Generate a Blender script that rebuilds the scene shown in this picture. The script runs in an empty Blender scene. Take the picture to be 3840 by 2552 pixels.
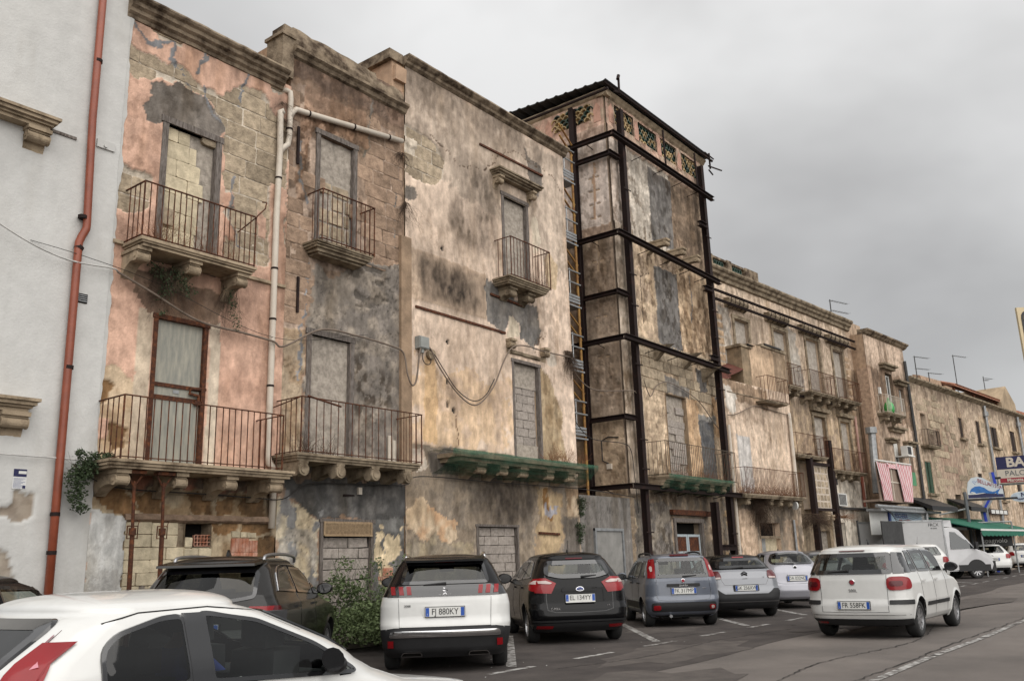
import bpy, bmesh, math, random
import numpy as np
from math import radians, sin, cos, pi
from mathutils import Vector, Matrix
from mathutils.geometry import delaunay_2d_cdt

random.seed(7)
scene = bpy.context.scene
COL = scene.collection

# ------------------------------------------------------------------ camera
cam_data = bpy.data.cameras.new("camera")
cam = bpy.data.objects.new("camera", cam_data)
COL.objects.link(cam)
AZ, PITCH, ROLL = radians(37.7), radians(14.1), radians(-1.81)
_fh = Vector((cos(AZ), sin(AZ), 0)); _rh = Vector((sin(AZ), -cos(AZ), 0)); _up = Vector((0, 0, 1))
_w = cos(PITCH) * _fh + sin(PITCH) * _up
_u0 = -sin(PITCH) * _fh + cos(PITCH) * _up
_r = cos(ROLL) * _rh + sin(ROLL) * _u0
_u = -sin(ROLL) * _rh + cos(ROLL) * _u0
cam.matrix_world = Matrix(((_r.x, _u.x, -_w.x, 0), (_r.y, _u.y, -_w.y, 0), (_r.z, _u.z, -_w.z, 1.42), (0, 0, 0, 1)))
cam_data.sensor_fit = 'HORIZONTAL'; cam_data.sensor_width = 36.0; cam_data.lens = 31.275
cam_data.clip_start = 0.05; cam_data.clip_end = 2000
scene.camera = cam

# ------------------------------------------------------------------ world: overcast sky
SUN_EL, SUN_AZ = radians(44), radians(-116)      # azimuth measured from +X towards +Y: behind the camera, over the street
world = bpy.data.worlds.new("World"); scene.world = world; world.use_nodes = True
nt = world.node_tree; nt.nodes.clear()
def N(t, **kw):
    n = nt.nodes.new(t)
    for k, v in kw.items(): setattr(n, k, v)
    return n
w_out = N('ShaderNodeOutputWorld'); w_bg = N('ShaderNodeBackground')
sky = N('ShaderNodeTexSky'); sky.sky_type = 'NISHITA'; sky.sun_disc = False
sky.sun_elevation = SUN_EL; sky.sun_rotation = pi / 2 - SUN_AZ
tc = N('ShaderNodeTexCoord'); mp = N('ShaderNodeMapping')
mp.inputs['Scale'].default_value = (1.0, 1.0, 1.8); mp.inputs['Location'].default_value = (3.1, 0.4, 1.7)
nt.links.new(tc.outputs['Generated'], mp.inputs['Vector'])
cn = N('ShaderNodeTexNoise'); cn.inputs['Scale'].default_value = 1.25; cn.inputs['Detail'].default_value = 5
cn.inputs['Roughness'].default_value = 0.5; cn.inputs['Distortion'].default_value = 0.25
nt.links.new(mp.outputs['Vector'], cn.inputs['Vector'])
cr = N('ShaderNodeValToRGB')
cr.color_ramp.elements[0].position = 0.38; cr.color_ramp.elements[0].color = (2.75, 2.72, 2.68, 1)
cr.color_ramp.elements[1].position = 0.60; cr.color_ramp.elements[1].color = (4.3, 4.28, 4.24, 1)
nt.links.new(cn.outputs['Fac'], cr.inputs['Fac'])
# an overcast sky is brighter overhead than at the horizon (CIE overcast distribution)
sep = N('ShaderNodeSeparateXYZ'); nt.links.new(tc.outputs['Generated'], sep.inputs[0])
mr = N('ShaderNodeMapRange'); mr.inputs['From Min'].default_value = 0.0; mr.inputs['From Max'].default_value = 1.0
mr.inputs['To Min'].default_value = 0.92; mr.inputs['To Max'].default_value = 1.9
nt.links.new(sep.outputs['Z'], mr.inputs['Value'])
mul = N('ShaderNodeVectorMath', operation='SCALE')
nt.links.new(cr.outputs['Color'], mul.inputs[0]); nt.links.new(mr.outputs['Result'], mul.inputs['Scale'])
mixs = N('ShaderNodeMix', data_type='RGBA'); mixs.inputs['Factor'].default_value = 0.94
nt.links.new(sky.outputs['Color'], mixs.inputs['A']); nt.links.new(mul.outputs['Vector'], mixs.inputs['B'])
nt.links.new(mixs.outputs['Result'], w_bg.inputs['Color']); w_bg.inputs['Strength'].default_value = 0.062
nt.links.new(w_bg.outputs[0], w_out.inputs['Surface'])

sun_d = bpy.data.lights.new("sun", 'SUN'); sun_d.energy = 1.5; sun_d.angle = radians(95); sun_d.color = (1.0, 0.965, 0.92)
sun = bpy.data.objects.new("sun", sun_d); COL.objects.link(sun)
_sd = Vector((cos(SUN_EL) * cos(SUN_AZ), cos(SUN_EL) * sin(SUN_AZ), sin(SUN_EL)))
sun.rotation_euler = (-_sd).to_track_quat('-Z', 'Y').to_euler(); sun.location = (0, -20, 30)

scene.view_settings.view_transform = 'Standard'; scene.view_settings.look = 'None'
scene.view_settings.gamma = 1.0; scene.view_settings.use_curve_mapping = False
scene.view_settings.exposure = 1.2
scene.cycles.max_bounces = 8; scene.cycles.transparent_max_bounces = 16
scene.cycles.use_denoising = True

# ------------------------------------------------------------------ materials
def L8(r, g, b, k=0.80):
    f = lambda c: ((c / 255 + 0.055) / 1.055) ** 2.4 if c > 10 else c / 255 / 12.92
    return (f(r) * k, f(g) * k, f(b) * k)
MATS = {}
def mat(name, col, rough=0.75, metal=0.0, var=0.18, vscale=5.0, bump=0.0, bscale=60.0, col2=None, coat=0.0,
        objrand=0.0, twoside=False, spec=0.4, detail=6, world_pos=False, attr=None, thresh=(0.35, 0.65), stretch=(1, 1, 1)):
    m = bpy.data.materials.new(name); m.use_nodes = True
    t = m.node_tree; b = t.nodes['Principled BSDF']; Lk = t.links.new
    b.inputs['Roughness'].default_value = rough; b.inputs['Metallic'].default_value = metal
    b.inputs['Specular IOR Level'].default_value = spec
    if coat: b.inputs['Coat Weight'].default_value = coat; b.inputs['Coat Roughness'].default_value = 0.04
    if world_pos:
        g = t.nodes.new('ShaderNodeNewGeometry'); vec = g.outputs['Position']
    else:
        g = t.nodes.new('ShaderNodeTexCoord'); vec = g.outputs['Object']
    mpn = t.nodes.new('ShaderNodeMapping'); mpn.inputs['Scale'].default_value = stretch; Lk(vec, mpn.inputs['Vector']); vec2 = mpn.outputs['Vector']
    n1 = t.nodes.new('ShaderNodeTexNoise'); n1.inputs['Scale'].default_value = vscale; n1.inputs['Detail'].default_value = detail
    n1.inputs['Roughness'].default_value = 0.62
    Lk(vec2, n1.inputs['Vector'])
    rp = t.nodes.new('ShaderNodeMapRange'); rp.inputs['From Min'].default_value = thresh[0]; rp.inputs['From Max'].default_value = thresh[1]
    Lk(n1.outputs['Fac'], rp.inputs['Value'])
    mx = t.nodes.new('ShaderNodeMix'); mx.data_type = 'RGBA'; Lk(rp.outputs['Result'], mx.inputs['Factor'])
    if attr:
        at = t.nodes.new('ShaderNodeAttribute'); at.attribute_name = attr
        for key, f in (('A', 1 - var), ('B', 1 + var)):
            vm = t.nodes.new('ShaderNodeVectorMath'); vm.operation = 'SCALE'; vm.inputs['Scale'].default_value = f
            Lk(at.outputs['Color'], vm.inputs[0]); Lk(vm.outputs[0], mx.inputs[key])
    else:
        c2 = col2 if col2 else tuple(c * (1 + var) for c in col)
        c1 = col if col2 else tuple(c * (1 - var) for c in col)
        mx.inputs['A'].default_value = (*c1, 1); mx.inputs['B'].default_value = (*c2, 1)
    out = mx.outputs['Result']
    if objrand:
        oi = t.nodes.new('ShaderNodeObjectInfo'); r2 = t.nodes.new('ShaderNodeMapRange')
        r2.inputs['To Min'].default_value = 1 - objrand; r2.inputs['To Max'].default_value = 1 + objrand
        Lk(oi.outputs['Random'], r2.inputs['Value'])
        vm = t.nodes.new('ShaderNodeVectorMath'); vm.operation = 'SCALE'
        Lk(out, vm.inputs[0]); Lk(r2.outputs['Result'], vm.inputs['Scale']); out = vm.outputs[0]
    Lk(out, b.inputs['Base Color'])
    if bump:
        n2 = t.nodes.new('ShaderNodeTexNoise'); n2.inputs['Scale'].default_value = bscale; n2.inputs['Detail'].default_value = 5
        Lk(vec2, n2.inputs['Vector'])
        bp = t.nodes.new('ShaderNodeBump'); bp.inputs['Strength'].default_value = bump; bp.inputs['Distance'].default_value = 0.02
        Lk(n2.outputs['Fac'], bp.inputs['Height']); Lk(bp.outputs['Normal'], b.inputs['Normal'])
    if twoside:
        ge = t.nodes.new('ShaderNodeNewGeometry'); dk = t.nodes.new('ShaderNodeBsdfDiffuse'); dk.inputs['Color'].default_value = (0.02, 0.02, 0.02, 1)
        ms = t.nodes.new('ShaderNodeMixShader'); Lk(ge.outputs['Backfacing'], ms.inputs['Fac'])
        Lk(b.outputs[0], ms.inputs[1]); Lk(dk.outputs[0], ms.inputs[2]); Lk(ms.outputs[0], t.nodes['Material Output'].inputs['Surface'])
    MATS[name] = m
    return m
def glass(name, tint, gloss=0.16, rough=0.02):
    m = bpy.data.materials.new(name); m.use_nodes = True; t = m.node_tree; t.nodes.clear(); Lk = t.links.new
    o = t.nodes.new('ShaderNodeOutputMaterial'); tr = t.nodes.new('ShaderNodeBsdfTransparent'); gl = t.nodes.new('ShaderNodeBsdfGlossy')
    tr.inputs['Color'].default_value = (*tint, 1); gl.inputs['Roughness'].default_value = rough
    lw = t.nodes.new('ShaderNodeLayerWeight'); lw.inputs['Blend'].default_value = 0.5
    pw = t.nodes.new('ShaderNodeMath'); pw.operation = 'POWER'; pw.inputs[1].default_value = 4.0; Lk(lw.outputs['Facing'], pw.inputs[0])
    ad = t.nodes.new('ShaderNodeMath'); ad.operation = 'MULTIPLY_ADD'; ad.inputs[1].default_value = 0.8; ad.inputs[2].default_value = gloss; Lk(pw.outputs[0], ad.inputs[0])
    ms = t.nodes.new('ShaderNodeMixShader'); Lk(ad.outputs[0], ms.inputs['Fac']); Lk(tr.outputs[0], ms.inputs[1]); Lk(gl.outputs[0], ms.inputs[2])
    Lk(ms.outputs[0], o.inputs['Surface']); MATS[name] = m
    return m

M_WALL = mat('weathered_plaster', (0.4,) * 3, rough=0.92, var=0.24, vscale=7.0, bump=0.6, bscale=45, attr='paint', spec=0.12, detail=14, thresh=(0.34, 0.66), stretch=(1, 1, .55))
M_WALLS = mat('smooth_white_render', (0.4,) * 3, rough=0.9, var=0.04, vscale=5.0, bump=0.25, bscale=25, attr='paint', spec=0.15, detail=6)
M_STONE = mat('tufa_stone', L8(172, 156, 134), rough=0.95, var=0.3, vscale=7, bump=0.8, bscale=30, objrand=0.24, spec=0.1, world_pos=True)
M_STONEP = mat('pale_tufa_block', L8(208, 194, 166), rough=0.95, var=0.2, vscale=7, bump=0.6, bscale=40, objrand=0.14, spec=0.1, world_pos=True)
M_STONEB = mat('brown_tufa_stone', L8(162, 138, 118), rough=0.95, var=0.3, vscale=6, bump=0.8, bscale=30, objrand=0.22, spec=0.1, world_pos=True)
M_BLOCK = mat('concrete_block', L8(176, 166, 157), rough=0.97, var=0.22, vscale=14, bump=1.0, bscale=90, objrand=0.1, spec=0.1, world_pos=True)
M_MOULD = mat('carved_limestone', L8(176, 158, 134), rough=0.9, var=0.5, vscale=3.5, bump=0.5, bscale=35, spec=0.15, col2=L8(96, 82, 66), detail=9, world_pos=True, thresh=(0.45, 0.7))
M_CORN = mat('sooty_cornice_stone', L8(156, 140, 120), rough=0.95, bump=0.7, bscale=30, spec=0.1, col2=L8(78, 66, 55), vscale=3.2, detail=9, world_pos=True, thresh=(0.4, 0.62))
M_PALECORN = mat('pale_cornice_stone', L8(160, 145, 124), rough=0.95, bump=0.7, bscale=30, spec=0.1, col2=L8(90, 78, 64), vscale=3.2, detail=9, world_pos=True, thresh=(0.42, 0.66))
M_CEM = mat('rough_cement_render', L8(178, 168, 156), rough=0.97, var=0.28, vscale=9, bump=1.0, bscale=70, spec=0.1, world_pos=True)
M_CEMP = mat('pale_cement_render', L8(176, 167, 156), rough=0.97, var=0.2, vscale=6, bump=0.9, bscale=40, spec=0.1, world_pos=True)
M_WOOD = mat('weathered_wood', L8(138, 130, 124), rough=0.9, bump=0.4, bscale=60, col2=L8(92, 84, 78), vscale=6, stretch=(6, 6, 1), spec=0.15, world_pos=True)
M_RUST = mat('rusty_iron', L8(74, 46, 34), rough=0.85, bump=0.3, bscale=90, col2=L8(128, 76, 46), vscale=14, spec=0.25, thresh=(0.45, 0.75), world_pos=True)
M_RUSTD = mat('dark_rusty_steel', L8(40, 29, 27), rough=0.75, bump=0.2, bscale=60, col2=L8(76, 46, 36), vscale=4, spec=0.2, thresh=(0.55, 0.85), world_pos=True)
M_RUSTY = mat('yellow_scaffold_tube', L8(170, 132, 66), rough=0.7, col2=L8(120, 76, 40), vscale=5, world_pos=True)
M_GALV = mat('galvanised_steel', L8(160, 162, 163), rough=0.45, metal=0.5, var=0.2, vscale=6, world_pos=True)
M_COPPER = mat('red_brown_pipe', L8(140, 70, 46), rough=0.45, var=0.14, vscale=4, spec=0.5, world_pos=True)
M_PVC = mat('ivory_pvc', L8(214, 203, 188), rough=0.5, var=0.12, vscale=3, col2=L8(180, 165, 146), thresh=(0.5, 0.8), world_pos=True)
M_DOORP = mat('grey_green_panel', L8(172, 168, 154), rough=0.8, col2=L8(140, 140, 132), vscale=3, stretch=(5, 5, 0.8), bump=0.15, bscale=30, world_pos=True)
M_CABLE = mat('dusty_cable', L8(120, 106, 94), rough=0.8)
M_CABLEW = mat('pale_cable', L8(196, 194, 190), rough=0.7)
M_CABLED = mat('dark_cable', L8(52, 48, 45), rough=0.7)
M_TERRA = mat('terracotta', L8(176, 112, 84), rough=0.9, var=0.2, vscale=8, objrand=0.15, bump=0.4, col2=L8(200, 158, 138), world_pos=True)
M_BOX = mat('grey_plastic_box', L8(150, 152, 148), rough=0.6, var=0.1)
M_DARK = mat('dark_void', (0.012, 0.011, 0.010), rough=0.95, var=0.1, spec=0.05)
M_NET = mat('green_debris_net', L8(66, 104, 84), rough=0.9, var=0.35, vscale=7, bump=0.7, bscale=26, spec=0.1, col2=L8(58, 92, 74), world_pos=True)
_t = M_NET.node_tree; _tr = _t.nodes.new('ShaderNodeBsdfTransparent'); _mx = _t.nodes.new('ShaderNodeMixShader'); _nz = _t.nodes.new('ShaderNodeTexNoise'); _nz.inputs['Scale'].default_value = 5.0
_rm = _t.nodes.new('ShaderNodeMapRange'); _rm.inputs['From Min'].default_value = .35; _rm.inputs['From Max'].default_value = .65; _rm.inputs['To Min'].default_value = .30; _rm.inputs['To Max'].default_value = .78
_t.links.new(_nz.outputs['Fac'], _rm.inputs['Value']); _t.links.new(_rm.outputs['Result'], _mx.inputs['Fac']); _t.links.new(_t.nodes['Principled BSDF'].outputs[0], _mx.inputs[1]); _t.links.new(_tr.outputs[0], _mx.inputs[2]); _t.links.new(_mx.outputs[0], _t.nodes['Material Output'].inputs['Surface'])
M_DRY = mat('dry_stems', L8(122, 84, 56), rough=0.95, var=0.3, objrand=0.1)
M_DRYG = mat('grey_dead_stems', L8(84, 68, 56), rough=0.95, var=0.3)
M_LEAF = mat('weed_leaves', (0.055, 0.075, 0.028), rough=0.7, col2=(0.10, 0.135, 0.055), vscale=9, world_pos=True, spec=0.3)
M_LEAFD = mat('dark_weed_leaves', (0.03, 0.045, 0.022), rough=0.7, col2=(0.055, 0.08, 0.035), vscale=9, world_pos=True, spec=0.3)
M_LATT = mat('tan_woven_mesh', L8(166, 142, 112), rough=0.9, var=0.2, vscale=20)
M_WHITEP = mat('white_paint', L8(226, 226, 222), rough=0.5, var=0.06)
M_BLUESIGN = mat('blue_sign_paint', L8(34, 58, 128), rough=0.4, var=0.08)
M_REDSIGN = mat('red_sign_paint', L8(150, 36, 52), rough=0.45, var=0.08)
M_NAVY = mat('navy_sign_paint', L8(32, 34, 78), rough=0.4, var=0.08)
M_BLACKP = mat('black_paint', (0.012, 0.012, 0.013), rough=0.45, var=0.1)
M_TILE = mat('roof_tile', L8(168, 116, 92), rough=0.9, var=0.3, vscale=6, objrand=0.2, world_pos=True)
M_SHUT = mat('brown_shutter', L8(64, 52, 46), rough=0.8, var=0.2)
M_SHUTG = mat('green_shutter', L8(60, 84, 66), rough=0.75, var=0.2)
M_GLAZE = mat('green_glazed_tile', L8(34, 64, 50), rough=0.25, var=0.4, vscale=3, objrand=0.5, spec=0.6, world_pos=True)
M_GLAZEP = mat('cream_tile_rim', L8(190, 164, 120), rough=0.6, var=0.3, objrand=0.2, vscale=3, world_pos=True)
M_CORRU = mat('dark_corrugated_sheet', L8(66, 66, 66), rough=0.6, metal=0.3, var=0.25, vscale=5, world_pos=True)
M_CORRUR = mat('rusty_corrugated_sheet', L8(104, 62, 52), rough=0.85, var=0.25, vscale=5, world_pos=True)

# ------------------------------------------------------------------ scene graph helpers
WM = {}
def put(o, parent=None, local=False):
    COL.objects.link(o)
    if parent is not None:
        o.parent = parent
        if not local and parent.name in WM: o.matrix_parent_inverse = WM[parent.name].inverted()
    return o
def tag(o, label=None, cat=None, group=None, kind=None):
    if label: o['label'] = label
    if cat: o['category'] = cat
    if group: o['group'] = group
    if kind: o['kind'] = kind
    return o
def thing(name, label, cat, loc=(0, 0, 0), rotz=0.0, group=None):
    o = bpy.data.objects.new(name, None); COL.objects.link(o)
    o.empty_display_size = 0.3
    o.location = loc; o.rotation_euler = (0, 0, rotz)
    WM[o.name] = Matrix.Translation(Vector(loc)) @ Matrix.Rotation(rotz, 4, 'Z')
    return tag(o, label, cat, group)
def new_mesh(name, verts, faces, mats=None, idx=None, smooth=False):
    me = bpy.data.meshes.new(name)
    me.from_pydata([tuple(map(float, v)) for v in verts], [], [tuple(map(int, f)) for f in faces])
    for m in (mats if isinstance(mats, (list, tuple)) else [mats] if mats else []): me.materials.append(m)
    if idx is not None: me.polygons.foreach_set('material_index', np.array(idx, dtype=np.int32))
    if smooth: me.polygons.foreach_set('use_smooth', np.ones(len(me.polygons), dtype=bool))
    me.update()
    return me
class MB:
    """collects simple solids in facade coordinates (s along the wall, o outwards, z up) and links them as one mesh"""
    def __init__(self, T=None): self.v = []; self.f = []; self.mi = []; self.T = T or (lambda s, o, z: (s, o, z)); self.m = 0
    def add(self, pts, faces, raw=False):
        n = len(self.v); self.v += [p if raw else self.T(*p) for p in pts]
        self.f += [tuple(i + n for i in f) for f in faces]; self.mi += [self.m] * len(faces); return self
    def box(self, s0, s1, o0, o1, z0, z1, j=0.0):
        r = (lambda: random.uniform(-j, j)) if j else (lambda: 0.0)
        p = [(s + r(), o + r(), z + r()) for z in (z0, z1) for o in (o0, o1) for s in (s0, s1)]
        return self.add(p, [(0, 1, 3, 2), (4, 6, 7, 5), (0, 4, 5, 1), (2, 3, 7, 6), (0, 2, 6, 4), (1, 5, 7, 3)])
    def prism(self, prof, s0, s1, j=0.0, seg=1):
        """profile of (o, z) pulled along s"""
        n = len(prof); P = []; F = []
        for k in range(seg + 1):
            s = s0 + (s1 - s0) * k / seg
            d = (random.uniform(-j, j), random.uniform(-j, j)) if j else (0, 0)
            P += [(s, o + d[0], z + d[1]) for o, z in prof]
        for k in range(seg):
            for i in range(n):
                a = k * n + i; b = k * n + (i + 1) % n
                F.append((a, b, b + n, a + n))
        F.append(tuple(range(n))[::-1]); F.append(tuple(range(seg * n, seg * n + n)))
        return self.add(P, F)
    def tube(self, pts, r, n=6, raw=False):
        pts = [Vector(p if raw else self.T(*p)) for p in pts]
        rr = r if isinstance(r, (list, tuple)) else [r] * len(pts)
        base = len(self.v); prev = None
        for i, p in enumerate(pts):
            t = (pts[min(i + 1, len(pts) - 1)] - pts[max(i - 1, 0)])
            t = t.normalized() if t.length > 1e-9 else Vector((0, 0, 1))
            if prev is None: a = t.orthogonal().normalized()
            else:
                a = prev - t * prev.dot(t)
                a = a.normalized() if a.length > 1e-6 else t.orthogonal().normalized()
            prev = a; b = t.cross(a)
            for k in range(n):
                q = p + (a * cos(2 * pi * k / n) + b * sin(2 * pi * k / n)) * rr[i]
                self.v.append((q.x, q.y, q.z))
        for i in range(len(pts) - 1):
            for k in range(n):
                a0 = base + i * n + k; a1 = base + i * n + (k + 1) % n
                self.f.append((a0, a1, a1 + n, a0 + n)); self.mi.append(self.m)
        self.f.append(tuple(range(base, base + n))[::-1]); self.mi.append(self.m)
        e = base + (len(pts) - 1) * n
        self.f.append(tuple(range(e, e + n))); self.mi.append(self.m)
        return self
    def build(self, name, mats, parent=None, smooth=False, local=False, flip=None):
        me = new_mesh(name, self.v, self.f, mats, self.mi if isinstance(mats, (list, tuple)) and len(mats) > 1 else None, smooth)
        bm = bmesh.new(); bm.from_mesh(me); bmesh.ops.recalc_face_normals(bm, faces=bm.faces); bm.to_mesh(me); bm.free()
        o = bpy.data.objects.new(name, me); put(o, parent, local)
        if parent is None or parent.type == 'MESH': pass
        WM[o.name] = Matrix.Identity(4)
        return o
def curve_pts(pts, n=8):
    """Catmull-Rom through the points"""
    P = [Vector(p) for p in pts]; P = [2 * P[0] - P[1]] + P + [2 * P[-1] - P[-2]]; out = []
    for i in range(1, len(P) - 2):
        for k in range(n):
            t = k / n
            out.append(0.5 * ((2 * P[i]) + (-P[i - 1] + P[i + 1]) * t + (2 * P[i - 1] - 5 * P[i] + 4 * P[i + 1] - P[i + 2]) * t * t
                              + (-P[i - 1] + 3 * P[i] - 3 * P[i + 1] + P[i + 2]) * t ** 3))
    out.append(P[-2]); return [tuple(p) for p in out]
_TXT = {}
def text_mesh(s, size, mat_, extrude=0.004, spacing=1.0, bold=0.0):
    key = (s, size, mat_.name, extrude, spacing, bold)
    if key in _TXT: return _TXT[key]
    cu = bpy.data.curves.new('lettering', 'FONT'); cu.body = s; cu.size = size; cu.extrude = extrude; cu.align_x = 'CENTER'; cu.align_y = 'CENTER'
    cu.space_character = spacing; cu.offset = bold; cu.resolution_u = 3
    o = bpy.data.objects.new('lettering', cu)
    me = bpy.data.meshes.new_from_object(o); me.materials.clear(); me.materials.append(mat_)
    bpy.data.objects.remove(o); bpy.data.curves.remove(cu); me.name = 'lettering'
    _TXT[key] = me; return me
def text(s, size, mat_, M, parent, local=False, name='lettering', **kw):
    o = bpy.data.objects.new(name, text_mesh(s, size, mat_, **kw)); put(o, parent, local); o.matrix_basis = M; return o

# ------------------------------------------------------------------ frames of the street
K = 1.42 / 1.55
def T0(s, o, z): return (K * s, K * (14.8 - o), K * z)
_A = radians(-5.3)
def T1(s, o, z):
    q = s - 32.5
    return (K * (32.5 + q * cos(_A) + o * sin(_A)), K * (14.8 + q * sin(_A) - o * cos(_A)), K * z)
def TS(s, o, z): return (K * (24.95 - o), K * (14.8 + s), K * z)       # the tower's side wall; s runs away from the street
def base(T, s, o=0): return T(s, o, 0)
def gz(x): return 0.006 * max(0.0, x - 20.0)

# ------------------------------------------------------------------ numpy noise
def _h(ix, iz, seed):
    v = np.sin(ix * 127.1 + iz * 311.7 + seed * 74.7) * 43758.5453
    return v - np.floor(v)
def vnoise(x, z, seed=0):
    ix = np.floor(x); iz = np.floor(z); fx = x - ix; fz = z - iz
    fx = fx * fx * (3 - 2 * fx); fz = fz * fz * (3 - 2 * fz)
    a = _h(ix, iz, seed); b = _h(ix + 1, iz, seed); c = _h(ix, iz + 1, seed); d = _h(ix + 1, iz + 1, seed)
    return (a * (1 - fx) + b * fx) * (1 - fz) + (c * (1 - fx) + d * fx) * fz
def fbm(x, z, seed=0, octv=4):
    t = 0; a = 0.5; n = 0
    for i in range(octv):
        t = t + a * vnoise(x * 2 ** i, z * 2 ** i, seed + i * 13); n += a; a *= 0.55
    return t / n
def inpoly(S, Z, poly):
    ins = np.zeros(S.shape, bool); n = len(poly)
    for i in range(n):
        x0, y0 = poly[i]; x1, y1 = poly[(i + 1) % n]
        if y0 == y1: continue
        c = ((y0 > Z) != (y1 > Z)) & (S < (x1 - x0) * (Z - y0) / (y1 - y0) + x0)
        ins ^= c
    return ins
def blur(a, n, it=2):
    a = a.astype(float)
    for _ in range(it):
        for ax in (0, 1):
            p = np.concatenate([np.repeat(np.take(a, [0], ax), n, ax), a, np.repeat(np.take(a, [-1], ax), n + 1, ax)], ax)
            c = np.cumsum(p, ax)
            L = a.shape[ax]; w = 2 * n + 1
            a = (np.take(c, np.arange(w, w + L), ax) - np.take(c, np.arange(0, L), ax)) / w
    return a

class Wall:
    """one weathered facade: a fine relief of coats of plaster over masonry, with openings cut out"""
    def __init__(self, T, s0, s1, z0, z1, step, color, h=0.0, seed=1, rough=0.07):
        self.T = T; self.step = step; self.seed = seed; self.rough = rough
        ns = int(round((s1 - s0) / step)) + 1; nz = int(round((z1 - z0) / step)) + 1
        self.s = np.linspace(s0, s1, ns); self.z = np.linspace(z0, z1, nz)
        self.S, self.Z = np.meshgrid(self.s, self.z)
        self.H = np.full(self.S.shape, h); self.C = np.empty(self.S.shape + (3,)); self.C[:] = color
        self.holes = []; self.bare = np.zeros(self.S.shape, bool); self.keep = np.ones(self.S.shape, bool)
        S, Z = self.S, self.Z
        self.dS = (fbm(S * 2.2, Z * 2.2, seed + 50) - .5) * 3.2 + (fbm(S * 9, Z * 9, seed + 60, 3) - .5) * 1.0
        self.dZ = (fbm(S * 2.2, Z * 2.2, seed + 70) - .5) * 3.2 + (fbm(S * 9, Z * 9, seed + 80, 3) - .5) * 1.0
    def mask(self, poly, rough=None):
        r = self.rough if rough is None else rough
        return inpoly(self.S + self.dS * r * 1.0, self.Z + self.dZ * r * 1.0, poly)
    def coat(self, poly, color, h, rough=None, bare=False, mottle=0.0, color2=None, mask=None):
        m = self.mask(poly, rough) if mask is None else mask
        self.H[m] = h; self.bare[m] = bare
        c = np.array(color)
        if color2 is not None:
            f = np.clip((fbm(self.S * 3.1, self.Z * 3.1, self.seed + 5) - .42) * 5, 0, 1)[m][:, None]
            self.C[m] = c * (1 - f) + np.array(color2) * f
        else: self.C[m] = c
        return m
    def stain(self, poly, color, k=0.6, soft=0.25, streak=0.6, mask=None, rough=0.2):  # soft tint for dirt, and for shade painted under ledges
        m = blur(self.mask(poly, rough) if mask is None else mask, max(1, int(soft / self.step)))
        n = fbm(self.S * 4, self.Z * 1.6, self.seed + 9, 5); n = np.clip((n - .36) * 5, 0, 1)
        n2 = np.clip((fbm(self.S * 9, self.Z * 7, self.seed + 19, 4) - .25) * 2.2, 0, 1)
        w = (m * k * (1 - streak + streak * n * (0.4 + 0.6 * n2)))[..., None]
        self.C = self.C * (1 - w) + np.array(color) * w
    def crack(self, pts, w=0.02, color=(0.05, 0.045, 0.04), depth=0.02, jag=0.05):
        d = np.full(self.S.shape, 9.0)
        X = self.S + self.dS * jag; Y = self.Z + self.dZ * jag
        for (a, b), (c, e) in zip(pts[:-1], pts[1:]):
            vx, vy = c - a, e - b; L2 = vx * vx + vy * vy + 1e-9
            t = np.clip(((X - a) * vx + (Y - b) * vy) / L2, 0, 1)
            d = np.minimum(d, np.hypot(X - a - t * vx, Y - b - t * vy))
        m = d < w
        self.C[m] = color; self.H[m] -= depth
    def noise(self, k=0.18, pits=0.0, grit=1.0, crust=0.0, relief=0.004, warm=(1.0, 0.93, 0.85), streak=0.12):
        S, Z = self.S, self.Z
        n = (fbm(S * 0.9, Z * 0.9, self.seed + 1, 5) - .5) * 2; n2 = (fbm(S * 4.5, Z * 4.5, self.seed + 2, 4) - .5) * 2
        n3 = np.clip((fbm(S * 6, Z * 0.5, self.seed + 3, 4) - .45) * 4, 0, 1)
        f = 1 + k * (n * 0.8 + n2 * 0.9)
        self.C *= f[..., None]; self.C *= (1 - streak * n3)[..., None]
        n4 = np.clip((vnoise(S * 17, Z * 17, self.seed + 31) * .6 + vnoise(S * 31, Z * 31, self.seed + 32) * .4 - .62) * 5, 0, 1) * np.clip((fbm(S * 1.3, Z * 1.3, self.seed + 33) - .38) * 5, 0, 1)
        g = np.where(self.H > .025, .3, 1.0) * grit
        self.C *= (1 - 2.2 * k * n4 * g)[..., None]
        n5 = np.clip((vnoise(S * 15, Z * 15, self.seed + 41) * .6 + vnoise(S * 33, Z * 33, self.seed + 42) * .4 - .66) * 5, 0, 1)
        self.C *= (1 + 1.3 * k * n5 * g)[..., None]
        n6 = np.clip((fbm(S * 2.4, Z * .35, self.seed + 51, 5) - .5) * 5, 0, 1) * np.clip((fbm(S * .7, Z * .7, self.seed + 52, 3) - .35) * 4, 0, 1)
        self.C *= (1 - np.array((.30, .34, .40)) * (n6 * min(1.0, k * 7))[..., None])
        if crust:     # black crust and lichen in ragged blotches
            c1 = np.clip((fbm(S * 5.5, Z * 4.0, self.seed + 61, 6) - .52) * 14, 0, 1) * np.clip((fbm(S * .8, Z * .55, self.seed + 62, 4) - .44) * 7, 0, 1)
            self.C *= 1 - crust * c1[..., None] * np.array((.62, .66, .70)); c2 = np.clip((fbm(S * 4.2, Z * 5.0, self.seed + 63, 6) - .56) * 14, 0, 1)
            self.C *= 1 + .35 * crust * c2[..., None]
        self.H += relief * (n2 + (fbm(S * 14, Z * 14, self.seed + 4, 3) - .5) * 2)
        if pits:
            p = vnoise(S * 6.3, Z * 6.3, self.seed + 7) * 0.6 + vnoise(S * 13, Z * 13, self.seed + 8) * 0.4
            m = p > 1 - pits
            self.H[m] -= 0.02; self.C[m] *= 0.45
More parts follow.
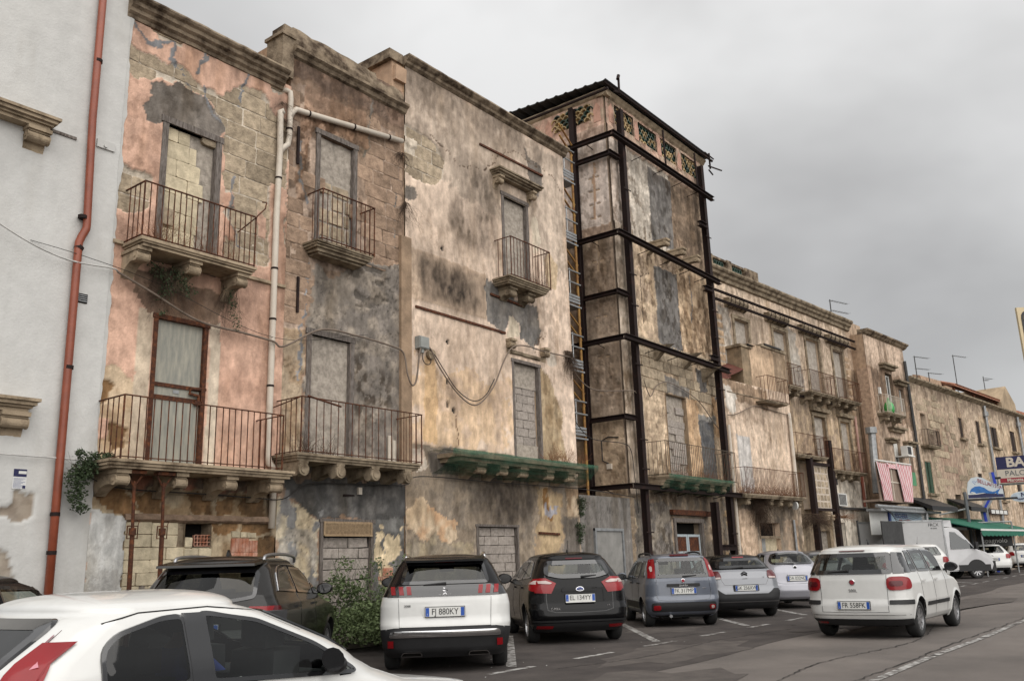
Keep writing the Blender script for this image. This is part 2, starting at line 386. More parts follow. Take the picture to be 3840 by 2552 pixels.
    def hole(self, s0, s1, z0, z1): self.holes.append((s0, s1, z0, z1))
    def build(self, parent, depth=5.0, reveal=0.34, name='wall', side_col=None, top=True, back=True, m=None):
        S, Z, T = self.S, self.Z, self.T; lum = self.C @ np.array((.25, .6, .15)); self.C = (lum[..., None] + (self.C - lum[..., None]) * .86) * 1.10
        nz, ns = S.shape; keep = np.ones((nz - 1, ns - 1), bool) & self.keep[:-1, :-1]
        cs = (S[:-1, :-1] + S[1:, 1:]) / 2; cz = (Z[:-1, :-1] + Z[1:, 1:]) / 2
        for a, b, c, d in self.holes:
            keep &= ~((cs > a) & (cs < b) & (cz > c) & (cz < d))
            i0 = np.argmin(abs(self.s - a)); i1 = np.argmin(abs(self.s - b))
        V = np.array([T(s, o, z) for s, o, z in zip(S.ravel(), self.H.ravel(), Z.ravel())])
        idx = np.arange(nz * ns).reshape(nz, ns)
        q = np.stack([idx[:-1, :-1], idx[:-1, 1:], idx[1:, 1:], idx[1:, :-1]], -1)[keep]
        V = V.tolist(); F = q.tolist(); Cc = self.C.reshape(-1, 3).tolist()
        def quad(pts, col):
            n = len(V); V.extend([T(*p) for p in pts]); Cc.extend([list(col)] * len(pts)); F.append(list(range(n, n + len(pts))))
        for a, b, c, d in self.holes:
            ci = self.C[np.argmin(abs(self.z - (c + d) / 2)), max(0, np.argmin(abs(self.s - a)) - 3)] * 0.9
            o1 = 0.035
            for p in (((a, o1, c), (a, o1, d), (a, -reveal, d), (a, -reveal, c)), ((b, o1, c), (b, -reveal, c), (b, -reveal, d), (b, o1, d)),
                      ((a, o1, d), (b, o1, d), (b, -reveal, d), (a, -reveal, d)), ((a, o1, c), (a, -reveal, c), (b, -reveal, c), (b, o1, c))):
                quad(p, ci)
        sc = side_col if side_col is not None else self.C.mean((0, 1)) * 0.85
        a, b, c, d = self.s[0], self.s[-1], self.z[0], self.z[-1]; e = -depth; o = -0.0
        quad(((a, o, c), (a, o, d), (a, e, d), (a, e, c)), sc); quad(((b, o, c), (b, e, c), (b, e, d), (b, o, d)), sc)
        if top: quad(((a, o, d), (b, o, d), (b, e, d), (a, e, d)), sc)
        if back: quad(((a, e, c), (a, e, d), (b, e, d), (b, e, c)), sc)
        me = new_mesh(name, V, F, m or M_WALL)
        at = me.color_attributes.new('paint', 'FLOAT_COLOR', 'POINT')
        cc = np.ones((len(V), 4), np.float32); cc[:, :3] = np.clip(np.array(Cc), 0.01, 0.9); at.data.foreach_set('color', cc.ravel())
        sm = np.zeros(len(F), bool); sm[:len(q)] = True; me.polygons.foreach_set('use_smooth', sm)
        o_ = bpy.data.objects.new(name, me); put(o_, parent); WM[o_.name] = Matrix.Identity(4)
        return o_
    def at(self, arr, s, z):
        return arr[np.argmin(abs(self.z - z)), np.argmin(abs(self.s - s))]

# irregular dressed stones: a few shared meshes, one object per stone
def _stone_mesh(name, m, r, seed, sub=2):
    rnd = random.Random(seed); bm = bmesh.new(); bmesh.ops.create_cube(bm, size=1.0)
    bmesh.ops.bevel(bm, geom=bm.edges[:], offset=r, segments=1, affect='EDGES')
    for v in bm.verts:
        v.co += Vector((rnd.uniform(-1, 1) * .03, rnd.uniform(-1, 1) * .03, rnd.uniform(-1, 1) * .035))
    bmesh.ops.delete(bm, geom=[f for f in bm.faces if f.normal.y > 0.7 and abs(f.calc_center_median().y) > .45 and f.calc_center_median().y > 0], context='FACES')
    me = bpy.data.meshes.new(name); bm.to_mesh(me); bm.free(); me.materials.append(m); return me
SM = {}
def stone_set(m, key, name='stone', r=0.045): SM[key] = [_stone_mesh(name, m, r, i + hash(key) % 7 * 0 + len(key) * 31) for i in range(7)]
stone_set(M_STONE, 'tufa'); stone_set(M_STONEP, 'pale'); stone_set(M_STONEB, 'brown'); stone_set(M_BLOCK, 'block', 'concrete_block', 0.025)
def place_stone(parent, T, key, s0, s1, z0, z1, out, name='stone', depth=0.12, rnd=random):
    me = rnd.choice(SM[key]); o = bpy.data.objects.new(name, me)
    p0 = Vector(T((s0 + s1) / 2, out - depth / 2, (z0 + z1) / 2)); px = Vector(T(1, 0, 0)) - Vector(T(0, 0, 0)); po = Vector(T(0, 1, 0)) - Vector(T(0, 0, 0))
    ang = math.atan2(px.y, px.x)
    put(o, parent)
    o.matrix_basis = Matrix.Translation(p0) @ Matrix.Rotation(ang + rnd.uniform(-.012, .012), 4, 'Z') @ Matrix.Rotation(rnd.uniform(-.012, .012), 4, 'Y') @ \
        Matrix.Diagonal((K * (s1 - s0), K * depth, K * (z1 - z0), 1))
    return o
def masonry(parent, T, key, s0, s1, z0, z1, ch, lens, out, test=None, name='stone', joint=0.025, cap=300, seed=3, proud=0.008):
    rnd = random.Random(seed); z = z0; n = 0; row = 0
    while z < z1 - 0.05:
        h = min(ch * rnd.uniform(.94, 1.06), z1 - z); s = s0 - rnd.uniform(0, lens[1]); row += 1
        while s < s1:
            l = rnd.uniform(*lens); a, b = max(s, s0), min(s + l, s1)
            if b - a > 0.08 and n < cap and (test is None or test((a + b) / 2, z + h / 2, a, b, z, z + h)):
                place_stone(parent, T, key, a + joint / 2, b - joint / 2, z + joint / 2, z + h - joint / 2, out + rnd.uniform(-proud, proud), name, rnd=rnd); n += 1
            s += l
        z += h
    return n
# ================================================================== builders for facade parts
_bar = MB(); _bar.tube([(0, 0, 0), (0, 0, 1)], 1.0, 6, raw=True)
def bar_mesh(m):
    if m.name not in BARS: BARS[m.name] = new_mesh('bar', _bar.v, _bar.f, m)
    return BARS[m.name]
BARS = {}
def bar(parent, T, s, o, z0, z1, r, m, lean=0.0, name='bar'):
    ob = bpy.data.objects.new(name, bar_mesh(m)); put(ob, parent)
    ob.matrix_basis = Matrix.Translation(Vector(T(s, o, z0))) @ Matrix.Rotation(lean, 4, 'Y') @ Matrix.Diagonal((r, r, K * (z1 - z0), 1))
    return ob
def corbel_profile(d, h, style='scroll'):
    if style == 'scroll':
        p = [(0, 0), (d, 0), (d, -.06), (d - .03, -.075), (d - .03, -.1)]
        c, r = d - .10, .085
        for a in range(60, -131, -24): p.append((c + r * cos(radians(a)), -.17 + r * sin(radians(a))))
        n = 6
        for k in range(1, n + 1):
            t = k / n; p.append((c - .05 + (0.04 - c + .05) * t, -.25 - (h - .25) * (t ** 1.6) + .05 * sin(pi * t)))
        p.append((0, -h)); return p
    if style == 'round':
        p = [(0, 0), (d, 0), (d, -.05)]; c, r = d - .13, .13
        for a in range(40, -181, -22): p.append((c + r * cos(radians(a)), -.17 + r * sin(radians(a))))
        p += [(0.0, -h)]; return p
    return [(0, 0), (d, 0), (d, -.1), (d * .75, -.16), (d * .55, -h * .7), (d * .2, -h), (0, -h)]
def corbel(parent, T, s0, s1, ztop, d, h, m=None, style='scroll'):
    b = MB(T); b.prism([(o, ztop + z) for o, z in corbel_profile(d, h, style)], s0, s1)
    if style == 'scroll':
        b.box(s0 - .025, s1 + .025, 0, d + .012, ztop - .07, ztop - .004)
        b.prism([(d - .10 + .095 * cos(a * pi / 5), ztop - .17 + .095 * sin(a * pi / 5)) for a in range(10)], s0 - .018, s0 - .001)
        b.prism([(d - .10 + .04 * cos(a * pi / 4), ztop - .17 + .04 * sin(a * pi / 4)) for a in range(8)], s0 - .034, s0 - .018)
        b.prism([(d - .10 + .095 * cos(a * pi / 5), ztop - .17 + .095 * sin(a * pi / 5)) for a in range(10)], s1 + .001, s1 + .018)
    if style == 'round':
        ctr = (s0 + s1) / 2
        for rr, oo in ((.135, .012), (.09, .03), (.055, .012)):
            b.add([(ctr + rr * cos(k * pi / 8), d - .02, ztop - .17 + rr * sin(k * pi / 8)) for k in range(16)] +
                  [(ctr + rr * .93 * cos(k * pi / 8), d + oo, ztop - .17 + rr * .93 * sin(k * pi / 8)) for k in range(16)],
                  [(k, (k + 1) % 16, 16 + (k + 1) % 16, 16 + k) for k in range(16)] + [tuple(range(16, 32))])
    return b.build('corbel', m or M_MOULD, parent)
def balcony(parent, T, s0, s1, ztop, depth, corbels=(), rail_z=None, rails=None, nb=20, m=None, railm=None, ch=.42, cstyle='scroll',
            cd=None, bar_r=.0095, steps=((0, .05), (.03, .045), (.065, .05)), sides=(True, True), chipped=0.0, lower_rail=True, rail_o=None, skip=()):
    railm = railm or M_RUST; m = m or M_MOULD
    b = MB(T); z = ztop
    for e, t in steps:
        b.box(s0 + e, s1 - e, -.05, depth - e, z - t, z - .0005, j=chipped); z -= t
    slab = b.build('balcony', m, parent)
    for c0, c1 in corbels: corbel(slab, T, c0, c1, z, (cd or depth - .12), ch, m, cstyle)
    if rail_z:
        r0, r1 = rails if rails else (s0 + .04, s1 - .04); ro = rail_o if rail_o else depth - .06
        rb = MB(T); pts = []
        zb = ztop + .05
        for zz, t in ((rail_z, .018), (zb, .014)) if lower_rail else ((rail_z, .018),):
            rb.box(r0 - .012, r1 + .012, ro - .018, ro + .018, zz - t, zz)
            if sides[0]: rb.box(r0 - .016, r0 + .016, 0, ro - .0185, zz - t, zz - .001)
            if sides[1]: rb.box(r1 - .016, r1 + .016, 0, ro - .0185, zz - t, zz - .001)
        rb.build('railing', railm, slab)
        for k in range(nb + 1):
            if k in skip: continue
            s = r0 + (r1 - r0) * k / nb; end = k in (0, nb)
            bar(slab, T, s, ro, ztop - .01, rail_z - .017, bar_r * (1.6 if end else 1), railm, random.uniform(-.006, .006))
        ns = max(2, int(ro / .15))
        for k in range(1, ns):
            for use, ss in zip(sides, (r0, r1)):
                if use: bar(slab, T, ss, ro * k / ns, ztop - .01, rail_z - .017, bar_r, railm)
    return slab
def frame(parent, T, s0, s1, z0, z1, o, w=.12, d=.1, m=None, bottom=False, name='window_frame', top=True):
    b = MB(T)
    b.box(s0, s0 + w, o - d, o, z0, z1); b.box(s1 - w, s1, o - d, o, z0, z1)
    if top: b.box(s0 - .03, s1 + .03, o - d - .01, o + .012, z1, z1 + w)
    if bottom: b.box(s0 + w, s1 - w, o - d, o, z0, z0 + w)
    return b.build(name, m or M_WOOD, parent)
def relief(parent, T, s0, s1, z0, z1, o, m, name, amp=.012, step=.05, seed=0, thick=.2):
    """a trowelled infill with an uneven face"""
    ns = max(3, int((s1 - s0) / step)); nz = max(3, int((z1 - z0) / step))
    S, Z = np.meshgrid(np.linspace(s0, s1, ns), np.linspace(z0, z1, nz))
    H = o + amp * (fbm(S * 7, Z * 7, seed, 4) - .5) * 2
    V = [T(a, b, c) for a, b, c in zip(S.ravel(), H.ravel(), Z.ravel())]; I = np.arange(ns * nz).reshape(nz, ns)
    F = np.stack([I[:-1, :-1], I[:-1, 1:], I[1:, 1:], I[1:, :-1]], -1).reshape(-1, 4).tolist()
    n = len(V); V += [T(*p) for p in ((s0, o - thick, z0), (s1, o - thick, z0), (s1, o - thick, z1), (s0, o - thick, z1))]
    c = [I[0, 0], I[0, -1], I[-1, -1], I[-1, 0]]
    for k in range(4): F.append([int(c[k]), int(c[(k + 1) % 4]), n + (k + 1) % 4, n + k])
    me = new_mesh(name, V, F, m, smooth=True); ob = bpy.data.objects.new(name, me); put(ob, parent); WM[ob.name] = Matrix.Identity(4); return ob
def cornice(parent, T, s0, s1, ztop, prof, m=None, name='cornice', j=.006, seg=24):
    b = MB(T); b.prism([(o, ztop + z) for o, z in prof], s0, s1, j=j, seg=seg)
    return b.build(name, m or M_CORN, parent)
def twigs(name, T, spots, n, length, m, up=1.0, spread=.6, r=.004, seed=0, droop=0.0, parent=None, seg=3, fork=True):
    rnd = random.Random(seed); b = MB()
    for i in range(n):
        s, o, z = rnd.choice(spots); p = Vector(T(s + rnd.uniform(-.08, .08), o + rnd.uniform(-.05, .05), z))
        d = Vector((rnd.uniform(-1, 1) * spread, rnd.uniform(-1, 1) * spread, up * rnd.uniform(.5, 1))).normalized(); L = length * rnd.uniform(.4, 1.1)
        pts = [p]
        for k in range(seg):
            d = (d + Vector((rnd.uniform(-1, 1), rnd.uniform(-1, 1), rnd.uniform(-1, 1))) * .35 + Vector((0, 0, -droop))).normalized()
            pts.append(pts[-1] + d * L / seg)
        b.tube(pts, [r * (1 - .75 * k / seg) for k in range(seg + 1)], 3, raw=True)
        if fork:
            for k in range(1, seg):
                q = pts[k] + (pts[k + 1] - pts[k]) * rnd.random()
                e = q + (d + Vector((rnd.uniform(-1, 1), rnd.uniform(-1, 1), rnd.uniform(-1, 1))) * .9).normalized() * L * .35
                b.tube([q, e], [r * .6, r * .25], 3, raw=True)
    return b.build(name, m, parent)
def leaves(name, centers, n, size, m, seed=0, parent=None, squash=.8, hang=0.0, local=False):
    """many small folded leaf faces spread through lumps: centers = [(x, y, z, radius)] in world metres"""
    rnd = random.Random(seed); V = []; F = []; wts = [c[3] ** 2 for c in centers]
    for i in range(n):
        x, y, z, R = rnd.choices(centers, wts)[0]
        d = Vector((rnd.gauss(0, 1), rnd.gauss(0, 1), rnd.gauss(0, 1))).normalized() * R * rnd.random() ** .45
        p = Vector((x + d.x, y + d.y, max(.02, z + d.z * squash)))
        a = Vector((rnd.uniform(-1, 1), rnd.uniform(-1, 1), rnd.uniform(-.4, .8) - hang)).normalized()
        t = a.cross(Vector((rnd.uniform(-1, 1), rnd.uniform(-1, 1), rnd.uniform(-1, 1)))).normalized(); nn = a.cross(t)
        L = size * rnd.uniform(.6, 1.4); w = L * .32; k = len(V)
        V += [p, p + a * L * .5 + t * w + nn * L * .06, p + a * L, p + a * L * .5 - t * w + nn * L * .06]; F += [(k, k + 1, k + 2), (k, k + 2, k + 3)]
    me = new_mesh(name, V, F, m); o = bpy.data.objects.new(name, me); put(o, parent, local); WM[o.name] = Matrix.Identity(4); return o
def cable(name, pts, r, m, label, T=T0, n=8, group=None):
    b = MB(T); b.tube(curve_pts(pts, n), r, 6); o = b.build(name, m, None, smooth=True); return tag(o, label, 'cable', group)
def plant(name, label, cat, loc, group=None): return thing(name, label, cat, loc, 0, group)

# ------------------------------------------------------------------ colours of the plaster coats
WHITE = L8(206, 205, 201, .76); PINK = L8(218, 174, 148); PINK2 = L8(208, 162, 136); CREAM = L8(230, 204, 180); CREAM2 = L8(220, 190, 162)
OCHRE = L8(230, 196, 158); GREY = L8(128, 119, 110); GREYD = L8(98, 94, 90); GREYB = L8(132, 132, 134); TAN = L8(170, 148, 120); BROWN = L8(146, 110, 70)
MORTAR = L8(206, 192, 172); SOOT_SHADE = L8(58, 50, 44); PALE = L8(214, 200, 178); BRNW = L8(164, 136, 112); STONE = L8(168, 146, 118)  # the darkest tone serves soot and shade painted under balconies and cornices

# ================================================================== white building, left edge
b0 = thing('white_building', 'white rendered building with a red-brown downpipe at the left edge', 'building', base(T0, 7.0))
W = Wall(T0, 3.0, 7.5, -.3, 15.0, .045, WHITE, h=.05, seed=3)
for poly in ([(6.38, 2.9), (6.5, 2.86), (6.63, 2.68), (6.53, 2.45), (6.18, 2.44), (6.05, 2.5), (5.9, 2.6), (6.11, 2.62), (6.3, 2.68)],
             [(6.05, 2.0), (6.17, 2.03), (6.28, 2.04), (6.37, 1.83), (6.34, 1.6), (6.4, 1.3), (6.3, 1.0), (6.0, 1.1)]):
    W.coat(poly, L8(168, 154, 136), .012, rough=.12, color2=L8(140, 124, 106)); 
W.noise(.05, relief=.003, streak=.03)
W.stain([(5, 9.2), (6.3, 9.1), (6.2, 8.0), (5, 8.0)], L8(150, 148, 146), .22, .3)
W.stain([(3, 2.6), (7.5, 2.6), (7.5, -.2), (3, -.2)], L8(170, 166, 160), .35, .4)
W.stain([(6.3, 14.9), (7.4, 14.9), (7.45, 9), (7.2, 6)], L8(188, 186, 184), .3, .5)
W.build(b0, m=M_WALLS)
# ragged rendered edge where the white coat ends over the neighbour
eb = MB(T0)
ez = np.linspace(2.6, 15.0, 700); ew = .01 + .14 * np.clip(fbm(ez * 1.7, ez * 0 + 3.3, 5, 5) - .3, 0, 1) + .02 * vnoise(ez * 9, ez * 0, 6)
eb.add([(7.5 + q * w_, o_, z) for z, w_ in zip(ez, ew) for q, o_ in ((-.2, .055), (1, .048), (1.1, -.03))], [(i * 3 + j, i * 3 + j + 1, i * 3 + j + 4, i * 3 + j + 3) for i in range(699) for j in range(2)])
eb.build('render_edge', mat('white_render_edge', WHITE, rough=.9, var=.08), b0)
for z0, sl, sc, nm in ((9.15, 3.6, (5.82, 6.16), 0), (4.32, 3.6, (5.9, 6.28), 1)):
    h = MB(T0)
    for k, (o, t) in enumerate(((.40, .05), (.36, .06), (.30, .05), (.25, .06))):
        h.box(sl, 6.27 + (.12 if nm else 0) - k * .04, .0, o, z0 - .05 * k - t, z0 - .05 * k - (.001 if k else 0))
    hp = h.build('window_hood', M_MOULD, b0)
    corbel(hp, T0, sc[0], sc[1], z0 - .21, .27, .42)
MB(T0).box(6.26, 6.69, .03, .075, 9.03, 9.08).build('string_course', M_WOOD, b0)
p = MB(T0)
p.tube([(6.87, .14, 15.0), (6.9, .14, 9.5), (6.97, .14, 7.5), (6.965, .14, 7.42), (6.9, .14, 7.27), (6.86, .14, 7.14), (6.87, .14, 5.7), (6.885, .14, 3.3), (6.9, .14, .1)], .062, 12)
pipe = p.build('downpipe', M_COPPER, b0, smooth=True)
for z in (13.6, 10.66, 7.05, 4.95, 2.55, 1.95, 7.62):
    q = MB(T0); q.tube([(6.885 + (.02 if z > 9 else 0) - (.03 if z < 7.1 and z > 7 else 0), .14, z - .03), (6.885 + (.02 if z > 9 else 0), .14, z + .03)], .07, 12)
    q.box(6.86, 6.91, .0, .1, z - .012, z + .012); q.build('pipe_clamp', M_RUSTD, pipe)
v = MB(T0); v.box(6.94, 7.13, .05, .07, 6.12, 6.28); v.build('vent_hole', M_DARK, b0)
for k in range(4): MB(T0).box(6.95, 7.12, .07, .085, 6.14 + .034 * k, 6.152 + .034 * k).build('slat', M_GALV, b0)
a = MB(T0); a.box(7.05, 7.38, .05, .085, 9.05, 9.2); a.tube([(7.2, .06, 9.1), (7.2, .11, 9.1)], .03, 8)
a.build('anchor_plate', mat('painted_anchor', WHITE, var=.05), b0)
n_ = MB(T0); n_.box(6.22, 6.43, .052, .058, 2.93, 3.245)
notice = n_.build('notice', mat('paper', L8(228, 228, 226, .75), rough=.8, var=.03)); tag(notice, 'white paper notice with a dark blue heading pasted on the white wall', 'notice')
MB(T0).box(6.225, 6.425, .058, .060, 3.12, 3.24).build('heading', M_NAVY, notice)
MB(T0).box(6.30, 6.42, .0605, .062, 3.165, 3.21).build('emblem', M_WHITEP, notice)
MB(T0).box(6.375, 6.42, .0605, .062, 2.94, 2.985).build('stamp', M_NAVY, notice)
for k in range(9): MB(T0).box(6.235, 6.41 - .03 * (k % 3), .058, .0595, 3.09 - .018 * k, 3.095 - .018 * k).build('text_line', M_BLUESIGN, notice)

# ================================================================== pink house
b1 = thing('pink_house', 'narrow house of peeling pink plaster over tufa blocks beside the white building', 'building', base(T0, 9.3))
W = Wall(T0, 7.5, 11.3, -.3, 12.1, .032, PINK, h=.032, seed=11)
# large bare band of tufa blocks under the cornice and down the right
band = [(7.5, 11.38), (7.88, 11.41), (8.35, 11.3), (8.65, 11.37), (9.15, 11.15), (9.79, 11.3), (10.11, 11.59), (10.63, 11.68), (10.85, 11.3), (11.2, 11.2), (11.3, 8.3),
        (10.9, 7.75), (10.3, 7.6), (9.75, 7.7), (9.72, 10.4), (9.4, 10.85), (8.6, 10.98), (8.2, 10.9), (8.05, 10.8), (7.5, 10.8)]
W.coat(band, MORTAR, -.006, bare=True, rough=.09)
W.coat([(8.0, 12.0), (8.54, 12.03), (8.6, 11.79), (8.45, 11.74), (8.1, 11.73), (7.95, 11.85)], MORTAR, -.012, bare=True)
W.coat([(10.65, 12.1), (11.1, 12.1), (11.1, 11.8), (10.8, 11.75)], MORTAR, -.012, bare=True)
W.coat([(7.5, 8.95), (7.75, 8.85), (8.12, 8.86), (8.13, 8.25), (7.9, 8.0), (7.5, 7.95)], MORTAR, -.012, bare=True)
W.coat([(9.72, 9.0), (9.98, 9.05), (9.99, 8.75), (9.75, 8.7)], PINK2, .034); W.coat([(9.74, 8.6), (9.98, 8.4), (9.96, 8.1), (9.74, 8.1)], PINK2, .034)
W.coat([(10.55, 8.95), (10.75, 8.75), (10.8, 8.3), (10.6, 8.3), (10.45, 8.7)], PINK, .034); W.coat([(10.85, 9.6), (11.25, 9.6), (11.25, 5), (10.95, 5)], PINK, .034)
W.coat([(8.05, 10.73), (8.58, 10.97), (9.0, 10.9), (9.49, 10.79), (9.68, 10.43), (9.56, 10.12), (8.3, 10.04), (7.98, 9.86), (7.88, 10.27)], GREY, .02, color2=L8(104, 95, 86), rough=.1)
for pts in ([(7.55, 11.9), (7.9, 11.55), (8.38, 11.74), (8.36, 11.4), (8.7, 11.25), (8.8, 10.95)], [(9.12, 12.0), (9.05, 11.7), (9.04, 11.45)], [(10.22, 12.0), (10.15, 11.6), (10.05, 11.1)], [(9.15, 11.2), (9.2, 10.8), (9.5, 10.6)]):
    W.crack(pts, .035, GREYB, -.012, jag=.12)
W.crack([(9.9, 9.4), (9.92, 8.9), (10.0, 8.3), (10.15, 7.6)], .03, GREYB, -.01, jag=.12); 
# lower part
W.coat([(7.5, 5.05), (7.72, 5.1), (8.02, 4.95), (8.2, 4.7), (8.22, 3.4), (7.5, 3.4)], L8(212, 186, 152), .016, color2=L8(190, 160, 124))
W.coat([(7.5, 4.9), (7.75, 4.75), (7.72, 4.5), (7.5, 4.35)], BROWN, -.02, bare=False, color2=L8(124, 92, 56)); W.coat([(7.75, 4.15), (8.05, 4.1), (8.05, 3.7), (7.8, 3.6)], BROWN, -.02, color2=L8(126, 96, 62))
W.coat([(7.5, 4.25), (7.75, 4.2), (7.72, 3.85), (7.5, 3.8)], PINK, .03)
W.coat([(8.08, 6.25), (8.36, 6.28), (8.4, 3.4), (8.1, 3.4)], L8(206, 186, 160), .045, rough=.02); W.coat([(9.58, 6.3), (9.8, 6.3), (9.82, 3.4), (9.58, 3.4)], L8(214, 196, 172), .045, rough=.02)
W.coat([(8.0, 6.95), (8.6, 7.05), (9.4, 6.9), (9.85, 6.7), (9.8, 6.2), (8.2, 6.2), (7.95, 6.5)], L8(142, 118, 98), .02, color2=L8(112, 94, 80), rough=.12)
W.coat([(7.5, 3.2), (11.3, 3.2), (11.3, -.3), (7.5, -.3)], L8(186, 166, 134), .0, color2=L8(156, 130, 96), rough=.05)
W.coat([(7.5, 3.3), (11.3, 3.3), (11.3, 3.0), (7.5, 3.02)], L8(120, 104, 88), .02, color2=L8(182, 122, 94))
for poly in ([(7.6, 3.0), (8.1, 3.0), (8.3, 2.6), (8.0, 2.55), (7.6, 2.7)], [(8.2, 3.0), (8.75, 2.9), (8.7, 2.6), (8.3, 2.58)], [(9.3, 2.95), (9.75, 2.9), (9.8, 2.6), (9.35, 2.6)], [(9.9, 2.98), (10.3, 2.95), (10.3, 2.62), (9.95, 2.62)],
             [(10.45, 2.9), (10.95, 2.95), (11.0, 2.6), (10.5, 2.6)], [(9.85, 2.5), (10.4, 2.5), (10.35, 2.25), (9.9, 2.2)], [(10.45, 2.55), (11.1, 2.55), (11.1, 2.3), (10.5, 2.28)], [(10.9, 2.25), (11.25, 2.2), (11.25, 1.5), (10.9, 1.5)]):
    W.coat(poly, BROWN, -.03, color2=L8(118, 90, 58), rough=.12)
W.coat([(7.5, 2.64), (7.62, 2.62), (7.8, 2.58), (8.0, 2.56), (8.12, 2.5), (8.15, 1.0), (8.15, -.3), (7.5, -.3)], WHITE, .055, rough=.05)
W.coat([(8.15, 2.46), (9.85, 2.46), (9.85, -.3), (8.15, -.3)], L8(150, 132, 108), -.03, bare=True, rough=.02)
W.coat([(8.45, 1.45), (9.3, 1.5), (9.4, 1.2), (9.3, -.3), (8.3, -.3)], GREY, .004, rough=.1)
W.noise(.16, pits=.045, relief=.004, crust=.35)
W.stain([(7.5, 7.0), (9.9, 7.2), (11.3, 7.2), (11.3, 6.6), (9.6, 5.9), (8.0, 6.0)], L8(112, 84, 66), .55, .25)
W.stain([(9.8, 5.6), (11.2, 5.4), (11.2, 4.9), (9.8, 5.2)], L8(150, 104, 80), .45, .2); W.stain([(9.9, 9.8), (11.3, 9.6), (11.3, 7.6), (9.9, 7.7)], L8(110, 92, 76), .35, .3)
W.stain([(7.5, 12.1), (11.3, 12.1), (11.3, 11.85), (7.5, 11.85)], SOOT_SHADE, .5, .08); W.stain([(10.7, 11.8), (11.3, 11.8), (11.3, 10.6), (10.75, 10.9)], SOOT_SHADE, .6, .15)  # wall band below the cornice: shade painted in with soot
W.stain([(7.5, 3.35), (11.3, 3.35), (11.3, 2.75), (7.5, 2.8)], SOOT_SHADE, .45, .12); W.stain([(10.9, 3.2), (11.3, 3.2), (11.3, 1.0), (10.95, 1.0)], SOOT_SHADE, .4, .1)  # darkening beneath the lower balcony includes painted shade
W.stain([(7.5, 7.9), (8.2, 7.6), (8.2, 7.2), (7.5, 7.2)], SOOT_SHADE, .45, .12); W.stain([(9.7, 7.8), (11.2, 7.7), (11.2, 7.3), (9.7, 7.3)], SOOT_SHADE, .35, .12)
W.hole(8.4, 9.53, 7.2, 10.06); W.hole(8.42, 9.5, 3.35, 6.16); W.hole(9.28, 9.82, 2.04, 2.45)
W.stain([(7.5, 1.2), (11.3, 1.2), (11.3, -.3), (7.5, -.3)], L8(96, 84, 72), .6, .4)
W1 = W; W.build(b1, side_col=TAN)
bare1 = lambda s, z, *a: bool(W1.at(W1.bare, s, z)) or any(bool(W1.at(W1.bare, q, z)) for q in a[:2])
masonry(b1, T0, 'tufa', 7.5, 11.28, 7.2, 12.08, .385, (.42, .78), .006, lambda s, z, a, b, c, d: z > 7.3 and bare1(s, z, a + .05, b - .05) and not (8.3 < s < 9.65 and z < 10.1), seed=5)
# squared tufa blocks walling up the old shop
for r, z in enumerate((2.245, 2.03, 1.815, 1.60, 1.385, 1.17, .955)):
    s = 8.16; off = (.5, .5, .49, .5, .25, .5, .25)[r]; k = 0
    while s < 9.8:
        l = off if k == 0 else random.choice((.5, .5, .42, .3)); e = min(s + l, 9.83); k += 1
        if not (z > 2.0 and e > 9.3): place_stone(b1, T0, 'pale', s + .006, e - .006, z + .004, z + .211, random.uniform(-.008, .008), 'tufa_block')
        s = e
for a, c, z0, z1 in ((9.3, 9.45, 2.02, 2.2), (9.3, 9.58, 1.84, 2.0), (9.6, 9.86, 1.82, 2.0)): place_stone(b1, T0, 'pale', a, c, z0, z1, .02, 'stone')
for a, c in ((10.28, 10.45), (10.47, 10.6), (10.62, 10.82)): place_stone(b1, T0, 'pale', a, c, 2.2, 2.2 + random.uniform(.08, .13), .03, 'stone')
MB(T0).box(9.26, 9.84, -.36, -.3, 2.0, 2.5).build('dark_opening', M_DARK, b1)
hb = MB(T0)      # hollow clay brick seen end-on
for k in range(6): hb.box(9.49 + .067 * k, 9.5 + .067 * k, -.05, .01, 2.045, 2.25)
for k in range(4): hb.box(9.49, 9.837, -.05, .0102, 2.045 + .065 * k, 2.055 + .065 * k)
hb.build('hollow_brick', M_TERRA, b1)
for a, c, z0, z1 in ((10.27, 10.655, 1.93, 2.19), (10.66, 10.855, 1.93, 2.15), (10.26, 10.66, 1.76, 1.925), (10.665, 10.86, 1.76, 1.925)):
    t = MB(T0); n = int((c - a) / .065)
    t.box(a, c, -.06, .03, z0, z1, j=.003)
    for k in range(n): t.box(a + .008 + (c - a) * k / n, a - .008 + (c - a) * (k + 1) / n, .028, .038, z0 + .004, z1 - .004)
    t.build('clay_tile', M_TERRA, b1)
MB(T0).prism([(0, 2.46), (.07, 2.5), (.08, 2.55), (.04, 2.6), (0, 2.6)], 8.12, 11.1, j=.008, seg=20).build('stone_ledge', M_STONEB, b1)
cornice(b1, T0, 7.42, 11.05, 12.30, [(-.3, 0), (.33, 0), (.35, -.05), (.32, -.09), (.26, -.12), (.24, -.19), (.17, -.23), (.15, -.29), (.08, -.33), (.06, -.39), (0, -.41), (-.3, -.41)])
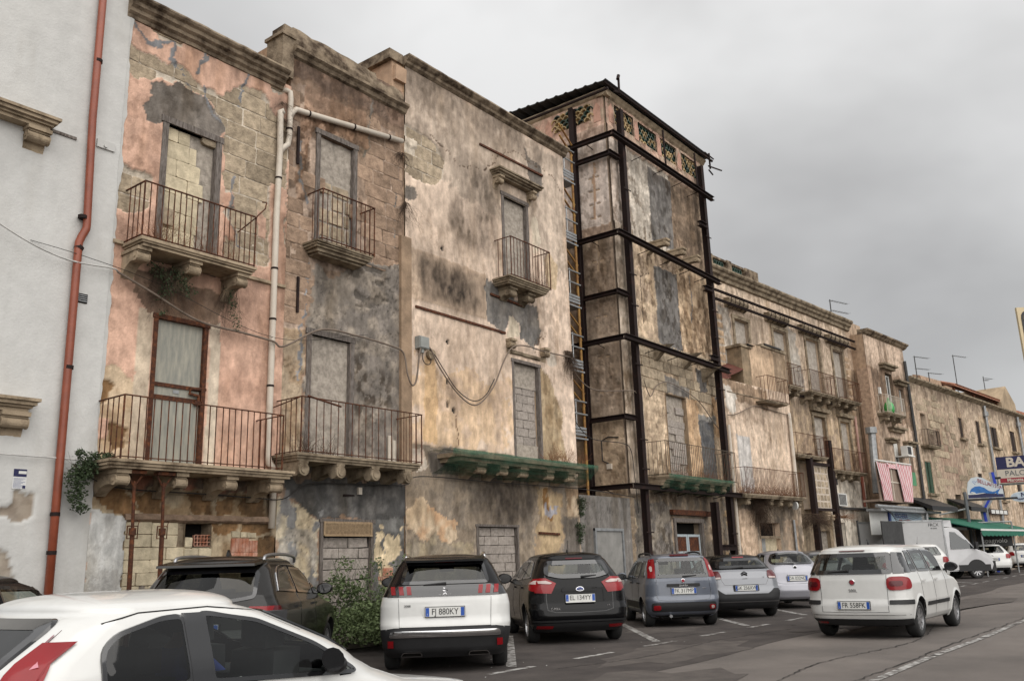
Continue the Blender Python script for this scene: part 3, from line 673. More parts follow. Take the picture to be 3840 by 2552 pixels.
# upper opening, walled up behind a timber frame
frame(b1, T0, 8.3, 9.62, 7.2, 10.06, .045, .13, .14)
relief(b1, T0, 8.4, 9.55, 7.2, 10.1, -.09, M_CEM, 'infill', .015, .05, 4)
pl = MB(T0)
pl_poly = [(8.43, 10.04), (8.82, 10.06), (8.94, 9.6), (9.18, 9.25), (9.37, 9.08), (9.43, 8.8), (9.3, 8.2), (9.2, 7.3), (8.43, 7.3)]
rnd = random.Random(9); zz = 7.25; row = 0
while zz < 10.0:
    h_ = .36; s = 8.43 - (row % 2) * .25
    while s < 9.5:
        e = s + .52; a, c = max(s, 8.43), e
        lim = [q for q in (8.82 + (10.06 - zz) * .45,)][0]; lim = min(lim, 9.42) if zz > 8.7 else 9.3 - (8.7 - zz) * .12
        c = min(c, lim)
        if c - a > .1: place_stone(b1, T0, 'pale', a + .006, c - .006, zz + .006, min(zz + h_, 10.04) - .006, -.055, 'tufa_block', depth=.06)
        s = e
    zz += h_; row += 1
ub = balcony(b1, T0, 7.68, 10.1, 7.36, .72, ((7.70, 7.92), (8.72, 8.94), (9.76, 9.97)), 8.43, (7.70, 10.06), 20, ch=.48, chipped=.008, sides=(True, False))
r_ = MB(T0); r_.tube([(10.06, .7, 8.43), (10.35, .55, 8.72), (10.45, .45, 8.92), (10.46, .3, 8.97)], .014, 5); r_.tube([(10.06, .7, 8.42), (9.9, .3, 8.15)], .012, 5); r_.build('bent_rail', M_RUST, ub)
MB(T0).prism([(0, 7.33), (.09, 7.35), (.09, 7.41), (0, 7.43)], 7.5, 7.68).build('string_course', M_MOULD, b1); MB(T0).prism([(.02, 7.33), (.09, 7.35), (.09, 7.41), (.02, 7.43)], 10.3, 11.28).build('string_course', M_MOULD, b1)
# first-floor door
df = frame(b1, T0, 8.4, 9.53, 3.42, 6.14, .05, .085, .14, M_RUST, name='door_frame')
dp = relief(b1, T0, 8.48, 9.45, 3.42, 6.14, -.03, M_DOORP, 'door', .003, .08, 8, thick=.06)
for z in (4.93, 4.7): MB(T0).box(8.485, 9.45, -.03, -.002, z - .035, z + .035).build('door_rail', M_RUST, dp)
bl = MB(T0); bl.tube([(9.55, .02, 4.94), (9.22, .03, 4.92), (9.21, .03, 4.82), (9.4, .03, 4.8), (9.4, .03, 4.66)], .03, 6); bl.box(9.32, 9.46, .0, .05, 4.62, 4.7); bl.build('bolt', M_RUST, dp)
MB(T0).box(8.9, 9.02, -.027, -.02, 4.8, 4.86).build('label_plate', M_GALV, dp)
lb = balcony(b1, T0, 7.3, 11.0, 3.41, .92, ((7.53, 7.74), (8.61, 8.8), (9.61, 9.81), (10.57, 10.83)), 4.48, (7.5, 10.72), 24, ch=.40, cd=.78, chipped=.006, sides=(True, True), rail_o=.88, m=M_MOULD)
# below the balcony the wall's dark tone is soot with shade painted in
ivy = plant('hanging_weed', 'dark dead creeper hanging under the upper balcony of the pink house', 'plant', T0(8.6, .2, 6.9))
leaves('foliage', [(*T0(8.25 + .1 * k, .18 + .05 * (k % 3), 7.05 - .12 * (k % 4)), .16) for k in range(8)] + [(*T0(8.45, .12, 6.55), .15), (*T0(8.5, .1, 6.25), .1)], 900, .035, M_LEAFD, 3, ivy, hang=.8)
twigs('stems', T0, [(8.3 + .06 * k, .15, 7.1) for k in range(8)], 90, .8, M_DRYG, up=-1, spread=.25, r=.004, seed=5, droop=.3, parent=ivy)
ivy2 = plant('hanging_weed', 'thin brown creeper hanging below the right corbel of the upper pink balcony', 'plant', T0(9.95, .2, 6.9))
leaves('foliage', [(*T0(9.85 + .04 * k, .2, 6.95 - .14 * k), .11) for k in range(6)], 420, .028, M_LEAFD, 4, ivy2, hang=.8)
twigs('stems', T0, [(9.8 + .06 * k, .15, 7.05) for k in range(4)], 40, .9, M_DRYG, up=-1, spread=.2, r=.0035, seed=6, droop=.3, parent=ivy2)
dry = plant('dry_weeds', 'rust-brown dry weeds growing behind the upper railing of the pink house', 'plant', T0(8.8, .4, 7.36))
twigs('stems', T0, [(7.8 + .22 * k, .45, 7.36) for k in range(10)] + [(8.2, .4, 7.36)] * 4, 150, .55, M_DRY, r=.0035, seed=8, parent=dry)
gp = plant('wall_shrub', 'green leafy shrub rooted at the left end of the lower pink balcony', 'shrub', T0(7.3, .4, 3.3))
leaves('foliage', [(*T0(7.22, .35, 3.3), .22), (*T0(7.1, .35, 3.1), .2), (*T0(7.35, .4, 3.42), .17), (*T0(7.12, .3, 2.85), .16), (*T0(7.2, .3, 2.65), .12), (*T0(7.5, .5, 3.47), .1), (*T0(7.08, .4, 3.5), .1)], 2300, .042, M_LEAFD, 11, gp)
twigs('stems', T0, [(7.3, .2, 3.2)], 22, .5, M_DRYG, up=.2, spread=1, seed=12, parent=gp)
for i, (sx, lab) in enumerate(((7.9, 'left one of two rusty adjustable steel props under the pink balcony'), (8.43, 'right one of two rusty adjustable steel props under the pink balcony'))):
    pr = thing('steel_prop', lab, 'prop', T0(sx, .7, 0), 0, 'steel props holding up the lower balcony')
    q = MB(T0); q.tube([(sx + .03, .7, 0), (sx, .7, 2.3)], .036, 8); q.build('outer_tube', M_RUST, pr)
    q = MB(T0); q.tube([(sx, .7, 2.25), (sx - .03, .7, 3.08)], .026, 8); q.build('inner_tube', M_RUST, pr)
    q = MB(T0); q.tube([(sx - .03, .7, 2.98), (sx - .16, .7, 3.2)], .014, 5); q.tube([(sx - .03, .7, 2.98), (sx + .12, .7, 3.2)], .014, 5); q.box(sx - .18, sx + .14, .62, .78, 3.2, 3.255); q.build('head_fork', M_RUST, pr)
    q = MB(T0); q.tube([(sx - .09, .7, 2.35), (sx - .09, .7, 2.15), (sx + .09, .7, 2.15), (sx + .09, .7, 2.35), (sx - .09, .7, 2.35)], .011, 5); q.tube([(sx, .7, 2.2), (sx, .7, 2.32)], .055, 8)
    q.tube([(sx - .03, .7, 2.4), (sx + .04, .72, 2.45), (sx + .11, .7, 2.43), (sx + .09, .7, 2.36)], .007, 5); q.build('collar', M_RUST, pr)
    MB(T0).box(sx - .05, sx + .12, .6, .8, -.0, .012).build('foot_plate', M_RUST, pr)
# ivory drainpipe on the party wall
dr = thing('drainpipe', 'ivory plastic drainpipe running down between the pink house and the brown house', 'pipe', T0(11.0, .1, 0))
q = MB(T0); q.tube([(11.02, .12, 11.28), (10.98, .12, 11.36), (10.97, .11, 11.33), (10.98, .1, 11.2), (11.0, .1, 10.4), (10.97, .1, 8.9), (10.97, .1, 3.8), (11.0, .1, 3.65), (11.08, .1, 3.58), (11.13, .1, 3.45), (11.13, .08, 2.38)], .062, 10)
q.build('main_pipe', M_PVC, dr, smooth=True)
q = MB(T0); q.tube([(11.0, .1, 10.35), (11.08, .1, 10.5), (11.2, .1, 10.62), (11.23, .1, 10.8), (11.24, .1, 11.75), (11.22, .1, 11.9), (11.15, .06, 11.93), (11.1, -.05, 11.92)], .058, 10); q.build('branch_pipe', M_PVC, dr, smooth=True)
q = MB(T0); q.tube([(11.24, .1, 11.3), (11.3, .1, 11.45), (11.4, .1, 11.55), (11.6, .1, 11.57), (14.72, .1, 12.03)], .062, 10); q.build('sloping_pipe', M_PVC, dr, smooth=True)
for s, z, h in ((10.99, 9.75, 0), (10.97, 7.7, 0), (10.97, 5.2, 0), (11.23, 11.0, 0), (11.1, 3.1, 0), (10.97, 6.6, 0)):
    q = MB(T0); q.tube([(s, .1, z - .02), (s, .1, z + .02)], .07, 10); q.build('pipe_clamp', M_RUSTD, dr)
for s in (11.75, 13.1, 14.25):
    z = 11.57 + (s - 11.6) * .1475; q = MB(T0); q.tube([(s - .02, .1, z - .003), (s + .02, .1, z + .003)], .07, 10); q.build('pipe_clamp', M_RUSTD, dr)

# ================================================================== brown stone house
b2 = thing('brown_stone_house', 'grey-brown house of bare tufa blocks with the sloping ivory pipe across its top', 'building', base(T0, 13.1))
W = Wall(T0, 11.3, 14.88, -.3, 13.5, .034, BRNW, h=.0, seed=21)
W.coat([(11.3, 13.5), (14.9, 13.5), (14.9, 12.4), (11.3, 12.4)], L8(160, 130, 108), .014, color2=L8(128, 106, 90), rough=.15)
stoneA = [(11.3, 12.2), (11.9, 12.3), (14.5, 12.2), (14.8, 11.5), (14.7, 8.9), (13.5, 8.3), (12.1, 8.0), (11.9, 6.8), (11.6, 5.2), (11.3, 5.1)]
W.coat(stoneA, L8(178, 154, 134), -.006, bare=True)
W.coat([(11.75, 12.3), (13.6, 12.35), (13.7, 11.5), (12.0, 11.4), (11.75, 10.3), (11.5, 10.5)], L8(178, 144, 118), .014, color2=L8(150, 122, 100))
W.coat([(11.5, 11.2), (11.75, 11.1), (11.75, 9.5), (11.5, 9.5)], L8(172, 142, 118), .014)
greyP = [(12.1, 8.05), (12.5, 7.95), (13.32, 8.44), (14.2, 8.7), (14.9, 8.75), (14.9, 3.6), (11.9, 3.6), (12.0, 6.5), (11.85, 6.8), (12.0, 7.3)]
W.coat(greyP, GREY, .018, color2=L8(150, 138, 124), rough=.14)
W.coat([(11.3, 6.5), (11.85, 6.6), (11.9, 3.6), (11.3, 3.6)], L8(186, 164, 136), .016, color2=L8(162, 136, 106))
W.coat([(11.3, 3.4), (14.9, 3.45), (14.9, 2.6), (13.95, 2.6), (13.48, 2.64), (12.38, 2.6), (12.0, 2.75), (11.7, 3.0), (11.5, 3.0)], L8(92, 90, 88), .03, color2=L8(112, 108, 104), rough=.12)
W.coat([(11.3, 3.0), (11.6, 3.0), (12.05, 2.72), (12.4, 2.55), (12.4, -.3), (11.3, -.3)], L8(206, 190, 160), .004, color2=L8(160, 152, 140), rough=.14)
W.coat([(13.86, 2.62), (14.88, 2.65), (14.88, -.3), (13.86, -.3)], L8(118, 116, 112), .026, color2=L8(100, 98, 96))
for k in range(20):
    rr = random.Random(k); cx, cz = rr.uniform(13.95, 14.8), rr.uniform(.2, 2.5); rs = rr.uniform(.07, .2)
    W.coat([(cx + rs * cos(a) * rr.uniform(.6, 1.3), cz + rs * sin(a) * rr.uniform(.6, 1.6)) for a in (0, 1, 2, 3, 4, 5)], L8(212, 190, 152), .006, rough=.12)
    cx, cz = rr.uniform(11.5, 12.35), rr.uniform(.3, 2.9); W.coat([(cx + rs * .8 * cos(a), cz + rs * 1.2 * sin(a) * rr.uniform(.6, 1.6)) for a in (0, 1, 2, 3, 4, 5)], L8(134, 132, 130), .02, rough=.12)
W.crack([(11.6, 10.9), (11.62, 10.2), (11.75, 9.6), (11.8, 9.4)], .035, GREYB, -.012, jag=.1); W.crack([(13.85, 12.9), (13.75, 12.2), (13.7, 11.6), (13.5, 11.2)], .03, L8(140, 132, 122), -.01, jag=.12)
W.crack([(11.9, 8.0), (11.85, 7.4), (11.7, 6.5), (11.75, 5.4)], .03, GREYB, -.008, jag=.12); W.crack([(14.55, 10.6), (14.52, 9.9), (14.6, 9.1)], .03, L8(128, 124, 118), -.01, jag=.1)
W.noise(.24, pits=.06, relief=.008, crust=.9)
rr = vnoise(W.S * 3, W.Z * 8, 77); m = inpoly(W.S, W.Z, [(13.2, 8.5), (14.4, 8.5), (14.3, 7.3), (13.3, 7.4)]) & (rr > .55); W.H[m] -= .035; W.C[m] *= .6
W.stain([(11.3, 13.5), (14.9, 13.5), (14.9, 12.1), (13, 12.3), (11.3, 12.0)], L8(86, 70, 60), .55, .2)
W.stain([(12.0, 8.3), (13.6, 8.5), (13.4, 7.8), (12.2, 7.4)], L8(70, 64, 58), .6, .2); W.stain([(14.3, 11.6), (14.9, 11.6), (14.9, 9.0), (14.45, 9.0)], L8(70, 56, 48), .6, .18)
W.stain([(11.3, 3.7), (14.9, 3.7), (14.9, 3.2), (11.3, 3.2)], (0.03, .028, .026), .7, .15); W.stain([(11.3, 12.2), (11.6, 12.0), (11.5, 9), (11.3, 9)], SOOT_SHADE, .5, .12)  # near-black strip under the slab paints in its shade
W.stain([(14.6, 6), (14.9, 6), (14.9, 3.5), (14.5, 3.6)], SOOT_SHADE, .4, .15)
W.hole(12.15, 13.2, 8.4, 11.26); W.hole(12.03, 13.16, 3.7, 6.5); W.hole(12.46, 13.84, -.3, 2.52)
W.stain([(11.3, 1.0), (14.9, 1.0), (14.9, -.3), (11.3, -.3)], L8(96, 84, 72), .6, .4)
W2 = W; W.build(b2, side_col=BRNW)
masonry(b2, T0, 'brown', 11.3, 14.85, 5.2, 12.4, .36, (.5, .75), .004, lambda s, z, a, b, c, d: bool(W2.at(W2.bare, s, z)) and not (12.0 < s < 13.35 and 8.2 < z < 11.5), seed=8, cap=150, proud=.005)
cornice(b2, T0, 11.3, 14.9, 13.05, [(-.1, .12), (.1, .1), (.2, .04), (.2, -.03), (.12, -.08), (.08, -.16), (0, -.2), (-.1, -.2)], M_CORN)
cp = MB(T0); cp.box(11.0, 11.32, -.5, .06, 12.3, 13.28, j=.01); cp.box(10.95, 11.35, -.55, .1, 13.28, 13.36); cp.box(11.05, 11.4, -.4, .05, 13.361, 13.56, j=.01)
cp.prism([(-.3, 13.06), (.04, 13.06), (.07, 13.3), (.0, 13.62), (-.3, 13.66)], 11.32, 13.9, j=.02, seg=14); cp.prism([(-.3, 13.06), (.04, 13.06), (.06, 13.25), (0, 13.5), (-.3, 13.52)], 13.9, 14.86, j=.02, seg=5)
cp.build('parapet', M_CORN, b2)
frame(b2, T0, 12.06, 13.3, 8.45, 11.27, .03, .12, .14); relief(b2, T0, 12.15, 13.2, 8.4, 11.28, -.08, M_CEM, 'infill', .03, .045, 14)
masonry(b2, T0, 'tufa', 12.2, 13.16, 8.5, 10.2, .36, (.4, .6), -.05, lambda s, z, *a: random.random() < .75, seed=4, cap=12, joint=.06)
balcony(b2, T0, 11.75, 13.4, 8.5, .5, (), 9.7, (11.88, 13.42), 11, steps=((0, .05), (.03, .05), (.06, .04), (.12, .07), (.18, .06)), rail_o=.5, chipped=.012, m=M_PALECORN)
frame(b2, T0, 11.93, 13.28, 3.7, 6.5, .03, .13, .14); relief(b2, T0, 12.0, 13.2, 3.7, 6.52, -.07, M_CEM, 'infill', .014, .05, 24)
l2 = balcony(b2, T0, 11.1, 14.6, 3.8, .85, ((11.2, 11.42), (12.15, 12.37), (13.12, 13.34), (14.1, 14.32)), 4.93, (11.2, 14.62), 18, ch=.3, cd=.8, cstyle='round', chipped=.006, rail_o=.82, m=M_PALECORN)
q = MB(T0); q.tube([(10.98, .0, 4.72), (11.2, .8, 4.92)], .012, 5); q.tube([(11.3, .88, 4.93), (12.2, .84, 4.82)], .02, 5); q.build('loose_bar', M_RUST, l2)
pk = MB(T0); pk.box(14.3, 14.38, .05, .08, 3.85, 4.5); pk.box(14.42, 14.5, .08, .11, 3.85, 4.4); pk.build('plank', M_PVC, l2)
dry2 = plant('dry_weeds', 'dark dry stems behind the lower railing of the brown house', 'plant', T0(12.0, .3, 3.8)); twigs('stems', T0, [(11.5 + .12 * k, .3, 3.8) for k in range(9)], 60, .45, M_DRYG, r=.005, seed=18, parent=dry2, spread=.3)
frame(b2, T0, 12.4, 13.9, -.3, 2.52, .05, .075, .12, M_WOOD, name='door_frame')
relief(b2, T0, 12.42, 13.88, -.3, 2.5, -.16, M_DARK, 'door_backing', .0, .5, 1)
rowz = 2.22; rwi = 0
while rowz > 0:
    s = 12.475; first = (.2, .5, .43, .42, .2, .5)[rwi % 6]; k = 0
    while s < 13.83:
        e = min(s + (first if k == 0 else .56), 13.835)
        if e - s > .05: place_stone(b2, T0, 'block', s + .008, e - .008, rowz - .212, rowz - .008, -.05 + random.uniform(-.012, .012), 'concrete_block', depth=.14)
        s = e; k += 1
    rowz -= .222; rwi += 1
pn = MB(T0); pn.box(12.46, 13.82, .055, .075, 2.5, 2.54); pn.box(12.47, 13.82, .075, .095, 2.235, 2.27); pn.box(12.46, 12.5, .06, .085, 2.25, 2.52); pn.box(13.78, 13.82, .06, .085, 2.25, 2.52)
pan = pn.build('ventilation_panel', M_LATT, b2)
pm = MB(T0)
for k in range(34): pm.box(12.5 + .0376 * k, 12.518 + .0376 * k, .06, .068, 2.27, 2.5)
for k in range(9): pm.box(12.5, 13.78, .0685, .075, 2.275 + .026 * k, 2.288 + .026 * k)
tag(pm.build('woven_mesh', M_LATT, pan), kind='stuff'); MB(T0).box(12.49, 13.79, .045, .055, 2.26, 2.51).build('panel_backing', M_SHUT, pan)
for a, c, z0 in ((14.2, 14.5, 1.48), (14.2, 14.5, 1.39), (14.05, 14.35, 1.3)): 
    me = place_stone(b2, T0, 'block', a, c, z0, z0 + .08, .035, 'clay_brick', depth=.06)
    me.data = me.data if 'clay' in me.data.name else (bpy.data.meshes.get('clay_brick') or me.data.copy()); me.data.name = 'clay_brick'; me.data.materials.clear(); me.data.materials.append(M_TERRA)
q = MB(T0); q.box(13.4, 13.5, .03, .09, 3.13, 3.28); q.build('doorbell_box', M_PVC, b2); q = MB(T0); q.box(13.0, 13.3, .03, .06, 3.08, 3.12, j=.01); q.build('iron_bracket', M_RUSTD, b2)
q = MB(T0); q.box(11.5, 11.56, .02, .06, 10.3, 11.2); q.build('iron_strap', M_RUSTD, b2); q = MB(T0); q.box(11.62, 11.67, .01, .05, 6.9, 7.7); q.build('iron_strap', M_RUSTD, b2)
cs = MB(T0); cs.box(14.7, 15.05, -.05, .1, 3.6, 9.5); cs.build('corner_pilaster', mat('pilaster_render', L8(160, 136, 112), rough=.95, var=.25, vscale=3, bump=.6, bscale=40, world_pos=True), b2)
wd = plant('wall_weed', 'wiry dark weed in the corner where the brown house meets the cream house', 'plant', T0(14.85, .1, 10.2)); twigs('stems', T0, [(14.85, .1, 10.4)], 70, .8, M_DRYG, up=-.8, spread=.6, r=.003, seed=33, droop=.2, parent=wd)
wd = plant('wall_weed', 'brown moss and roots on the ivory pipe end below the parapet', 'plant', T0(14.75, .1, 11.6)); twigs('stems', T0, [(14.7, .08, 11.7)], 60, .4, M_DRYG, up=-.4, spread=.8, r=.004, seed=34, droop=.2, parent=wd)
wd = plant('wall_weed', 'dark root mat behind the forked top of the ivory drainpipe', 'plant', T0(11.1, .1, 11.2)); twigs('stems', T0, [(11.08, .06, 11.6), (11.12, .06, 11.2), (11.1, .06, 10.9)], 90, .45, M_DRYG, up=-.4, spread=.8, r=.003, seed=35, droop=.2, parent=wd)

# ================================================================== cream house
b3 = thing('cream_house', 'tall cream-plastered house with a sooty cornice and a round patch of bare stone', 'building', base(T0, 18.5))
W = Wall(T0, 14.9, 22.08, -.3, 14.3, .04, CREAM, h=.03, seed=31)
W.coat([(14.9, 14.3), (22.1, 14.3), (22.1, 10), (19, 11), (16.5, 11.6), (14.9, 12.5)], L8(216, 194, 172), .03, color2=L8(194, 174, 154), rough=.3)
W.coat([(14.9, 9.3), (18.0, 9.3), (18.0, 8.0), (14.9, 8.0)], L8(214, 186, 158), .045, rough=.03)
W.coat([(15.5, 6.5), (19.0, 6.35), (18.98, 4.5), (15.1, 4.45), (15.1, 5.3)], OCHRE, .031, color2=CREAM2, rough=.35)
W.coat([(15.6, 6.6), (15.95, 6.6), (16.0, 4.5), (15.5, 4.5)], L8(228, 188, 138), .031, rough=.06)
sp = [(14.9, 12.65), (15.35, 12.6), (15.8, 12.5), (16.12, 12.38), (16.41, 12.05), (16.42, 11.6), (16.06, 11.33), (15.59, 11.2), (15.2, 11.22), (14.9, 11.3)]
W.coat(sp, MORTAR, -.006, bare=True, rough=.06)
W.coat([(14.9, 12.33), (15.39, 12.28), (15.4, 12.08), (15.1, 12.1), (14.9, 12.2)], L8(222, 206, 184), .034)
W.coat([(14.9, 10.9), (15.3, 10.95), (15.35, 10.7), (15.05, 10.55), (14.9, 10.6)], GREY, .02)
gp_ = [(18.02, 9.25), (18.5, 9.15), (18.91, 9.0), (20.39, 8.75), (20.41, 7.83), (20.1, 7.6), (19.57, 7.76), (19.46, 8.21), (19.0, 8.29), (18.85, 7.8), (17.97, 7.96)]
W.coat(gp_, L8(120, 116, 112), .012, color2=L8(144, 138, 130), rough=.12); W.coat([(19.0, 8.3), (19.4, 8.2), (19.5, 7.8), (18.95, 7.7)], L8(214, 198, 172), .02)
W.coat([(20.0, 13.9), (20.3, 13.6), (20.9, 13.5), (20.95, 12.8), (20.6, 12.4), (20.3, 12.5), (20.2, 13.2)], GREY, .014, rough=.1)
cp_ = [(20.4, 7.0), (20.6, 6.9), (20.8, 6.83), (21.1, 6.42), (21.43, 5.81), (21.38, 5.16), (21.61, 4.42), (20.3, 4.4)]
W.coat(cp_, L8(196, 172, 136), .014, color2=L8(178, 152, 116)); W.coat([(20.9, 10.6), (21.1, 10.8), (21.5, 10.4), (21.4, 9.6), (20.9, 9.6)], L8(206, 180, 144), .018)
W.coat([(20.25, 11.6), (20.5, 11.7), (20.7, 11.0), (20.4, 10.5), (20.25, 10.5)], L8(222, 206, 182), .034); W.coat([(20.6, 7.6), (21.2, 7.6), (21.3, 7.2), (20.8, 7.1)], L8(214, 200, 182), .02)
# ground storey
W.coat([(14.9, 4.42), (22.1, 4.38), (22.1, -.3), (14.9, -.3)], L8(170, 152, 130), .012, color2=L8(148, 134, 118), rough=.05)
W.coat([(14.9, 4.3), (15.5, 4.3), (15.7, 3.9), (15.4, 3.75), (14.9, 3.8)], L8(222, 208, 190), .02, color2=CREAM); W.coat([(15.8, 4.35), (16.6, 4.3), (16.6, 3.7), (15.8, 3.75)], GREY, .02, color2=L8(104, 96, 88), rough=.2)
W.coat([(14.9, 2.95), (15.2, 3.1), (15.5, 3.12), (15.75, 2.87), (16.2, 2.8), (16.64, 2.74), (16.7, 2.3), (16.3, 2.1), (15.4, 2.16), (14.9, 2.5)], L8(222, 196, 162), .026, color2=L8(214, 172, 130), rough=.16)
W.coat([(14.9, 2.1), (17.3, 2.2), (17.3, -.3), (14.9, -.3)], L8(190, 172, 140), .008, color2=L8(160, 146, 126), rough=.2)
W.coat([(20.02, 3.55), (21.28, 3.54), (21.2, 2.9), (21.18, 2.33), (21.0, -.3), (19.3, -.3), (19.9, 1.76)], L8(200, 172, 130), .008, color2=L8(176, 150, 118), rough=.2)
W.coat([(20.4, 3.5), (20.7, 3.5), (20.75, 2.6), (20.45, 2.6)], L8(160, 118, 68), -.01, rough=.2); W.coat([(20.3, 3.0), (21.1, 3.1), (21.0, 2.75), (20.3, 2.7)], L8(176, 172, 178), .012, rough=.25)
W.coat([(21.4, 3.75), (22.1, 3.6), (22.1, 2.87), (21.5, 2.85)], L8(222, 198, 166), .02, color2=L8(170, 140, 108)); W.coat([(21.3, 2.8), (22.1, 2.8), (22.1, -.3), (21.1, -.3)], GREY, .016, rough=.12)
W.crack([(15.8, 12.6), (17.0, 12.2), (18.0, 12.4), (18.6, 12.9)], .014, L8(110, 90, 72), .012, jag=.12); W.crack([(16.65, 5.4), (16.7, 4.9), (16.72, 4.5)], .014, L8(120, 90, 66), .01, jag=.1)
W.crack([(20.0, 7.2), (20.4, 8.0), (20.9, 8.3)], .014, L8(110, 90, 72), .01, jag=.15); W.crack([(18.5, 13.0), (19.5, 13.6), (21.5, 13.3), (22, 13)], .013, L8(110, 90, 72), .01, jag=.15)
W.noise(.13, pits=.02, relief=.003, streak=.2, crust=.35)
W.stain([(17.4, 12.48), (18.1, 12.55), (18.6, 12.4), (18.53, 10.74), (18.32, 10.0), (16.8, 9.9), (16.4, 10.2), (16.6, 10.78), (17.26, 11.25)], L8(84, 72, 60), 1.0, .3, streak=.5)
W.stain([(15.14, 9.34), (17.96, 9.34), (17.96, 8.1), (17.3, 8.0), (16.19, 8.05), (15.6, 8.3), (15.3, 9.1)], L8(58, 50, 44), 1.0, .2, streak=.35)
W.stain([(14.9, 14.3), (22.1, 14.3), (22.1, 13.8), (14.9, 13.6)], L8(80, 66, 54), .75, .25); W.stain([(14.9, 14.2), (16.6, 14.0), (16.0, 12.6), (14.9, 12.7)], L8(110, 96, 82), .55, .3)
W.stain([(16.0, 13.9), (20, 13.8), (20, 12.9), (16.5, 12.8)], L8(140, 122, 104), .5, .4); W.stain([(15.9, 7.9), (18.8, 7.8), (18.9, 5.6), (16.2, 5.6)], L8(146, 120, 94), .5, .4)
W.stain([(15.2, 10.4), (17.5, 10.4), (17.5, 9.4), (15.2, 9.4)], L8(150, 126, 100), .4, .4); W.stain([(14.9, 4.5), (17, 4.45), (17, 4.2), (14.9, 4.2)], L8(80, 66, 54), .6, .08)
W.stain([(17.6, 3.8), (20.1, 3.7), (19.9, 2.9), (19.1, 2.5), (17.5, 2.55)], L8(64, 56, 50), .95, .2, streak=.4); W.stain([(21.2, 8), (22.1, 8), (21.9, 6.8), (21.4, 6.9)], L8(110, 80, 60), .5, .25)
W.stain([(16.5, 4.2), (22.1, 4.2), (22.1, 3.55), (16.5, 3.6)], (0.03, .028, .025), .6, .12)  # shade below the netted balcony put into the wall colour
W.hole(18.88, 19.98, 9.2, 11.92); W.hole(19.12, 20.3, 4.3, 7.04); W.hole(17.5, 19.1, -.3, 2.5)
for s_, z_ in ((16.27, 9.58), (16.43, 7.1), (16.41, 6.06), (16.4, 5.47), (16.63, 5.35)):
    m = np.hypot((W.S - s_) / .05, (W.Z - z_) / .08) < 1; W.C[m] = (.03, .028, .025); W.H[m] -= .06
W.stain([(14.9, 1.2), (22.1, 1.2), (22.1, -.3), (14.9, -.3)], L8(96, 84, 72), .6, .4); W.stain([(18.4, 12.2), (20.5, 12.2), (20.6, 11.2), (20.2, 11.2), (20.2, 12), (18.6, 12)], L8(120, 104, 88), .5, .15); W.stain([(18, 8.9), (20.6, 8.9), (20.4, 8.2), (18.6, 8.2)], L8(90, 78, 68), .6, .2)
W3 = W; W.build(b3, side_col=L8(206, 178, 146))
masonry(b3, T0, 'tufa', 14.9, 16.5, 11.1, 12.75, .37, (.45, .75), .006, lambda s, z, a, b, c, d: bool(W3.at(W3.bare, s, z)), seed=15)
prof = [(-.6, 0), (.24, 0), (.26, -.06), (.2, -.12), (.14, -.16), (.12, -.22), (.05, -.27), (.0, -.28), (-.6, -.28)]
cornice(b3, T0, 14.86, 22.2, 14.55, prof)
rt = MB(T0); rt.box(14.5, 14.9, -5.0, -.05, 13.2, 14.3); rt.box(14.55, 14.9, -.35, .06, 13.75, 14.15, j=.02); rt.build('side_wall', mat('side_render', L8(186, 156, 130), rough=.95, var=.25, vscale=2, bump=.5, world_pos=True), b3)
rt = MB(T0); rt.box(14.35, 14.86, -5.0, .02, 14.3, 14.56, j=.01); rt.build('side_coping', M_CORN, b3)
hd = MB(T0)
for k, (o, t) in enumerate(((.42, .04), (.38, .05), (.3, .05), (.22, .05))): hd.box(18.3 + k * .04, 20.42 - k * .04, 0, o, 12.54 - .045 * k - t, 12.54 - .045 * k - (.001 if k else 0), j=.004)
hdp = hd.build('window_hood', M_PALECORN, b3); corbel(hdp, T0, 18.45, 18.62, 12.37, .3, .38); corbel(hdp, T0, 20.05, 20.2, 12.37, .3, .38)
frame(b3, T0, 18.8, 20.08, 9.2, 11.92, .05, .11, .16); relief(b3, T0, 18.88, 19.98, 9.2, 11.95, -.08, M_CEM, 'infill', .008, .05, 34)
balcony(b3, T0, 18.3, 20.2, 9.24, .64, ((18.6, 18.9), (19.45, 19.74)), 10.4, (18.45, 20.3), 13, ch=.34, cd=.42, chipped=.012, rail_o=.6, m=M_PALECORN, steps=((0, .05), (.03, .05), (.06, .05), (.1, .06)), cstyle='scroll')
dry3 = plant('dry_weeds', 'small dry weeds at the right end of the upper balcony of the cream house', 'plant', T0(20.0, .4, 9.24)); twigs('stems', T0, [(19.6 + .08 * k, .4, 9.24) for k in range(7)], 60, .5, M_DRYG, r=.003, seed=38, parent=dry3)
frame(b3, T0, 19.06, 20.38, 4.3, 7.02, .045, .09, .14, M_WOOD); relief(b3, T0, 19.1, 20.3, 6.35, 7.05, -.09, M_CEM, 'infill', .01, .05, 36)
relief(b3, T0, 19.1, 20.3, 4.3, 4.75, -.07, M_CEM, 'infill', .012, .05, 37); MB(T0).box(19.1, 20.3, -.3, -.17, 4.3, 7.05).build('infill_backing', M_CEM, b3)
for r in range(9):
    z = 4.75 + r * .235; s = 19.16; k = 0
    while s < 20.25:
        e = min(s + ((.26 if r % 2 else .52) if k == 0 else .5), 20.27)
        if e - s > .06 and z < 6.5: place_stone(b3, T0, 'block', s + .007, e - .007, z + .006, min(z + .228, 6.62), -.11 + random.uniform(-.008, .008), 'concrete_block', depth=.08)
        s = e; k += 1
for s0 in (18.85, 20.45): corbel(b3, T0, s0, s0 + .22, 7.62, .22, .4)
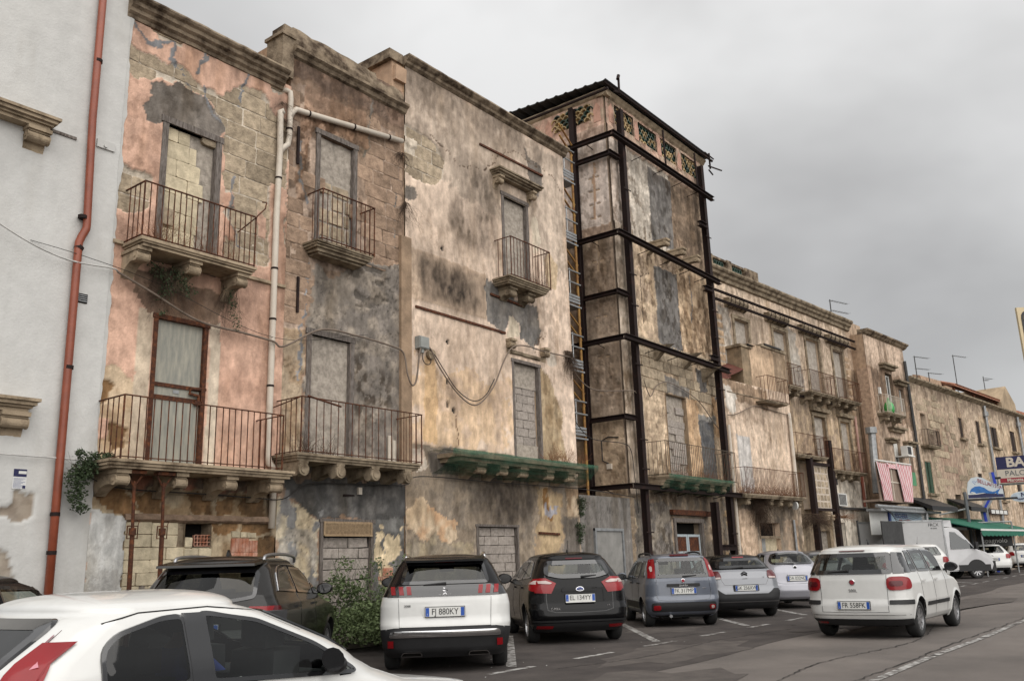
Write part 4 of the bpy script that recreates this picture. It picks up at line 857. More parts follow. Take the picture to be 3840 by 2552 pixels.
MB(T0).prism([(0, 7.2), (.08, 7.25), (.08, 7.32), (0, 7.36)], 19.0, 20.4, j=.01, seg=8).build('lintel', M_PALECORN, b3)
for a, c, z0, z1 in ((15.24, 18.8, 7.79, 7.77), (18.2, 19.6, 8.77, 8.73), (17.87, 20.9, 13.15, 13.2), (20.05, 21.0, 2.36, 2.33)):
    q = MB(T0); q.add([(a, .0, z0 - .03), (c, .0, z1 - .03), (c, .07, z1 - .03), (a, .07, z0 - .03), (a, .0, z0 + .03), (c, .0, z1 + .03), (c, .07, z1 + .03), (a, .07, z0 + .03)], [(0, 1, 2, 3), (4, 5, 6, 7), (0, 1, 5, 4), (1, 2, 6, 5), (2, 3, 7, 6), (3, 0, 4, 7)]); q.build('iron_beam', M_RUST, b3)
q = MB(T0); q.box(15.22, 15.56, .04, .2, 6.72, 7.02); jb = q.build('junction_box', M_BOX, b3); q = MB(T0); q.box(15.24, 15.54, .2, .22, 6.74, 7.0); q.build('box_lid', M_BOX, jb); q = MB(T0); q.tube([(15.38, .12, 6.72), (15.38, .12, 6.62)], .05, 8); q.build('gland', M_BOX, jb)
q = MB(T0); q.tube([(15.74, .03, 6.64), (15.74, .14, 6.64)], .12, 12); q.build('round_junction_box', M_MOULD, b3)
relief(b3, T0, 17.5, 19.1, -.3, 2.52, -.2, M_CEM, 'infill_backing', .0, .4, 1)
frame(b3, T0, 17.42, 19.14, -.3, 2.5, .035, .06, .1, M_WOOD, name='door_frame')
for r in range(11):
    z = 2.27 - r * .222; s = 17.52; k = 0
    while s < 19.05:
        e = min(s + ((.3 if r % 2 else .56) if k == 0 else .56), 19.07)
        if e - s > .06 and not (r == 0 and 18.2 < s < 18.5): place_stone(b3, T0, 'block', s + .007, e - .007, z, z + .21, -.06 + random.uniform(-.012, .012), 'concrete_block', depth=.14)
        s = e; k += 1
# balcony wrapped in green debris net
nb_ = MB(T0)
for e, t, z in ((0, .1, 4.2), (.1, .1, 4.1)): nb_.box(16.0 + e, 21.5 - e, 0, .78 - e, z - t, z - .0005)
nslab = nb_.build('balcony', M_MOULD, b3)
for s0 in (16.78, 17.66, 18.52, 19.68, 20.7): corbel(nslab, T0, s0, s0 + .3, 4.0, .66, .36)
def net_sheet(name, T, outline, seed, label, drop=.3, folds=9.0):
    """a sheet of net laid over a slab and sagging down its front: outline = (s0, s1, ztop, depth, corbel positions)"""
    s0, s1, zt, d, cps = outline; ns = 90; prof = [(0.0, .03), (d * .5, .035), (d, .02), (d + .03, -.05), (d + .02, -.14), (d - .05, -.24), (d - .12, -.34), (d - .34, -.46), (d - .55, -.52)]
    V = []; F = []; rn = random.Random(seed); n = len(prof)
    for i in range(ns + 1):
        s = s0 + (s1 - s0) * i / ns
        near = min([abs(s - c) for c in cps] or [9])
        tuck = max(0.0, min(1.0, (near - .14) / .2))
        for k, (o, z) in enumerate(prof):
            w = fbm(np.array([s * 2.1]), np.array([k * .9]), seed, 3)[0] - .5
            pull = (.12 * tuck if k > 4 else 0); sag = .05 * (fbm(np.array([s * .7]), np.array([3.3]), seed + 4, 3)[0] - .5)
            V.append(T(s + .1 * w, max(.0, o - pull + .05 * w * (k > 2)), zt + z + sag * (k > 1) + .05 * w * (k > 3)))
    for i in range(ns):
        for k in range(n - 1): a = i * n + k; F.append((a, a + 1, a + n + 1, a + n))
    me = new_mesh(name, V, F, M_NET, smooth=True); o = bpy.data.objects.new(name, me); put(o)
    return tag(o, label, 'netting')
net_sheet('debris_net', T0, (15.62, 21.9, 4.22, .86, (16.93, 17.81, 18.67, 19.83, 20.85)), 5, 'long green debris net wrapped round the balcony slab of the cream house')
dry3 = plant('dry_weeds', 'rust-coloured dry weeds on the green-netted slab of the cream house', 'plant', T0(20.8, .4, 4.25)); twigs('stems', T0, [(20.2 + .12 * k, .4, 4.25) for k in range(8)] + [(21.6, .5, 4.25)], 110, .5, M_DRY, r=.004, seed=41, parent=dry3)
wd = plant('wall_weed', 'brush of grey dead stems on the right edge of the cream house', 'plant', T0(21.85, .1, 7.5)); twigs('stems', T0, [(21.7, .1, 7.75), (21.85, .1, 7.75), (21.95, .1, 7.7)], 170, .85, M_DRYG, up=-.9, spread=.35, r=.0035, seed=43, droop=.2, parent=wd)
for i, (s_, z_, lab) in enumerate(((22.1, 3.3, 'small dark green plant hanging at the corner below the green net'), (21.95, 2.55, 'small dark green plant hanging beside the corrugated metal door'))):
    wp = plant('wall_weed', lab, 'plant', T0(s_, .1, z_)); leaves('foliage', [(*T0(s_, .1, z_), .16), (*T0(s_ + .03, .1, z_ - .2), .13), (*T0(s_, .1, z_ - .38), .1)], 600, .04, M_LEAFD, 50 + i, wp, hang=.4); twigs('stems', T0, [(s_, .05, z_ + .05)], 14, .4, M_DRYG, up=-.6, seed=52 + i, parent=wp)
# ================================================================== tower house in its steel frame
b4 = thing('tower_house', 'tall tower-like stone house caged in dark rusty steel columns and beams', 'building', base(T0, 28.8))
TP = L8(206, 184, 164); TB = L8(186, 162, 136)
W = Wall(T0, 24.95, 32.6, -.3, 17.75, .045, TB, h=0., seed=41)
W.coat([(24.9, 17.8), (32.7, 17.8), (32.7, 16.6), (24.9, 16.6)], L8(206, 168, 146), .06, rough=.0, color2=L8(188, 164, 140))
W.coat([(24.9, 16.6), (32.7, 16.6), (32.7, 16.1), (24.9, 16.1)], L8(190, 160, 138), .09, rough=.0)
W.coat([(26.25, 16.1), (29.6, 16.1), (29.6, 12.8), (26.25, 12.8)], L8(186, 174, 158), .012, color2=L8(206, 194, 178), rough=.1)
W.coat([(29.5, 16.1), (32.0, 16.1), (32.0, 12.7), (29.5, 12.8)], L8(138, 118, 98), .0, color2=L8(174, 148, 122), rough=.12)
W.coat([(26.2, 12.6), (27.9, 12.6), (27.9, 9.0), (26.2, 9.0)], L8(206, 180, 148), .012, color2=L8(184, 160, 134), rough=.15)
W.coat([(29.5, 12.5), (32.6, 12.5), (32.6, 9.3), (29.5, 9.0)], L8(216, 186, 150), .006, color2=L8(164, 136, 106), rough=.2)
W.coat([(26.2, 9.0), (32.6, 9.2), (32.6, 3.6), (26.2, 3.6)], L8(210, 184, 152), .0, color2=L8(180, 156, 128), bare=True, rough=.1)
W.coat([(29.5, 7.3), (30.4, 7.4), (30.5, 4.2), (29.5, 4.2)], L8(214, 178, 138), .02, color2=L8(196, 160, 120), rough=.12); W.coat([(31.6, 7.6), (32.4, 7.6), (32.4, 6.0), (31.7, 6.0)], L8(206, 168, 126), .016, rough=.15)
for poly in ([(27.8, 15.95), (29.6, 15.9), (29.48, 13.0), (27.75, 13.0)], [(27.75, 12.0), (29.55, 12.1), (29.5, 9.0), (28.6, 8.95), (27.75, 9.05)], [(30.5, 8.62), (31.4, 8.5), (31.36, 7.7), (30.52, 7.6)]):
    W.coat(poly, L8(128, 123, 118), .03, color2=L8(112, 107, 103), rough=.05)
W.coat([(27.7, 8.0), (29.8, 7.8), (29.8, 7.3), (27.8, 7.3)], L8(150, 142, 132), .02, color2=L8(120, 114, 108)); W.coat([(30.3, 6.85), (31.9, 6.8), (31.9, 6.5), (30.35, 6.6)], L8(150, 146, 140), .02)
W.coat([(30.45, 6.6), (31.6, 6.6), (31.6, 4.2), (30.5, 4.2)], L8(104, 102, 100), .014, color2=L8(88, 88, 90))
W.coat([(24.9, 3.8), (32.6, 3.8), (32.6, -.3), (24.9, -.3)], L8(166, 146, 122), .01, color2=L8(136, 124, 110), rough=.1)
for k in range(16):
    rr = random.Random(100 + k); cx, cz = rr.uniform(25.2, 32.4), rr.uniform(.3, 3.2); rs = rr.uniform(.1, .35)
    W.coat([(cx + rs * .7 * cos(a), cz + rs * 1.3 * sin(a) * rr.uniform(.6, 1.3)) for a in range(6)], random.choice([L8(212, 186, 150), L8(126, 122, 118), L8(190, 160, 118)]), .02, rough=.2)
W.coat([(25.3, 3.4), (27.7, 3.4), (27.6, -.3), (25.3, -.3)], L8(128, 120, 112), .016, color2=L8(154, 142, 126), rough=.15)
pil = inpoly(W.S, W.Z, [(24.9, 16.1), (26.2, 16.1), (26.2, 3.6), (24.9, 3.6)])
W.coat(None, L8(190, 172, 152), .10, mask=pil, color2=L8(164, 146, 126))
m = pil & (W.Z > 12.9); W.coat(None, L8(206, 188, 172), .10, mask=m, color2=L8(182, 164, 148))
pads = pil & ((abs(W.Z - 15.35) < .14) | (abs(W.Z - 12.75) < .16)); W.H[pads] += .05
W.crack([(26.7, 11.4), (26.72, 9.6)], .016, SOOT_SHADE, .01); W.crack([(27.5, 11.6), (26.7, 11.4)], .012, SOOT_SHADE, .01)
for pts in ([(28.9, 8.6), (28.95, 8.2), (29.2, 8.0), (29.3, 7.6)], [(29.2, 8.1), (29.9, 8.0)], [(31.9, 9.3), (31.9, 8.5), (32.1, 7.5)], [(30.6, 12.3), (30.65, 11.5), (30.55, 10.5)]): W.crack(pts, .035, GREYB, -.01, jag=.12)
W.noise(.2, pits=.07, relief=.010, streak=.2, crust=.8)
# faint courses of blocks: shallow joints, blocks of uneven tone
row = np.floor(W.Z / .36); off = (row % 2) * .28; bl = np.floor((W.S + off) / .56)
fz = W.Z / .36 - row; fs = (W.S + off) / .56 - bl; jn = ((fz < .09) | (fs < .06)) & ~pil & (W.Z < 12.5)
tone = .86 + .28 * _h(bl, row, 5); W.C *= np.where(W.H < .016, tone, 1)[..., None]; W.H[jn & (W.H < .016)] -= .012
W.stain([(24.9, 12.6), (26.2, 12.6), (26.2, 10.2), (24.9, 10.2)], L8(96, 80, 64), .6, .3); W.stain([(29.6, 16), (32.6, 16), (32.6, 13), (29.6, 13)], L8(84, 68, 54), .5, .3)
W.stain([(26.2, 16.2), (32.6, 16.2), (32.6, 15.6), (26.2, 15.6)], L8(90, 76, 64), .6, .2); W.stain([(29.6, 12), (32.4, 12.3), (32.4, 9.5), (30.4, 9.2)], L8(92, 70, 50), .5, .3)
W.stain([(26, 4.4), (31.2, 4.4), (31, 3.0), (26, 3.0)], SOOT_SHADE, .6, .2); W.stain([(24.9, 9), (26.2, 9), (26.2, 4.5), (24.9, 4.5)], L8(122, 96, 66), .4, .4)  # shade under the tower balcony is painted on the wall with soot
SCR = [(25.55, 26.88), (27.24, 28.62), (28.97, 30.28), (30.66, 32.08)]
for a, c in SCR: W.hole(a, c, 16.82, 17.56)
W.hole(27.9, 29.45, 4.2, 7.28); W.hole(27.95, 29.9, -.3, 2.78)
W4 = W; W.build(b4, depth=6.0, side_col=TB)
masonry(b4, T0, 'tufa', 26.3, 32.5, 7.3, 9.1, .36, (.45, .7), .03, lambda s, z, a, b, c, d: bool(W4.at(W4.bare, s, z)) and W4.at(W4.H, s, z) < .013, seed=6, cap=50)
# side wall facing the gap
W = Wall(TS, 0.0, 6.0, -.3, 17.75, .05, L8(206, 188, 174), h=.02, seed=47)
W.coat([(-.1, 17.8), (6, 17.8), (6, 16.6), (-.1, 16.6)], L8(206, 168, 146), .06, rough=.0, color2=L8(188, 164, 140)); W.coat([(-.1, 16.6), (6, 16.6), (6, 16.1), (-.1, 16.1)], L8(192, 164, 144), .09, rough=.0)
W.coat([(-.1, 16.1), (6, 16.1), (6, 12.85), (-.1, 12.85)], L8(216, 198, 184), .03, color2=L8(204, 186, 172)); W.coat([(-.1, 12.85), (6, 12.85), (6, 12.5), (-.1, 12.5)], L8(172, 146, 124), .06, rough=.05)
W.coat([(-.1, 12.5), (6, 12.5), (6, 6), (-.1, 6)], L8(158, 136, 114), .02, color2=L8(176, 154, 132), rough=.02); W.coat([(-.1, 6.05), (6, 6.05), (6, -.3), (-.1, -.3)], L8(182, 156, 126), .02, color2=L8(198, 172, 142), rough=.02)
W.crack([(.55, 15.2), (.6, 14.6), (.58, 14.0), (.62, 13.2)], .05, L8(186, 152, 122), -.003); W.crack([(.62, 12.4), (.6, 11.3)], .05, L8(170, 150, 130), .03)
W.noise(.2, pits=.07, relief=.008, streak=.25, crust=.6)
row = np.floor(W.Z / .36); off = (row % 2) * .28; bl_ = np.floor((W.S + off) / .56); jn = (((W.Z / .36 - row) < .09) | (((W.S + off) / .56 - bl_) < .06)) & (W.Z < 12.4)
W.C *= np.where(W.Z < 12.4, .88 + .22 * _h(bl_, row, 7), 1)[..., None]; W.H[jn] -= .01
for z in (14.7, 14.2, 13.7, 13.2, 11.6, 9.6, 8.2, 7.0, 5.6):
    for s in (.45, .75): m = np.hypot((W.S - s) / .07, (W.Z - z) / .035) < 1; W.C[m] = (.03, .025, .02); W.H[m] -= .05
SCL = [(.55, 2.1), (3.2, 4.6)]
for a, c in SCL: W.hole(a, c, 16.9, 17.55)
W.build(b4, depth=.3, back=False, name='side_wall')
MB(T0).box(25.0, 32.5, -1.6, -1.5, 16.8, 17.6).build('loggia_back', M_DARK, b4); MB(TS).box(.2, 5.8, -.62, -.6, 16.8, 17.6).build('loggia_back', M_DARK, b4)
# half-round tiles of the open screens
tv = []; tf = []
for k in range(11):
    a = pi * k / 10
    for r, o in ((1, 0), (.74, 0), (.74, -1), (1, -1)): tv.append((r * cos(a), o, r * sin(a)))
for k in range(10):
    for i in range(4): tf.append((k * 4 + i, k * 4 + (i + 1) % 4, k * 4 + 4 + (i + 1) % 4, k * 4 + 4 + i))
tf += [(0, 1, 2, 3), (43, 42, 41, 40)]
TILE_G = new_mesh('screen_tile', tv, tf, M_GLAZE); TILE_C = new_mesh('screen_tile', tv, tf, M_GLAZEP)
def screen(parent, T, a, c, z0, z1, nx, nz, seed=0):
    rn = random.Random(seed); dx = (c - a) / nx; dz = (z1 - z0) / nz
    ang = math.atan2((Vector(T(1, 0, 0)) - Vector(T(0, 0, 0))).y, (Vector(T(1, 0, 0)) - Vector(T(0, 0, 0))).x)
    for r in range(nz):
        for k in range(nx + (r % 2)):
            s = a + dx * (k + (.5 if r % 2 == 0 else 0)); 
            o = bpy.data.objects.new('screen_tile', TILE_G if rn.random() < .5 else TILE_C); put(o, parent)
            o.matrix_basis = Matrix.Translation(Vector(T(s, .0, z0 + dz * r))) @ Matrix.Rotation(ang, 4, 'Z') @ Matrix.Diagonal((K * dx * .56, -K * .12, K * dz * 1.12, 1))
for i, (a, c) in enumerate(SCR): screen(b4, T0, a, c, 16.82, 17.56, 6, 5, i)
for i, (a, c) in enumerate(SCL): screen(b4, TS, a, c, 16.9, 17.55, 6, 5, 10 + i)
for T, ss in ((T0, (25.1, 26.89, 28.62, 30.29)), (TS, (.08, 2.2, 2.75))):
    for s in ss:   # ogee-headed sunk panels between the screens
        w = .34; MB(T).add([(s + .05, .062, 16.75), (s + w, .062, 16.75), (s + w, .062, 17.3), (s + w * .75, .062, 17.42), (s + w * .6, .062, 17.52), (s + w * .4, .062, 17.42), (s + .05, .062, 17.3),
                         (s + .05, .078, 16.75), (s + w, .078, 16.75), (s + w, .078, 17.3), (s + w * .75, .078, 17.42), (s + w * .6, .078, 17.52), (s + w * .4, .078, 17.42), (s + .05, .078, 17.3)],
                        [tuple(range(7)), tuple(range(7, 14))] + [(k, (k + 1) % 7, 7 + (k + 1) % 7, 7 + k) for k in range(7)]).build('ogee_panel', mat('pink_stucco', L8(206, 162, 142), rough=.9, var=.2) if 'pink_stucco' not in MATS else MATS['pink_stucco'], b4)
pr4 = [(-.2, 0), (.2, 0), (.22, -.06), (.16, -.12), (.12, -.18), (.06, -.24), (-.2, -.24)]
cornice(b4, T0, 24.8, 32.7, 17.9, pr4, MATS['carved_limestone']); cornice(b4, TS, -.19, 6.0, 17.9, pr4, MATS['carved_limestone'])
# corrugated roof sheet and its eaves
prof = []; n = 60
for k in range(n + 1):
    o = .42 - 6.4 * k / n; prof.append((o, 17.97 + .06 * (.42 - o) + (.05 if k % 4 == 0 else 0)))
prof += [(o, z - .03) for o, z in prof[::-1]]
rf = MB(T0); rf.prism(prof, 24.45, 32.75); rf.build('roof', M_CORRU, b4)
rf = MB(T0); rf.box(24.5, 32.7, .3, .36, 17.9, 17.965); rf.build('fascia', M_RUSTD, b4)
relief(b4, T0, 27.9, 29.45, 4.2, 7.3, -.14, M_CEM, 'infill', .012, .06, 44)
masonry(b4, T0, 'block', 27.95, 29.42, 4.3, 6.9, .26, (.45, .6), -.085, lambda s, z, *a: random.random() < .8, seed=9, cap=30, name='concrete_block', joint=.012)
for s in (27.3, 28.6, 29.75): corbel(b4, T0, s, s + .24, 12.75, .85, .42)
for s, z in ((27.2, 8.85), (29.4, 8.9), (30.9, 8.6)):
    q = MB(T0); q.add([(s, 0, z), (s + .4, 0, z + .02), (s + .35, .75, z + .03), (s + .05, .6, z + .0), (s + .03, 0, z - .55), (s + .34, 0, z - .5), (s + .3, .5, z - .1), (s + .07, .45, z - .12)], [(0, 1, 2, 3), (4, 5, 6, 7), (0, 1, 5, 4), (1, 2, 6, 5), (2, 3, 7, 6), (3, 0, 4, 7)]); q.build('broken_slab', M_PALECORN, b4)
s4 = balcony(b4, T0, 26.1, 31.0, 4.22, .85, [(s, s + .3) for s in (26.2, 27.25, 28.3, 29.5, 30.5)], 5.36, (26.15, 31.5), 40, ch=.36, cd=.7, bar_r=.008, railm=mat('weathered_green_iron', L8(92, 84, 72), rough=.8, col2=L8(116, 70, 48), vscale=9, world_pos=True, thresh=(.5, .7)), rail_o=.82)
net_sheet('debris_net', T0, (26.05, 31.05, 4.24, .9, (26.35, 27.4, 28.45, 29.65, 30.65)), 15, 'shorter green debris net hanging under the balcony of the tower house')
dr4 = plant('dry_weeds', 'dry reddish weeds behind the thin railing of the tower house balcony', 'plant', T0(29, .4, 4.25)); twigs('stems', T0, [(27.5 + .25 * k, .45, 4.25) for k in range(15)], 200, .42, M_DRY, r=.0035, seed=61, parent=dr4)
frame(b4, T0, 27.82, 30.02, -.3, 2.78, .06, .14, .14, M_WOOD, name='door_frame')
dm = mat('flaking_blue_grey_door_paint', L8(176, 186, 190), rough=.7, col2=L8(120, 84, 60), vscale=3.5, thresh=(.56, .66), world_pos=True, stretch=(1, 1, .6))
for i, (a, c) in enumerate(((27.97, 28.9), (28.93, 29.87))):
    d_ = MB(T0); d_.box(a, c, -.12, -.07, -.2, 2.38); dd = d_.build('door', dm, b4)
    q = MB(T0); q.box(a, a + .09, -.069, -.05, -.2, 2.38); q.box(c - .09, c, -.069, -.05, -.2, 2.38); q.box(a + .09, c - .09, -.069, -.05, 1.72, 1.8); q.box(a + .09, c - .09, -.069, -.05, 2.3, 2.38); q.build('door_stile', dm, dd)
    q = MB(T0); q.box(a + .1, c - .1, -.0695, -.06, 1.81, 2.29); q.build('door_mesh_panel', M_RUST, dd)
    q = MB(T0); q.tube([(a + .4, -.06, 1.0), (a + .4, -.03, 1.0), (a + .4, -.03, .85), (a + .4, -.06, .85)], .012, 5); q.build('door_handle', M_RUST, dd)
MB(T0).box(27.9, 29.95, -.33, -.28, -.2, 2.8).build('dark_transom', M_DARK, b4); MB(T0).box(27.6, 30.5, .02, .16, 3.02, 3.2, j=.01).build('lintel_beam', M_RUST, b4)
q = MB(T0); q.tube([(32.72, .15, 6.6), (32.7, .15, .1)], .06, 8); q.build('downpipe', M_PVC, b4)
sg = MB(T0); sg.box(23.65, 24.72, .06, .1, 3.82, 4.2); sgn = sg.build('rusty_sign', M_RUSTD); tag(sgn, 'rusted unreadable sign plate fixed low on the side of the tower house', 'sign'); 
for o in (sgn,): o.location = Vector((K * 1.5, K * .35, 0))
q = MB(TS); q.box(.5, .68, .03, .1, 4.45, 4.62); q.build('meter_box', M_PVC, b4); q = MB(TS); q.tube([(.6, .05, 4.62), (.85, .05, 4.75), (.85, .05, 5.4), (.6, .05, 5.5), (.2, .05, 5.45)], .018, 5); q.build('conduit', M_CABLED, b4)

# ---- the steel shoring frame
sf = thing('steel_shoring', 'dark rusty steel frame of tall columns and ring beams clamping the tower house', 'shoring frame', base(T0, 25.3, .3))
def hbeam_v(T, s, o, z0, z1, w, name='column', m=M_RUSTD):
    b = MB(T); t = .02; b.box(s - w / 2, s + w / 2, o - w / 2, o - w / 2 + t, z0, z1); b.box(s - w / 2, s + w / 2, o + w / 2 - t, o + w / 2, z0, z1); b.box(s - t, s + t, o - w / 2 + t, o + w / 2 - t, z0, z1); return b.build(name, m, sf)
def hbeam_h(T, s0, s1, o, z, h, name='beam', m=M_RUSTD, parent=None):
    b = MB(T); t = .02; b.box(s0, s1, o - h / 2, o + h / 2, z - t, z); b.box(s0, s1, o - h / 2, o + h / 2, z - h, z - h + t); b.box(s0, s1, o - t / 2, o + t / 2, z - h + t, z - t); return b.build(name, m, parent or sf)
hbeam_v(T0, 25.42, .34, 0, 17.2, .2); hbeam_v(T0, 31.75, .34, 0, 17.25, .22); hbeam_v(TS, 1.24, .22, 0, 17.55, .2)
for z, e in ((15.98, 32.3), (12.35, 32.25), (8.72, 32.4), (3.9, 32.5)):
    hbeam_h(T0, 24.42, e, .54, z, .17); hbeam_h(TS, -.46, 2.6, .44, z + .003, .16)
    for s in (26.7, 28.3, 29.8, 31.1):
        q = MB(T0); q.tube([(s, .56, z - .12), (s - .05, .0, z - .22)], .014, 5); q.build('tie_rod', M_RUSTD, sf)
    q = MB(TS); q.tube([(.6, .5, z - .12), (.55, .0, z - .22)], .014, 5); q.build('tie_rod', M_RUSTD, sf)
for z in (15.4, 10.36, 6.14): hbeam_h(T0, 24.6, 25.3, .26, z, .16, 'short_beam'); hbeam_h(TS, -.25, 1.12, .24, z + .003, .15, 'short_beam')
for z in (14.1, 11.0, 9.9, 7.85, 5.35, 4.4, 2.4):
    for s in (25.42, 31.75): q = MB(T0); q.box(s - .26, s + .22, .46, .475, z - .02, z + .02); q.build('clamp_strap', M_RUSTD, sf)
for z in (14.6, 9.1, 11.9): hbeam_h(T0, 31.0, 31.6, .45, z, .2, 'stub_beam')
hbeam_v(T0, 30.12, .5, 0, 3.5, .24, 'prop_column'); hbeam_h(T0, 30.25, 31.7, .5, 2.0, .2, 'cross_beam')
q = MB(T0); q.tube([(25.0, .62, 17.5), (25.02, .62, 18.25)], .04, 6); q.tube([(24.96, .62, 18.12), (25.03, .62, 18.3)], .06, 6); q.tube([(24.7, .6, 17.55), (25.3, .66, 17.6)], .04, 6); q.build('scaffold_stub', M_RUSTD, sf)
q = MB(T0); q.tube([(24.9, .66, 17.58), (32.3, .66, 17.56)], .05, 6); q.build('tie_tube', M_RUSTD, sf); q = MB(TS); q.tube([(-.5, .5, 17.6), (5, .5, 17.6)], .05, 6); q.build('tie_tube', M_RUSTD, sf)
q = MB(T0); q.tube([(32.2, .6, 17.2), (32.2, .6, 17.9)], .035, 6); q.tube([(31.8, .6, 17.8), (32.6, .6, 17.78)], .03, 6); q.tube([(32.0, .62, 17.25), (33.1, .7, 17.4)], .03, 6); q.tube([(32.05, .6, 17.1), (32.4, .6, 17.0)], .03, 6); q.build('scaffold_stub', M_RUSTD, sf)
for s in (28.0, 30.6): q = MB(T0); q.tube([(s, .68, 17.3), (s + .05, .68, 15.9)], .035, 6); q.build('hanger_tube', M_RUSTD, sf)
# low wall closing the gap, with a corrugated metal door
lw = thing('gap_wall', 'low grey cement wall closing the gap between the cream house and the tower house', 'wall', base(T0, 23.6))
W = Wall(T0, 22.1, 25.0, -.3, 3.48, .05, L8(136, 130, 124), h=.02, seed=51); W.noise(.18, pits=.06, relief=.005, streak=.3); W.stain([(22.1, 3.5), (25, 3.5), (25, 3.1), (22.1, 3.1)], GREYD, .4, .2)
W.hole(22.85, 24.36, -.3, 2.44); W.build(lw, depth=.3)
q = MB(T0); q.box(22.78, 22.86, -.02, .09, 0, 2.52); q.box(24.34, 24.42, -.02, .09, 0, 2.5); q.box(22.78, 24.42, -.02, .091, 2.44, 2.52); q.build('door_frame', M_GALV, lw)
prof = []; n = 42; dpan = MB(T0); V = []; F = []
for k in range(n * 2 + 1):
    s = 22.86 + 1.48 * k / (n * 2); o = .03 + (.022 if k % 2 else 0)
    V += [(s, o, 0.0), (s, o, 2.44)]
for k in range(n * 2): F.append((2 * k, 2 * k + 2, 2 * k + 3, 2 * k + 1))
dpan.add(V, F); dpan.build('door', mat('grey_ribbed_sheet', L8(150, 148, 144), rough=.6, var=.15, vscale=3, world_pos=True), lw)
al = MB(T0); al.box(22.0, 25.0, -5.0, -4.6, 0, 15.5); al.build('alley_wall', M_STONEB, lw)
# scaffold in the gap
sc = thing('scaffold', 'narrow scaffold with yellow tubes and galvanised decks in the gap beside the tower house', 'scaffold', T0(23.2, -.8, 3.5))
for s, o in ((23.4, -.5), (23.4, -1.6), (22.3, -.5)): q = MB(T0); q.tube([(s, o, 3.4), (s, o, 15.0)], .04, 7); q.build('standard', M_RUSTY, sc)
for z in (5.3, 7.45, 9.6, 11.75, 13.95):
    q = MB(T0); q.box(22.2, 23.5, -1.7, -.45, z - .05, z); q.build('deck', M_GALV, sc)
    for k in range(3): q = MB(T0); q.box(22.2, 23.38, -.44, -.42, z + .06 + .1 * k, z + .13 + .1 * k); q.build('toe_board', M_GALV, sc)
    for d in (.75, 1.15): q = MB(T0); q.tube([(22.2, -.45, z + d), (23.5, -.45, z + d)], .025, 6); q.build('guard_rail', M_GALV, sc)
    q = MB(T0); q.tube([(22.9, -.46, z + .05), (22.9, -.46, z + 1.2)], .02, 5); q.build('guard_post', M_GALV, sc)
    for d in (1.55, 1.15): q = MB(T0); q.tube([(22.6, -.4, z + d + .3), (23.5, -.52, z + d - .1)], .032, 6); q.build('brace', M_RUSTY, sc)

# ================================================================== low cream house with the rooftop hut (in front of the palazzo)
b5 = thing('low_cream_house', 'lower cream house with a roof-top hut and rusty corrugated sheet, right of the tower house', 'building', base(T1, 35.5))
W = Wall(T1, 32.6, 38.4, -.6, 8.5, .05, L8(226, 200, 174), h=.02, seed=61)
W.coat([(32.6, 8.5), (36.4, 8.5), (36.4, 7.6), (32.6, 7.7)], L8(190, 160, 130), .03, color2=L8(150, 126, 102), rough=.15)
W.coat([(32.8, 8.22), (33.34, 8.23), (33.76, 7.74), (33.55, 7.6), (33.65, 7.3), (33.3, 7.05), (32.9, 7.3)], L8(226, 216, 202), .04, rough=.08)
W.coat([(33.45, 6.3), (34.52, 6.25), (34.55, 4.0), (33.5, 4.0)], L8(202, 196, 190), .03, rough=.02)
W.coat([(32.6, 3.75), (38.4, 3.75), (38.4, -.6), (32.6, -.6)], L8(176, 156, 132), .01, color2=L8(140, 126, 110), rough=.12)
W.coat([(33.0, 3.35), (34.4, 3.3), (34.5, -.6), (32.9, -.6)], L8(220, 190, 160), .03, rough=.08); W.coat([(36.6, 3.0), (38.0, 3.0), (38.1, -.6), (36.6, -.6)], L8(206, 176, 146), .02, color2=L8(166, 146, 124))
W.coat([(32.6, 2.2), (33.1, 2.0), (33.2, -.6), (32.6, -.6)], GREY, .02)
W.noise(.13, pits=.02, streak=.25, crust=.5); W.stain([(34.3, 8.2), (35.2, 8.1), (35.4, 7.2), (34.4, 7.3)], L8(96, 80, 66), .75, .25); W.stain([(32.6, 8.5), (36.4, 8.5), (36.4, 8.2), (32.6, 8.2)], L8(110, 92, 74), .5, .1)
W.stain([(32.6, 4.1), (38.4, 4.1), (38.4, 3.2), (32.6, 3.2)], SOOT_SHADE, .75, .2); W.stain([(34.3, 3.1), (37, 3.1), (37, 2.5), (34.3, 2.6)], SOOT_SHADE, .8, .2); W.stain([(35, 7.6), (38.3, 7.6), (38.3, 6.6), (36, 6.4)], L8(150, 126, 102), .5, .3)  # shade under the low balcony worked into the colour, with soot
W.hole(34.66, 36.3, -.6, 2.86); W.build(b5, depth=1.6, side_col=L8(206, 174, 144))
relief(b5, T1, 34.66, 36.3, -.6, 2.9, -.3, M_DARK, 'door_backing', 0, .5, 1)
dq = MB(T1); dq.box(34.7, 35.3, -.2, -.14, -.4, 2.26); dq.build('door', mat('grey_door_paint', L8(150, 150, 148), rough=.7, var=.15), b5); dq = MB(T1); dq.box(35.32, 36.28, -.2, -.15, -.4, 2.24); dq.build('door', M_STONEP, b5)
dq = MB(T1); dq.box(34.6, 36.3, .0, .04, 2.24, 2.34); dq.build('lintel_beam', M_PALECORN, b5)
for k in range(9): bar(b5, T1, 34.8 + .16 * k, -.1, 2.34, 2.86, .009, M_RUSTD)
q = MB(T1); q.prism([(0, 7.95), (.05, 7.98), (.05, 8.02), (0, 8.05)], 33.0, 36.2); q.build('string_course', M_CORN, b5)
